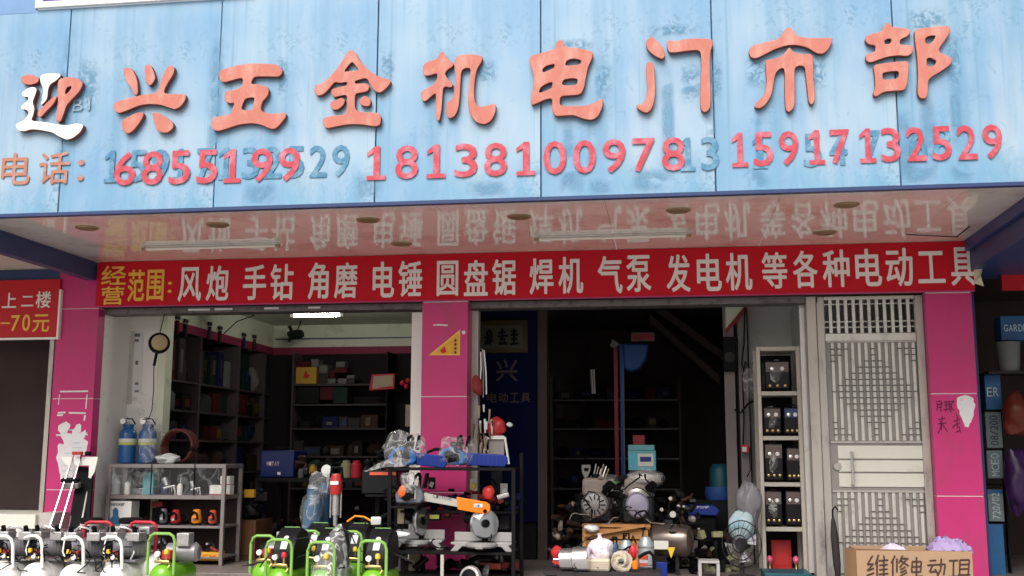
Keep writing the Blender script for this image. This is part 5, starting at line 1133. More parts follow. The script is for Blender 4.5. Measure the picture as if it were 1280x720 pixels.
tc3 = thing('tool_case','black tool case with a red inner strip at the left of the rack','case',tuple(lx(472,600,-.5))); x0,x1,z0,z1 = xzbox(452,588,497,618,-.5)
MB().box(x0,x1,-.5,-.2,z0,z1).build('case','hood_black', tc3, bevel=.012); x0_,x1_,z0_,z1_ = xzbox(462,590,495,594,-.51); MB().box(x0_,x1_,-.512,-.501,z0_,z1_).build('red_strip','tool_red2', tc3)
MB().box(rx0-.25, rx0+.03, -.52, -.18, z0-.02, z0-.001).build('side_shelf','rack_black', rk)
MB().box(rx0-.25, rx0-.22, -.2,-.17, GZ, z0-.021).build('post','rack_black', rk)
def mitre_saw(px, pz, lab, face, Y=-.62):
    c = at(px, 690, Y); t = thing('mitre_saw', lab, 'mitre saw', (c.x, Y, zL+.002), 0, 'mitre saws on the rack')
    B = lambda mb, n, mt, **k: mb.build(n, mt, t, local=True, **k)
    B(MB().prism([(-.26,.0),(-.22,.05),(-.255,.06),(-.255,.075),(.255,.075),(.255,.06),(.22,.05),(.26,.0),(.20,.0),(.16,.04),(-.16,.04),(-.20,.0)], -.08, .12), 'base','alu_cast' if 'alu_cast' in M else mat('alu_cast',(.33,.32,.32),.4,.3,var=.12,scale=12), bevel=.004)
    for a, b in ((-.25,-.02),(.03,.25)): B(MB().box(a, b, .05, .065, .076, .15), 'fence','alu_cast', bevel=.003)
    B(MB().lathe([(.12,0),(.135,.012),(.135,.03),(.12,.04)], (0,-.07,.035), n=28), 'turntable','alu_cast')
    B(MB().box(-.03,.03,-.20,-.07,.03,.06), 'table_arm','alu_cast', bevel=.004)
    ax = face
    B(MB().lathe([(.02,-.025),(.115,-.022),(.125,-.01),(.125,.01),(.115,.022),(.02,.025)], (.01,-.01,.225), ax, 28), 'blade_guard','chrome_dull' if 'chrome_dull' in M else mat('chrome_dull',(.50,.50,.52),.22,.85,var=.15,scale=10))
    B(MB().lathe([(.05,0),(.045,.06),(.055,.10),(.05,.16),(.03,.17)], (.0,.02,.25), (-ax[0]*0-1,.25,.15), 16), 'motor','black')
    B(MB().lathe([(.03,0),(.035,.012),(.01,.02)], Vector((.01,-.01,.225))+Vector(ax).normalized()*.026, ax, 14), 'arbor_cap','black')
    B(MB().tube([(.0,.10,.10),(.0,.12,.22),(.0,.06,.32),(.02,-.04,.34),(.03,-.10,.33)], .016, 8), 'arm_handle','black')
    B(MB().box(-.03,.03,.08,.13,.05,.20), 'pivot','black', bevel=.006)
    return t
s1 = mitre_saw(520, 0, 'left mitre saw with its guard turned sideways on the rack', (1,-.35,0))
s2 = mitre_saw(604, 0, 'right mitre saw with its round guard facing forward on the rack', (.55,-1,.1))
s1.scale = (.80,.9,1.0); s2.scale = (.98,1,.95); s1.location.y = -.50
for i, x in enumerate(((600,640,-.4),(618,650,-.4))): pass
pl = thing('pliers_label','pale triangular label on the guard of the right mitre saw','label',(0,0,0)); bpy.data.objects.remove(pl)
flatpoly([(591,645),(605,642),(599,650)], s2.location.y-.125, 'tag_white', 'warning_label', 'small pale triangular warning tag hanging before the right saw guard', 'label')
pack(537,641,549,651,-.45,.08,'black','small black box with a yellow label on the rack between the saws', band=(.25,.75,'cyl_yellow'))
ws = thing('white_support','white cloth and curved metal piece on the left mitre saw table','cloth',tuple(at(500,667,-.7))); MB().blob(at(498,668,-.72), (.10,.07,.03), 16, 8, .12, 61).build('cloth','milky', ws)
gw = thing('bench_grinder','silver wheeled tool with dark hub lying on the bottom level of the rack','grinder',tuple(at(588,716,-.75))); gc_ = at(588,722,-.72)
MB().lathe([(.03,-.03),(.085,-.025),(.095,0),(.085,.025),(.03,.03)], gc_, (-.3,-1,.2), 24).build('guard','cast_alu', gw); MB().lathe([(.06,0),(.065,.006),(.02,.02)], gc_+Vector((-.3,-1,.2)).normalized()*.026, (-.3,-1,.2), 20).build('hub','black', gw)
MB().lathe([(.03,-.02),(.075,-.015),(.08,0),(.03,.02)], gc_+Vector((.10,.1,.03)), (-1,-.35,.2), 24).build('second_guard','chrome_dull', gw)
for i,(a,b,c_,d_,mt) in enumerate(((600,704,626,712,'tool_red2'),(627,703,646,711,'rust_red'))): pack(a,b,c_,d_,-.45,.12,mt,('orange red' if i == 0 else 'dark red')+' flat carton on the bottom level of the rack, '+('left' if i == 0 else 'right')+' one')
for i,x in enumerate((621,627,635)):
    o = thing('steel_tool','steel rod shaped tool, '+['left','middle','right'][i]+' of three hanging under the right mitre saw','tool',tuple(at(x,695,-.3))); MB().cyl(at(x,702,-.3), at(x,686,-.3), .012,.014).build('rod','cast_alu', o); MB().cyl(at(x,686,-.3), at(x,684,-.3)+Vector((0,0,.03)), .02,.018).build('head','black', o)
for i,(a,b,c_,d_,mt) in enumerate(((622,630,636,640,'tan'),(624,644,636,662,'g_grey'),(497,630,505,655,'tan'),(506,640,513,655,'g_white'))): pack(a,b,c_,d_,-.3,.1,mt,['tan carton at the right of the middle rack level','grey upright carton below the tan one at the right of the rack','tan carton at the back left above the mitre saw','pale small carton beside the tan one at the back left'][i])
heap('rack_clutter','dark tools and black cases filling the back of the rack',((rx0+rx1)/2+.1,-.32,zM),(.42,.05,.17),['black','hood_black','g_blue','rust_red'],9,71,size=(.03,.06))
heap('lower_rack_clutter','dark machines on the lowest level of the rack',((rx0+rx1)/2,-.4,GZ+.2),(.45,.12,.12),['black','hood_black','dark_metal'],10,72,size=(.03,.07))

# ============================================================= by the right side of the middle pillar
hg = thing('hanging_bundle','bundle of brown and white handles hanging beside the middle pillar','bundle',tuple(at(598,500,.0))); mat('bundle_brown', (.10,.055,.03), .6, var=.4, scale=20)
rnd = random.Random(3); mbs = {'bundle_brown':MB(),'tan':MB(),'milky':MB()}
for k in range(26):
    px = rnd.uniform(592,615); py = rnd.uniform(505,572); a = at(px,py,-.06+rnd.uniform(-.03,.03)); b = at(px+rnd.uniform(-2,2), py+rnd.uniform(9,18), -.06); mbs['milky' if py < 528 and k % 2 else rnd.choice(['bundle_brown','tan'])].cyl(a,b,.010,.006,8)
for k,v in mbs.items():
    if v.v: v.build('handles',k,hg,kind='stuff')
st_ = thing('cord_bundle','white plastic cords hanging from a dark red bunch beside the middle pillar','cords',tuple(at(603,460,.05)))
for k,(a,b) in enumerate((((603,436),(604,497)),((605,438),(608,493)),((601,440),(600,480)))): MB().tube([at(*a,-.0),at((a[0]+b[0])/2+1,(a[1]+b[1])/2,-.02),at(*b,-.0)],.006,6).build('cord','tube_white' if k else 'cab_metal',st_)
MB().blob(at(597,482,.0), (.05,.05,.09), 12, 9, .2, 9).build('red_bunch','rust_red', st_)
wf = thing('white_step_frame','white framed glass stand carrying a red sack beside the rack','stand',tuple(at(620,580,.0)))
for pts in (((609,546),(603,575)),((631,546),(636,580)),((612,546),(630,546))): MB().tube([at(*q,-.02) for q in pts],.010,7).build('frame','white_paint', wf)
x0,x1,z0,z1 = xzbox(611,549,630,569,.0); MB().box(x0,x1,.0,.06,z0,z1).build('pane','cab_metal', wf); MB().box(x0,x1,-.03,.08,z0-.02,z0-.002).build('tray','milky', wf); MB().box(x0+.02,x1-.02,.02,.06,0,z0-.021).build('pedestal','black', wf)
MB().box(x0-.01,x1+.01,-.03,.08,z1,z1+.012).build('top','white_paint', wf)
tag(MB().blob((at(620,535,.02).x,.02,z1+.012+.085), (.095,.07,.10), 18, 12, .14, 12, flat=-.084).build('red_sack','tool_red'), 'bright red sack on the white framed stand beside the pillar', 'sack')
tag(MB().blob(at(637,531,.0), (.03,.03,.02), 10, 7, .15, 13).build('white_knot','milky'), 'small white knot sticking out right of the red sack', 'knot')

# ============================================================= right bay interior
Yq = 1.2
pq = thing('calligraphy_plaque','dim gold framed plaque with black calligraphy inside the right bay','plaque',tuple(at(628,440,Yq)))
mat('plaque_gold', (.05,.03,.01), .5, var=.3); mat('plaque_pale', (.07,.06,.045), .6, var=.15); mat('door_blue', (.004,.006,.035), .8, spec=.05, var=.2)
x0,x1,z0,z1 = xzbox(596,401,660,441,Yq); MB().box(x0,x1,Yq-.03,Yq,z0,z1).build('frame','plaque_gold', pq, bevel=.006)
x0,x1,z0,z1 = xzbox(600,407,653,435,Yq-.03); MB().box(x0,x1,Yq-.036,Yq-.031,z0,z1).build('panel','plaque_pale', pq)
cal = [[(16,30,26,10),(26,10,36,26),(12,38,40,34),(20,18,22,60),(32,20,30,62),(14,50,40,48),(24,40,12,64)],
       [(58,22,82,20),(70,8,70,44),(54,34,90,32),(62,44,80,44),(66,50,60,62),(74,50,84,60),(58,60,88,58)],
       [(100,18,120,16),(110,8,110,60),(98,30,124,28),(100,44,122,42),(96,60,126,58)]]
for q in cal:
    mb = MB()
    for a,b,c_,d_ in q: mb.tube([at(602+a*.37,408+b*.37,Yq-.04), at(602+c_*.37,408+d_*.37,Yq-.04)], .010, 6)
    mb.build('brush_character','black', pq, smooth=False)
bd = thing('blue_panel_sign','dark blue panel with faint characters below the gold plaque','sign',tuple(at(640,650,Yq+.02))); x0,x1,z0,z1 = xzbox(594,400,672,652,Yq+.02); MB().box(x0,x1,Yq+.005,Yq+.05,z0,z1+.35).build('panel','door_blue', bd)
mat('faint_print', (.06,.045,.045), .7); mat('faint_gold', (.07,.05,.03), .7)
glyph_px('兴',(620,449,647,477),Yq+.004,'printed_character','faint_print',bd,.03,.002)
for i,ch in enumerate('电动工具'): glyph_px(ch,(609+i*14,491,621+i*14,503),Yq+.004,'printed_character','faint_gold',bd,.03,.002)
MB().box(at(594,600,Yq+.2).x, at(672,600,Yq+.2).x, Yq+.05, Yq+.12, 0, z0-.002).build('plinth','g_black', bd)
x0,x1,z0,z1 = xzbox(672,393,684,655,1.22); MB().box(x0,x1,1.22,1.37,0,ZC+.02).build('inner_post','mat_post' if 0 else (mat('post_brown',(.06,.042,.04),.7,var=.15)), bld)
rr = thing('dark_rack','tall dark rack with thin pale shelf edges at the back of the right bay','rack',(at(770,600,4.0).x,4.0,0)); mat('shelf_edge', (.14,.13,.13), .5)
ra, rb = at(688,500,4.0).x, at(851,500,4.0).x
zr = [at(750,k,4.0).z for k in (499,535,572,610,660)]
for z in zr: MB().box(ra+.03, rb-.03, 4.0, 4.4, z-.03, z).build('shelf','g_black', rr); MB().box(ra+.03, rb-.03, 3.992, 3.9985, z-.022, z-.003).build('shelf_edge','shelf_edge', rr)
for x in (ra, at(769,500,4.0).x, rb-.03): MB().box(x, x+.03, 4.0, 4.4, 0, at(750,470,4.0).z).build('post','shelf_edge' if x == ra else 'post_brown', rr)
for i, z in enumerate(zr):
    x = ra+.06
    while x < rb-.25:
        w = rg.uniform(.12,.3)
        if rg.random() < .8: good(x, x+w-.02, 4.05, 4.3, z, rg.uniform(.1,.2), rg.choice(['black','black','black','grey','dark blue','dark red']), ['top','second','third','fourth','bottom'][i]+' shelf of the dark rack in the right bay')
        x += w
tall = thing('red_blue_post','tall red and blue striped flag post in the middle of the right bay','post',tuple(at(772,600,2.0))); mat('post_red', (.26,.012,.03), .5); mat('post_blue', (.02,.07,.25), .5)
x0,x1,z0,z1 = xzbox(767,432,774,612,2.0); MB().box(x0,x1,2.0,2.02,.0,z1).build('red_strip','post_red', tall); x0,x1,z0,z1 = xzbox(774.5,430,781,612,2.0); MB().box(x0,x1,2.0,2.02,.0,z1).build('blue_strip','post_blue', tall)
MB().box(x1,x1+.008,1.996,2.02,.0,z1).build('pale_edge','shelf_edge', tall)
sh_ = thing('blue_hood','dark blue rounded hood hanging next to the red and blue post','hood',tuple(at(795,440,2.0)))
MB().extr([at(778,429,1.95),at(811,430,1.95),at(808,448,1.95),at(800,460,1.95),at(790,464,1.95),at(780,461,1.95)],(0,.2,0)).build('hood','post_blue', sh_, bevel=.02)
MB().extr([at(774,430,1.9),at(766,424,1.9),at(762,432,1.9),at(768,436,1.9)],(0,.1,0)).build('bracket','shelf_edge', sh_)
x0,x1,z0,z1 = xzbox(789,416,818,426,1.9); fr_ = thing('small_red_sign','small dim red sign with a thin pale frame above the blue hood','sign',(x0,1.9,z0)); MB().box(x0,x1,1.9,1.92,z0,z1).build('frame','shelf_edge', fr_); MB().box(x0+.01,x1-.01,1.893,1.899,z0+.01,z1-.01).build('face','rust_red', fr_)
for i,q in enumerate((((820,378),(905,440)),((812,392),(900,470)))):
    a, b = at(*q[0],3.0), at(*q[1],3.0); MB().extr([a, b, b+Vector((0,0,-.10)), a+Vector((0,0,-.10))], (0,.6,0)).build('stair_stringer','post_brown', bld)
hb_ = thing('white_face_tool','small white shield shaped tool hanging in the dark middle of the right bay','tool',tuple(at(732,588,1.5))); mat('dim_white',(.55,.53,.52),.5)
MB().extr([at(727,581,1.5),at(738,581,1.5),at(738,588,1.5),at(735,595,1.5),at(732,599,1.5),at(729,595,1.5),at(727,588,1.5)],(0,.06,0)).build('shield','dim_white', hb_, bevel=.005); MB().extr([at(729.5,585,1.49),at(736,585,1.49),at(735,589,1.49),at(730.5,589,1.49)],(0,.008,0)).build('slot','black', hb_); MB().tube([at(732,581,1.53),at(732,520,1.6),(at(732,520,1.6).x,1.6,ZC)],.005,5).build('cord','black', hb_)
cl = thing('white_cable_bunch','thin bunch of white cable ends hanging in the right bay','cable bunch',tuple(at(741,480,2.2)))
for k in range(4): MB().tube([at(738+k*1.5,462,2.2),at(739+k*1.3,478,2.2),at(740+k*1.2,492,2.2)],.008,5).build('cable','dim_white' if k % 2 else 'shelf_edge', cl)
MB().tube([at(740,462,2.2),at(745,430,2.2),(at(745,430,2.2).x,2.2,ZC)],.005,5).build('cord','black', cl)
lb = pack(785,563,820,588,.9,.25,'box_cyan' if 'box_cyan' in M else (mat('box_cyan',(.10,.42,.55),.5,var=.25,scale=10)),'light blue carton with a printed machine picture standing on the engines', band=(.84,.98,'teal_box'))
x0,x1,z0,z1 = xzbox(797,567,817,583,.897); MB().box(x0,x1,.892,.897,z0,z1).build('picture','cyl_label', lb); x0,x1,z0,z1 = xzbox(800,571,814,577,.89); MB().box(x0,x1,.886,.891,z0,z1).build('picture_machine','cover_blue', lb)
pack(791,544,806,556,1.05,.2,'rust_red','dark brick red carton above the light blue carton')
pack(785,556,818,562.8,.92,.2,'teal_box','pale teal carton lid directly under the brick red carton')
# engines
def engine(px, py, Y, lab, disc, wrapped=False, w=.24, h=.34, zb=None):
    c = at(px, py, Y); t = thing('small_engine', lab, 'engine', (c.x,Y,c.z-.14))
    B = lambda mb, n, mt, **k: mb.build(n, mt, t, local=True, **k)
    B(MB().box(-w/2,w/2,.0,.26,.0,.20), 'block','dark_metal', bevel=.02)
    B(MB().box(-w*.4,w*.4,.02,.24,.20,h), 'tank','engine_pale' if 'engine_pale' in M else mat('engine_pale',(.20,.165,.145),.5,var=.3,scale=14), bevel=.025)
    B(MB().lathe([(.095,0),(.10,.02),(.085,.045),(.03,.055)], (0,.0,.14), (0,-1,0), 26), 'starter_housing',disc)
    mb = MB()
    for k in range(12): A = k*pi/6; mb.cbox((.058*cos(A),-.052,.14+.058*sin(A)), (.04,.006,.008), 0, 0, -A)
    mb.build('vent_ribs','black', t, local=True, kind='stuff')
    B(MB().cyl((w*.35,-.01,.26),(w*.5,-.05,.30),.035,.03,14), 'air_cleaner','black')
    B(MB().tube([(-w*.4,0,.22),(-w*.55,-.03,.14),(-w*.45,-.02,.03)],.012,7), 'fuel_line','black')
    B(MB().cyl((0,.12,h),(0,.12,h+.03),.03,.028,14), 'fuel_cap','black')
    return t
mat('disc_grey', (.24,.225,.22), .4, .4, var=.2, scale=20); mat('disc_lilac', (.28,.25,.34), .3, .2, var=.25, scale=9)
e1 = engine(744,641,.1,'engine with a round grey starter disc on the crate, left one','disc_grey')
e2 = engine(797,638,.1,'engine with a lilac starter disc under crinkled plastic, right one','disc_lilac')
for o_ in list(e2.children):
    if o_.name.startswith('vent_ribs'): bpy.data.objects.remove(o_)
    elif o_.name.startswith('starter_housing'): o_.scale = (.85,1,1.0)
ct = thing('engine_crate','orange brown slatted wooden crate under the two engines','crate',(at(770,700,.0).x,.0,0)); mat('crate_wood', (.42,.20,.07), .6, var=.25, scale=5, stretch=(.4,1,3), dirt=(.2,.1,.05), dscale=8)
zct = at(770,655,.05).z; x0 = at(729,680,.0).x; x1 = at(812,680,.0).x; nsl = 4
hh = (zct-.03)/nsl
for k in range(nsl): MB().box(x0, x1, .0, .02, k*hh+.006, (k+1)*hh-.006).build('slat','crate_wood', ct, bevel=.003)
MB().box(x0-.01, x1+.01, -.01, .45, zct-.025, zct).build('lid','crate_wood', ct, bevel=.003); MB().box(x0+.01, x1-.01, .03,.43,.01,zct-.03).build('inside','g_brown', ct)
for x in (x0-.005, x1-.03): MB().box(x, x+.035, -.018,-.001,.0,zct-.03).build('corner_post','crate_wood', ct, bevel=.002)
scrawl([[(771,673),(767,671),(764,675),(766,680),(770,679)],[(783,668),(779,671),(783,675),(780,679)],[(788,679),(791,669),(795,679)]], -.012, .007, 'painted_mark', 'black', ct)
e1.location.z = e2.location.z = zct+.001
for e_ in (e1, e2): e_.scale = (1.18,1.1,1.12)
flat1 = thing('wooden_plank','long pale wooden plank lying on the crate lid','plank',tuple(at(770,655,-.05))); MB().extr([at(730,668,-.05),at(806,655,-.05),at(806,659,-.05),at(730,672,-.05)],(0,.06,0)).build('plank','crate_wood', flat1, bevel=.003)
tag(MB().blob(at(739,660,-.08),(.06,.05,.03),12,8,.14,81).build('white_rag','milky'),'small white rag on the left end of the crate lid','rag')
heap('engine_clutter','black belts and greasy machine parts between the two engines',(at(770,630,.3).x,.28,zct),(.33,.1,.42),['black','dark_metal','hood_black'],26,82,size=(.03,.07))
mat('silver_cap', (.50,.46,.44), .3, .5, var=.25, scale=12)
for px,py,rx_,ry_,lab,sd_ in ((806,598,.165,.075,'upper dull silver fuel tank wrapped in plastic above the right engine',3),(797,615,.15,.075,'lower silver fuel tank with bolts wrapped in plastic above the right engine',4)):
    c = at(px,py,.25); t = thing('fuel_tank',lab,'fuel tank',tuple(c)); MB().lathe([(rx_*.5,-ry_),(rx_*.95,-ry_*.4),(rx_,0),(rx_*.9,ry_*.45),(rx_*.3,ry_*.9)], c, n=22).build('tank','silver_cap', t)
    for d in (-.9,.9): MB().cyl(c+Vector((d*rx_,-.06,0)), c+Vector((d*rx_,-.09,0)), .022,.02,12).build('bolt','black', t)
    tag(MB().blob(c,(rx_*1.15,rx_*1.1,ry_*1.25),20,12,.10,sd_).build('plastic_bag','plastic_clear'),'clear crinkled plastic over the '+lab.split(' wrapped')[0],'bag')
for sd_,(a,b) in enumerate((((716,595),(758,606)),((742,603),(790,596)))): pass
gs = thing('green_strap','green strap stretched above the left engine','strap',tuple(at(770,602,.2))); mat('strap_green',(.05,.25,.04),.5); MB().extr([at(752,606,.2),at(786,598,.2),at(786,600,.2),at(752,609,.2)],(0,.02,0)).build('strap','strap_green', gs)
tag(MB().extr([at(750,610,.22),at(815,592,.22),at(818,600,.22),at(760,616,.22)],(0,.1,0)).build('black_sheet','black',bevel=.01),'black rubber sheet under the green strap','sheet')
rgp = thing('rod_bundle','bundle of pale rods leaning in the dark left of the engines','rods',tuple(at(742,600,.4)))
for k in range(6): MB().tube([at(736+k*2,625,.45), at(745+k*3.2,580+3*(k % 3),.55)], .006, 5).build('rod','tan' if k % 2 else 'silver_cap', rgp)
# compressor tank right of the crate
tk_ = thing('steel_tank','brownish steel air tank with a yellow warning triangle right of the crate','tank',(at(835,700,.1).x,.1,0)); c = at(831,675,.1)
MB().lathe([(.001,0),(.07,.015),(.12,.05),(.135,.09),(.135,.34),(.12,.38),(.001,.42)], (c.x-.16,.15,c.z), (1,-.25,0), 28).build('tank','tank_brown' if 'tank_brown' in M else mat('tank_brown',(.17,.135,.12),.25,.7,var=.2,scale=8), tk_)
for d in (-.08,.1): MB().box(c.x+d-.015,c.x+d+.015,.06,.2,0,c.z-.11).build('leg','dark_metal', tk_)
flatpoly([(834,684),(844,684),(839,698)], -.06, 'knob_yellow', 'warning_triangle', None, parent=tk_)
MB().cbox((c.x-.03,-.045,c.z-.03),(.12,.004,.07)).build('data_plate','cyl_label', tk_)
def pump(px, top, bot, Y, lab, r=.055, mt='motor_grey2'):
    if mt not in M: mat('motor_grey2',(.36,.40,.42),.35,.4,var=.15,scale=12)
    a = at(px,top,Y); b = at(px,bot,Y); t = thing('water_pump',lab,'pump',(b.x,Y,min(b.z,b.z))); H = a.z-b.z
    MB().lathe([(r*1.1,0),(r*1.1,.02),(r,.025),(r,H*.75),(r*.9,H*.85),(r*.5,H)], b, n=20).build('body',mt,t)
    MB().lathe([(r*1.05,H*.70),(r*1.05,H*.74)], b, n=20).build('band','chrome_dull',t); MB().tube([b+Vector((-r*.4,0,H*.95)),b+Vector((-r*.3,0,H*1.2)),b+Vector((r*.4,0,H*1.2)),b+Vector((r*.4,0,H*.95))],.008,7).build('handle','black',t)
pump(783,675,716,-.45,'grey cylindrical water pump behind the beige coil, middle one',.06); pump(808,671,716,-.35,'grey cylindrical water pump at the right of the crate',.065); pump(769,678,712,-.3,'small blue grey pump left of the others before the crate',.035,'tank_steel_blue')
# workpieces in the foreground
bench = thing('low_bench','dark low bench carrying motors and rags in front of the crate','bench',(at(745,720,-.8).x,-.8,GZ)); zbt = at(745,712,-.8).z
bx0, bx1 = at(683,705,-.8).x, at(826,705,-.8).x
MB().box(bx0,bx1,-1.0,-.55,zbt-.03,zbt).build('top','g_grey', bench, bevel=.004)
for x in (bx0+.02,bx1-.06):
    for y in (-.98,-.62): MB().box(x,x+.04,y,y+.04,GZ,zbt-.031).build('leg','rack_black', bench)
rb_ = thing('red_plastic_bag','bright red plastic bag at the left end of the low bench','bag',(at(707,700,-.75).x,-.75,zbt)); MB().blob((at(712,702,-.72).x,-.72,zbt+.045),(.16,.10,.045),20,10,.16,91,flat=-.044).build('bag','tool_red', rb_); MB().blob(at(696,692,-.72),(.05,.05,.05),12,9,.2,92).build('knotted_top','tool_red', rb_)
em = thing('electric_motor','silver cylindrical electric motor lying on the low bench','motor',(at(716,712,-.95).x,-.95,zbt)); cm = Vector((at(700,712,-.95).x,-.93,zbt+.085))
MB().lathe([(.06,0),(.082,.008),(.082,.10),(.078,.105)], cm, (1,-.12,.05), 28).build('end_bell','chrome_dull', em); q_ = cm+Vector((1,-.12,.05)).normalized()*.106
MB().lathe([(.082,0),(.092,.004),(.092,.115),(.06,.125)], q_, (1,-.12,.05), 28).build('body','silver', em); MB().cyl(cm, cm-Vector((1,-.12,.05)).normalized()*.05, .012).build('shaft','chrome', em)
bb_ = thing('beige_motor_box','beige ribbed motor box in the middle of the low bench','motor',(at(748,712,-.95).x,-.95,zbt)); x0,x1 = at(736,710,-.95).x, at(762,710,-.95).x; z1 = at(749,699,-.95).z; mat('beige',(.55,.48,.38),.5,var=.12)
MB().box(x0,x1,-.95,-.78,zbt+.001,z1).build('housing','beige', bb_, bevel=.012)
for k in range(5): z = zbt+.02+k*(z1-zbt-.03)/5; MB().box(x0+.01,x1-.01,-.957,-.951,z,z+.008).build('rib','beige', bb_)
rw = thing('rope_coil','coil of pale beige rope on the low bench','rope',(at(778,702,-.85).x,-.85,zbt)); mat('rope',(.50,.44,.34),.8,var=.25,scale=40); cr = at(777,702,-.9); mb = MB()
for k in range(6): mb.tube([(cr.x+(.075-.009*k)*cos(a)+.004*sin(5*a+k), -.9-.006*k+.012*sin(2*a+k), cr.z+(.075-.009*k)*sin(a)) for a in [i*pi/10 for i in range(20)]], .008, 6, closed=True)
mb.build('coil','rope', rw)
pk = thing('floral_cloth_bundle','white and pink floral cloth bundle on top of the bench motors','cloth',(at(752,690,-.8).x,-.8,z1)); mat('cloth_pink',(.72,.66,.74),.8,var=.15,scale=9,dirt=(.55,.18,.42),dscale=22,dmin=.54,bump=.4,bscale=30)
MB().blob(at(752,687,-.82),(.105,.09,.085),26,18,.12,95).build('bundle','cloth_pink', pk); MB().blob(at(742,700,-.84),(.06,.05,.05),16,10,.16,96).build('corner','cloth_pink', pk); MB().lathe([(.03,0),(.012,.03),(.02,.05)], at(750,675,-.82), (-.1,0,1), 10).build('knot','cloth_pink', pk)
rt = thing('red_hand_tool','red tool with black handle behind the rope coil','tool',tuple(at(791,695,-.7))); MB().blob(at(791,690,-.7),(.035,.04,.06),12,9,.12,97).build('head','knob_red', rt); MB().tube([at(776,690,-.72),at(785,684,-.72),at(792,682,-.72)],.008,7).build('grip','black', rt)
tag(MB().lathe([(.022,0),(.025,.01),(.022,.05),(.012,.06)], at(794,711,-.9), n=12).build('orange_knob','cover_orange'),'small orange cap beside the rope coil','cap')
bh = thing('black_bent_handle','black bent handle rising at the right end of the low bench','handle',tuple(at(812,700,-.8))); MB().tube([at(798,697,-.85),at(806,692,-.85),at(812,690,-.85),at(817,695,-.85),at(818,712,-.85)],.014,8).build('bar','black', bh)
pack(799,694,810,708,-.8,.07,'tool_red2','small red and white carton before the black bent handle', band=(.3,.6,'tag_white'))
pack(817,703,834,722,-.3,.08,'cover_blue','small dark blue carton on the floor right of the bench')
for i,(x,y) in enumerate(((838,623),(848,633),(855,634),(827,637))):
    o = thing('gauge','small round chrome fitting, x','fitting',tuple(at(x,y,.3))); o['label'] = ['small chrome gauge highest above the steel tank','small chrome fitting in the middle above the steel tank','small chrome fitting at the right above the steel tank','small chrome fitting at the left above the steel tank'][i]
    MB().cyl(at(x,y,.3), at(x,y,.3)+Vector((0,.03,0)), .016).build('body','chrome', o); MB().tube([at(x,y,.33), at(x-2,y+12,.35), at(x-4,y+26,.35)],.008,6).build('pipe','dark_metal', o)
gg = thing('round_dial','pale oval dial above the right side of the steel tank','dial',tuple(at(841,643,.2))); MB().cyl(at(841,643,.2), at(841,643,.2)+Vector((0,.03,0)), .028).build('dial','dim_white', gg)
heap('tank_fittings','dark pipes and engine parts above the steel tank',(at(838,650,.4).x,.35,.42),(.2,.12,.3),['black','dark_metal','g_brown'],14,83,size=(.02,.05))
# right part of the bay
bm = thing('blue_machine_case','dark blue machine case with pale lettering right of the steel tank','machine',tuple(at(880,650,.6))); x0,x1,z0,z1 = xzbox(856,631,899,645,.6); MB().extr([at(856,632,.6),at(893,632,.6),at(900,638,.6),at(896,645,.6),at(860,644,.6)],(0,.3,0)).build('case','cover_blue', bm, bevel=.01)
for i,ch in enumerate('AIR PUMP'.replace(' ','')): glyph_px(ch,(859+i*4,632.5,862+i*4,635.5),.599,'printed_letter','banner_print',bm,0,.001)
MB().box(x0+.02,x1-.02,.65,.85,.25,z0).build('body','black', bm, bevel=.02); MB().box(at(872,664,.6).x,at(875,661,.6).x,.64,.649,at(873,664,.64).z,at(873,660,.64).z).build('label','white_paint', bm)
for d in (.04,.25): MB().box(x0+d,x0+d+.03,.68,.8,0,.251).build('leg','dark_metal', bm)
heap('dark_machines','dark oily machines and brown parts under the blue machine case',(at(885,680,.5).x,.5,.0),(.22,.15,.42),['black','dark_metal','g_brown','khaki'],12,84,size=(.03,.06))
stl = thing('white_stool','small white stool in front of the dark machines in the right bay','stool',(at(886,720,-.1).x,-.1,0)); x0,x1,_,z1 = xzbox(873,701,900,720,-.1); mat('stool_white',(.40,.39,.38),.5)
MB().box(x0,x1,-.1,.1,z1-.02,z1).build('seat','stool_white', stl, bevel=.004)
for x in (x0,x1-.025):
    for y in (-.1,.075): MB().box(x,x+.025,y,y+.025,0,z1-.021).build('leg','stool_white', stl)
fnn = thing('standing_fan','grey round standing fan with see through guard before the machine rack','fan',(at(928,715,-.05).x,-.05,0)); cf = at(927,680,-.05); fax = Vector((-.75,-1,.1)).normalized()
qf = fax.to_track_quat('Z','Y'); mb = MB()
for rr_ in (.19,.13,.07): mb.tube([cf+qf @ Vector((rr_*cos(a),rr_*sin(a),(.19-rr_)*.25)) for a in [i*pi/14 for i in range(28)]], .005, 5, closed=True)
for k in range(22): A = k*2*pi/22; mb.tube([cf+qf @ Vector((.03*cos(A),.03*sin(A),.05)), cf+qf @ Vector((.13*cos(A),.13*sin(A),.02)), cf+qf @ Vector((.19*cos(A),.19*sin(A),0))], .002, 4)
mb.build('guard','dark_metal', fnn, kind='stuff'); MB().cyl(cf-fax*.08, cf+fax*.02, .04,.05,14).build('motor','g_grey', fnn)
for k in range(4):
    A = k*pi/2+.3; MB().extr([cf+qf @ Vector(p) for p in ((.02*cos(A),.02*sin(A),.0),(.15*cos(A-.3),.15*sin(A-.3),.02),(.16*cos(A+.3),.16*sin(A+.3),-.01))], fax*.004).build('blade','plastic_clear', fnn)
MB().cyl((cf.x,cf.y+.02,0),(cf.x,cf.y+.02,cf.z-.18),.016).build('column','g_grey', fnn); MB().lathe([(.12,0),(.11,.02),(.02,.035)], (cf.x,cf.y+.02,.001), n=20).build('base','g_grey', fnn)
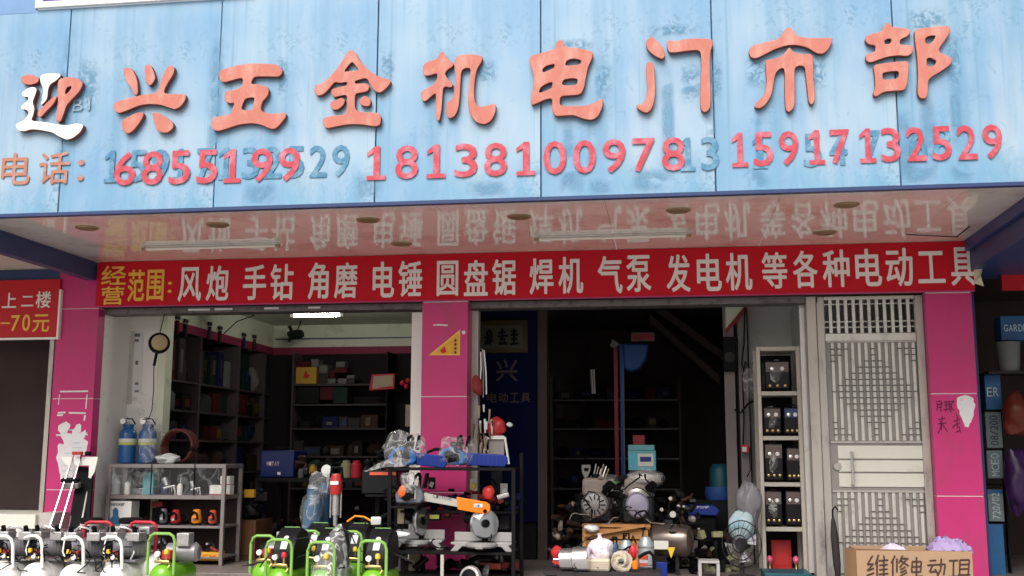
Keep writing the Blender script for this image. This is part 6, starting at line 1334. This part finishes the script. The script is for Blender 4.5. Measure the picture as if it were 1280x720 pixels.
tag(MB().blob(at(936,630,.15),(.11,.09,.20),22,16,.13,101).build('grey_bag','bag_grey' if 'bag_grey' in M else mat('bag_grey',(.17,.16,.18),.35,var=.25,scale=8)),'grey plastic bag hanging beside the machine rack','bag')
tag(MB().blob(at(928,660,.1),(.11,.08,.16),22,16,.12,102).build('cyan_bag','cyan_bag' if 'cyan_bag' in M else mat('cyan_bag',(.34,.44,.48),.5,var=.1,scale=5,dirt=(.08,.42,.55),dscale=7,dmin=.5)),'white and cyan plastic bag below the grey one beside the machine rack','bag')
MB().tube([at(934,596,.15),at(938,588,.2),(at(938,588,.2).x,.22,at(938,560,.2).z)],.006,5).build('bag_string','black', bld)
tb_ = thing('teal_canister','teal plastic canister in the back right of the right bay','canister',(at(901,620,1.2).x,1.2,at(901,622,1.2).z)); mat('teal_plastic',(.01,.07,.10),.4,var=.15); H = at(901,580,1.2).z-tb_.location.z
MB().lathe([(.10,0),(.105,.02),(.10,H*.8),(.085,H*.95),(.07,H)], tb_.location, n=20).build('canister','teal_plastic', tb_); MB().lathe([(.11,.0),(.13,.05),(.125,.12)], tb_.location+Vector((-.02,-.0,-.02)), n=20).build('skirt','post_blue', tb_)
MB().box(tb_.location.x-.25,tb_.location.x+.2,1.1,1.29,0,tb_.location.z-.021).build('cupboard','g_black', bld, bevel=.006)
# things on the wall edge at 905-935
Yv = 1.0
x0,x1 = at(905,450,Yv).x, at(918,450,Yv).x
MB().box(x0,x1,Yv,Yv+.06,0,ZC).build('inner_jamb','jamb_grey' if 'jamb_grey' in M else mat('jamb_grey',(.22,.19,.19),.7,var=.2), bld); x0,x1 = at(923,450,Yv).x, at(934.5,450,Yv).x; MB().box(x0,x1,Yv,Yv+.29,0,ZC).build('inner_jamb','jamb_grey', bld)
MB().extr([at(907,378,Yv-.02),at(934,378,Yv-.02),at(907,412,Yv-.02)],(0,.015,0)).build('pale_gusset','cream_wall', bld); MB().extr([at(934,380,Yv-.03),at(934,388,Yv-.03),at(907,418,Yv-.03),at(907,411,Yv-.03)],(0,.02,0)).build('red_trim','rust_red', bld)
sw = thing('wall_speaker','black box mounted on the inner jamb left of the pale wall','speaker',tuple(at(913,440,.9))); x0,x1,z0,z1 = xzbox(903,421,921,464,.9); MB().box(x0,x1,.9,.98,z0,z1).build('cabinet','black',sw,bevel=.01); MB().lathe([(.045,0),(.05,.006),(.02,.01)],((x0+x1)/2,.899,(z0+z1)/2-.03),(0,-1,0),18).build('cone','dark_metal',sw)
cw = thing('wall_cables','black cables looping down the jamb beside the machine rack','cables',tuple(at(930,500,.95)))
MB().tube([at(931,385,.95),at(930,430,.95),at(927,455,.95),at(932,468,.95),at(937,460,.95),at(932,452,.95),at(928,470,.95),at(930,520,.95),at(929,560,.95)],.007,6).build('cable','black',cw); MB().tube([at(940,455,.9),at(945,448,.9),at(950,460,.9)],.006,6).build('cable','black',cw); MB().tube([at(918,512,.9),at(926,516,.9),at(935,505,.9),at(944,500,.9)],.009,6).build('cable','black',cw)
sck = thing('red_socket_box','small red and white socket box on the jamb beside the rack','socket',tuple(at(930,560,.8))); x0,x1,z0,z1 = xzbox(926,556,936,566,.9); MB().box(x0,x1,.88,.949,z0,z1).build('box','knob_red',sck,bevel=.004); MB().box(x0+.01,x1-.02,.873,.879,z0+.01,z1-.02).build('face','tag_white',sck)
tag(MB().blob(at(936,478,.9),(.06,.05,.14),14,10,.16,103).build('clear_bag','plastic_clear'),'clear plastic bag hanging from the cables beside the rack','bag')

# ============================================================= white machine rack
YM = .35
mr = thing('machine_rack','cream painted rack with five shelves of wrapped welding machines','rack',(at(976,700,YM).x,YM,0))
mat('rack_cream', (.44,.41,.36), .5, var=.08, dirt=(.30,.22,.15), dscale=9, dmin=.56)
mx0, mx1 = at(949,560,YM).x, at(1004,560,YM).x; zz_ = [at(977,k,YM).z for k in (433,489,545,603,659)]+[at(977,716,YM).z]
for x in (mx0, mx1-.033):
    for y in (YM, YM+.40): MB().box(x, x+.033, y, y+.035, 0, zz_[0]).build('post','rack_cream', mr, bevel=.003)
for k,z in enumerate(zz_): MB().box(mx0+.034, mx1-.034, YM+.004, YM+.43, z-.036, z).build('shelf','rack_cream', mr, bevel=.003)
MB().box(mx0+.001, mx1-.001, YM+.436, YM+.445, .1, zz_[0]-.04).build('back_panel','g_black', mr)
mat('machine_dark', (.008,.007,.01), .4, spec=.2, var=.2); mat('machine_panel', (.12,.09,.085), .4, var=.3, scale=16); mat('machine_blue', (.04,.06,.16), .4)
def machine(q, lab, wrapped, panel='machine_panel'):
    x0,x1,z0,z1 = xzbox(*q,YM+.05); t = thing('welding_machine',lab,'welding machine',((x0+x1)/2,YM+.05,z0)); w = x1-x0; h = z1-z0
    MB().box(x0,x1,YM+.05,YM+.36,z0+.012,z1-.02).build('casing','machine_dark',t,bevel=.012); MB().box(x0+.01,x1-.01,YM+.042,YM+.0495,z0+h*.58,z1-.035).build('control_panel',panel,t)
    for k in range(2): MB().lathe([(.018,0),(.018,.012),(.012,.016)],(x0+w*(.3+.4*k),YM+.0415,z0+h*.68),(0,-1,0),14).build('knob','tag_white' if k else 'chrome',t)
    for k in range(3): MB().lathe([(.012,0),(.012,.014),(.005,.018)],(x0+w*(.2+.3*k),YM+.0495,z0+h*.16),(0,-1,0),12).build('terminal','brass',t)
    MB().tube([(x0+.03,YM+.12,z1-.022),(x0+.04,YM+.12,z1),(x1-.04,YM+.12,z1),(x1-.03,YM+.12,z1-.022)],.008,6).build('handle','black',t)
    if wrapped: tag(MB().blob(((x0+x1)/2,YM+.20,z0+h*.5),(w*.53,.185,h*.52),20,14,.07,int(q[0]+q[1]),flat=-h*.495).build('plastic_bag','plastic_wrap'),'clear plastic wrap around the '+lab,'plastic wrap')
mo_ = [((955,448,988,488.5),'large machine alone on the top shelf of the cream rack',1),((953.5,506,977.5,544.5),'left machine on the second shelf of the cream rack',1),((979,506,1001,544.5),'right machine on the second shelf of the cream rack',0),
 ((954.5,551,980,602.5),'left machine on the third shelf of the cream rack',1),((982,556,1002.5,602.5),'right machine on the third shelf of the cream rack',0),((955,610,979,658.5),'left machine on the fourth shelf of the cream rack',1),((981,610,1003,658.5),'right machine on the fourth shelf of the cream rack',0)]
for q in mo_: machine(*q, 'machine_blue' if 'right machine on the second' in q[1] else 'machine_panel')
# altar at the bottom
sa = thing('red_altar','small red household altar with two pink lamps at the bottom of the cream rack','altar',(at(977,715,YM+.1).x,YM+.1,zz_[5])); mat('altar_red',(.42,.02,.02),.5,var=.4,scale=20); mat('lamp_pink',(.72,.12,.22),.3)
x0,x1,z0,z1 = xzbox(964,675,990,712,YM+.25); MB().box(x0,x1,YM+.25,YM+.28,zz_[5]+.002,z1).build('tablet','altar_red',sa,bevel=.004); MB().box(x0+.03,x1-.03,YM+.243,YM+.249,zz_[5]+.04,z1-.03).build('red_paper','tool_red',sa)
for px in (962,995): c = at(px,700,YM+.12); b = Vector((c.x,c.y,zz_[5]+.002)); MB().lathe([(.022,0),(.01,.02),(.008,.06),(.018,.07)],b,n=12).build('lamp_stand','brass',sa); MB().lathe([(.014,.07),(.028,.09),(.024,.115),(.008,.13)],b,n=14).build('lamp_bulb','lamp_pink',sa)
# cream post stuff in front (bottom right)
tag(MB().box(at(956,717,-.3).x,at(1015,717,-.3).x,-.3,.1,.0,at(980,717,-.3).z).build('teal_step','teal_plastic',None,bevel=.006),'dark teal flat box on the floor before the cream rack','box')
ub = thing('umbrella','folded dark umbrella leaning on the steel door frame','umbrella',(at(1046,720,-.1).x,-.1,0)); MB().lathe([(.008,0),(.02,.03),(.03,.12),(.032,.35),(.018,.47),(.008,.50)],(at(1047,705,-.08).x,-.09,0.0),(-.04,.05,1),12).build('canopy','g_grey',ub); a = Vector((at(1047,705,-.08).x,-.09,0))+Vector((-.04,.05,1)).normalized()*.5; MB().tube([a,a+Vector((0,0,.06)),a+Vector((.02,-.01,.09)),a+Vector((.04,-.01,.06))],.008,7).build('handle','black',ub)

# ============================================================= cardboard sign box with cloth
YK = -1.0
kb = thing('cardboard_box','open cardboard box hand lettered in Chinese before the right pillar','box',(at(1140,720,YK).x,YK,GZ))
mat('cardboard', (.34,.225,.14), .8, var=.1, scale=5, dirt=(.36,.20,.10), dscale=4, dmin=.56, bump=.1, bscale=60); mat('cardboard_dark', (.26,.15,.08), .85, var=.12); mat('marker', (.06,.03,.025), .7)
x0 = at(1071,710,YK).x; x1 = at(1216,710,YK).x; zt3 = at(1145,688,YK).z
MB().box(x0,x1,YK,YK+.006,GZ+.002,zt3-.004).build('front_panel','cardboard',kb); MB().box(x0,x0+.006,YK+.007,YK+.33,GZ+.002,zt3).build('side_panel','cardboard_dark',kb); MB().box(x1-.006,x1,YK+.007,YK+.33,GZ+.002,zt3).build('side_panel','cardboard',kb); MB().box(x0,x1,YK+.331,YK+.337,GZ+.002,zt3+.004).build('back_panel','cardboard',kb); MB().box(x0+.007,x1-.007,YK+.007,YK+.33,GZ+.003,GZ+.01).build('bottom_panel','cardboard',kb)
MB().extr([(x0+.0,YK+.001,zt3+.008),(x1,YK+.001,zt3-.002),(x1-.02,YK+.06,zt3-.012),(x0+.02,YK+.06,zt3-.006)],(0,0,-.006)).build('folded_flap','cardboard_dark',kb)
MB().extr([(x0-.002,YK,GZ+.002),(x0-.06,YK+.12,GZ+.002),(x0-.06,YK+.12,zt3+.006),(x0-.002,YK,zt3)],(0,.006,0)).build('side_flap','cardboard_dark',kb)
km = lambda p: (1040+p[0]/5.333, 640+p[1]/5.333)
W_ = {'wei':[[(270,290),(235,350)],[(235,350),(275,345)],[(275,345),(235,390)],[(235,390),(280,375)],[(230,425),(280,405)],[(310,285),(290,350)],[(300,330),(300,430)],[(345,290),(350,320)],[(310,325),(375,320)],[(315,355),(370,350)],[(315,385),(370,380)],[(345,320),(345,430)],[(310,415),(375,410)]],
 'xiu':[[(420,290),(395,340)],[(405,325),(405,430)],[(432,310),(432,400)],[(470,290),(445,340)],[(455,310),(510,310)],[(500,310),(450,370)],[(460,325),(510,360)],[(490,365),(455,385)],[(495,385),(455,405)],[(500,400),(450,430)]],
 'dian':[[(535,330),(530,400)],[(535,330),(595,330)],[(595,330),(590,400)],[(533,365),(592,363)],[(530,400),(590,398)],[(563,300),(563,430)],[(563,430),(605,428)]],
 'dong':[[(650,325),(695,322)],[(635,355),(705,350)],[(670,355),(650,400)],[(650,400),(700,395)],[(685,380),(705,410)],[(705,350),(755,348)],[(755,348),(745,420)],[(728,310),(725,380)],[(725,380),(700,430)]],
 'gong':[[(780,325),(840,322)],[(810,325),(808,430)],[(775,432),(845,428)]],'ju':[[(852,320),(850,420)],[(852,320),(915,318)],[(915,318),(908,420)],[(852,350),(912,348)],[(852,380),(910,378)],[(840,420),(920,418)]]}
for k,v in W_.items():
    mb = MB()
    for s_ in v: mb.tube([at(*km(p),YK-.002) for p in s_], .0062, 5)
    mb.build('handwritten_character','marker',kb,smooth=False)
mat('cloth_purple',(.30,.23,.42),.6,var=.35,scale=9,dirt=(.12,.05,.24),dscale=6,dmin=.5,bump=.5,bscale=24); mat('film_lilac',(.55,.50,.62),.35,var=.25,scale=12)
def crumple(c, r, seed, name, mt, label, cat, parent=None, zmin=None):
    rnd = random.Random(seed); vs, fs = [], []; nx, ny = 18, 12; ph = [(rnd.uniform(3,9),rnd.uniform(3,9),rnd.uniform(0,6)) for _ in range(6)]
    for j in range(ny+1):
        for i in range(nx+1):
            u_, v_ = i/nx*2-1, j/ny*2-1; e = max(0, 1-u_*u_*.9)*max(0,1-v_*v_*.9)
            h = r[2]*(e**.6)*(1+.55*sum(abs(sin(a*u_+b*v_+p))-.5 for a,b,p in ph)/2)
            vs.append((c[0]+r[0]*u_*(1+.1*rnd.uniform(-1,1)), c[1]+r[1]*v_, c[2]+h))
    for j in range(ny):
        for i in range(nx): k = j*(nx+1)+i; fs.append((k,k+1,k+nx+2,k+nx+1))
    b0 = len(vs); o = MB().add(vs, fs).build(name, mt, parent, smooth=True)
    if label: tag(o, label, cat)
    return o
c = at(1186,688,YK+.16); MB().box(at(1122,700,YK+.16).x, x1-.01, YK+.06, YK+.30, zt3-.05, zt3-.02).build('contents','cardboard_dark', kb)
crumple((at(1186,688,YK+.17).x,YK+.17,zt3-.03),(.15,.11,.085),5,'purple_cloth','cloth_purple','crumpled purple and white cloth on the right of the cardboard box','cloth')
crumple((at(1117,690,YK+.17).x,YK+.17,zt3-.03),(.09,.08,.045),6,'lilac_film','film_lilac','small crumpled lilac plastic film on the left part of the cardboard box','plastic film')

# ============================================================= loose cables, belts and more small stock
def tangle(name, label, c, r, n, mt, seed, rad=.007, cat='cables', parent=None):
    rq = random.Random(seed); mb = MB()
    for k in range(n):
        p = Vector(c)+Vector((rq.uniform(-r[0],r[0]), rq.uniform(-r[1],r[1]), rq.uniform(0,r[2]))); d = Vector((rq.uniform(-1,1),rq.uniform(-.5,.2),rq.uniform(-.6,.8))).normalized(); pts = [p]
        for j in range(7):
            d = (d+Vector((rq.uniform(-.7,.7),rq.uniform(-.4,.3),rq.uniform(-.9,.5)))).normalized(); p = p+d*rq.uniform(.03,.06); p.z = max(p.z, c[2]+.01); pts.append(p.copy())
        mb.tube(pts, rad*rq.uniform(.6,1.2), 5)
    o = mb.build(name, mt, parent, kind='stuff')
    if parent is None: tag(o, label, cat)
    return o
tangle('engine_cables','tangle of black cables and belts over the two engines on the crate',(at(770,640,-.02).x,-.02,zct+.02),(.32,.06,.3),16,'black',201)
tangle('bench_cables','thin pale hoses and cables tangled over the low bench motors',(at(755,705,-.8).x,-.8,zbt+.02),(.38,.1,.1),7,'rubber',202,.005)
tangle('rack_cables','black power cords hanging around the mitre saws',(at(560,672,-.6).x,-.62,zL+.01),(.42,.06,.16),9,'black',203,.005)
tangle('compressor_cables','black hoses and cords lying between the green compressors',(at(400,690,-1.2).x,-1.3,.18),(.5,.25,.15),14,'rubber',204,.006)
tangle('compressor_hoses','dark hoses and cords winding among the white compressors',(at(85,690,-1.4).x,-1.45,.12),(.5,.18,.16),16,'rubber',205,.005)
tangle('tank_cables','dark cables over the brownish steel tank',(at(838,655,.0).x,.0,.35),(.16,.05,.2),7,'black',206)
# little hang-tagged tools on the back of the rack and glinting stock on the workbench
rq = random.Random(77)
names = [('pliers_pack','small red hang packed tool'),('tape_pack','small yellow hang packed tool'),('bit_pack','small silver hang packed tool'),('blade_pack','small white hang packed tool')]
mats_ = ['tool_red','knob_yellow','silver','tag_white']
places = ['left end of the upper rack level','behind the orange bar cover','left of the centre on the upper rack level','right end of the upper rack level','between the two mitre saws','over the left mitre saw']
pxs = [(498,622),(592,606),(540,604),(630,612),(560,640),(515,640)]
for i,(x,y) in enumerate(pxs):
    k = i % 4; a = at(x,y,-.34); t = thing('hang_pack', names[k][1]+', '+places[i], 'tool pack', tuple(a))
    MB().box(a.x-.03,a.x+.03,-.345,-.34,a.z-.05,a.z+.05).build('backing_card','cyl_label' if i % 2 else 'g_grey', t, smooth=False)
    MB().cbox((a.x,-.355,a.z-.01),(.035,.02,.05),0,0,.4).build('tool',mats_[k],t,bevel=.004)
bench_items = [(378,603,'g_white','pale jar'),(392,606,'g_yellow','yellow tin'),(447,600,'charm_red','red tin'),(462,607,'g_white','white tin'),(475,603,'g_grey','grey tin'),(433,606,'khaki','olive tin'),(486,607,'charm_red','dark red jar'),(497,604,'g_white','off white jar')]
wbz = onz(400,600,z0).z if False else None
zbench = [o for o in bn.children if o.name.startswith('top')][0]
ztb = max((zbench.matrix_world @ v.co).z if False else v.co.z for v in zbench.data.vertices)+bn.location.z
for i,(x,y,mt,nm) in enumerate(bench_items):
    a = at(x,y,1.25); r_ = .03+.012*(i % 3); h_ = .09+.04*((i*7) % 3)
    o = MB().lathe([(r_*.9,0),(r_,.006),(r_,h_*.8),(r_*.7,h_*.88),(r_*.7,h_),(r_*.2,h_+.003)], (a.x,1.2+.03*(i % 2),ztb+.001), n=14).build('tin',mt)
    tag(o, nm+' on the front edge of the workbench, '+['left end','second from the left','behind the red hammer','right of the hammer','middle right','before the hammer','near the rack','right end'][i], 'tin')
# tools hanging from the top boards of the left wall shelving
for i,(px,py,mt) in enumerate(((222,408,'g_red'),(232,412,'g_green'),(262,415,'g_grey'),(275,420,'g_brown'),(305,428,'g_blue'),(318,430,'g_red'))):
    p = onx(px, py, Xs+.02); t = thing('hanging_tool', ['dark red','dark green','grey','brown','dark blue','small red'][i]+' hand tool hung on the left wall shelving edge, '+['first','second','third','fourth','fifth','sixth'][i]+' from the street','tool',tuple(p))
    MB().cyl(p+Vector((0,0,.06)), p+Vector((0,0,-.08)), .018,.022,10).build('grip',mt,t); MB().cbox(p+Vector((0,.0,.09)),(.02,.09,.04)).build('head','dark_metal',t,bevel=.004)
heap('engine_pile','dense pile of greasy carburettors, pipes and bolts on the left edge of the crate',(at(712,650,.2).x,.25,.0),(.16,.14,.62),['black','dark_metal','g_brown','engine_pale'],18,301,size=(.025,.06))
heap('engine_pile','oily engine parts and silver fittings between and above the engines',(at(772,625,.2).x,.22,zct+.15),(.12,.08,.28),['dark_metal','black','disc_grey','engine_pale'],12,302,size=(.02,.045))
heap('machine_pile','dark machines piled on the floor left of the blue machine case',(at(856,680,.3).x,.35,.0),(.14,.14,.5),['black','dark_metal','disc_grey'],16,303,size=(.025,.055))
tag(MB().blob(at(757,600,.3),(.14,.1,.06),20,12,.14,304).build('plastic_bag','plastic_clear'),'clear crumpled film lying over the left engine top','bag')
tangle('cream_cables','pale electric cables tangled below the round silver starter discs',(at(770,655,-.04).x,-.05,zct+.01),(.3,.04,.08),6,'engine_pale',305,.005)
heap('hammer_clutter','dark plastic wrapped tools around the red demolition hammer',(at(440,665,-.35).x,-.45,GZ),(.2,.1,.55),['black','hood_black','g_green','rust_red'],14,306,size=(.025,.05))
heap('cabinet_clutter','dark tools crowding the back of the lower cabinet shelf',(S(215,.48),.50,zsh2+.002),(.42,.05,.10),['black','g_brown','dark_metal'],14,307,size=(.015,.035))
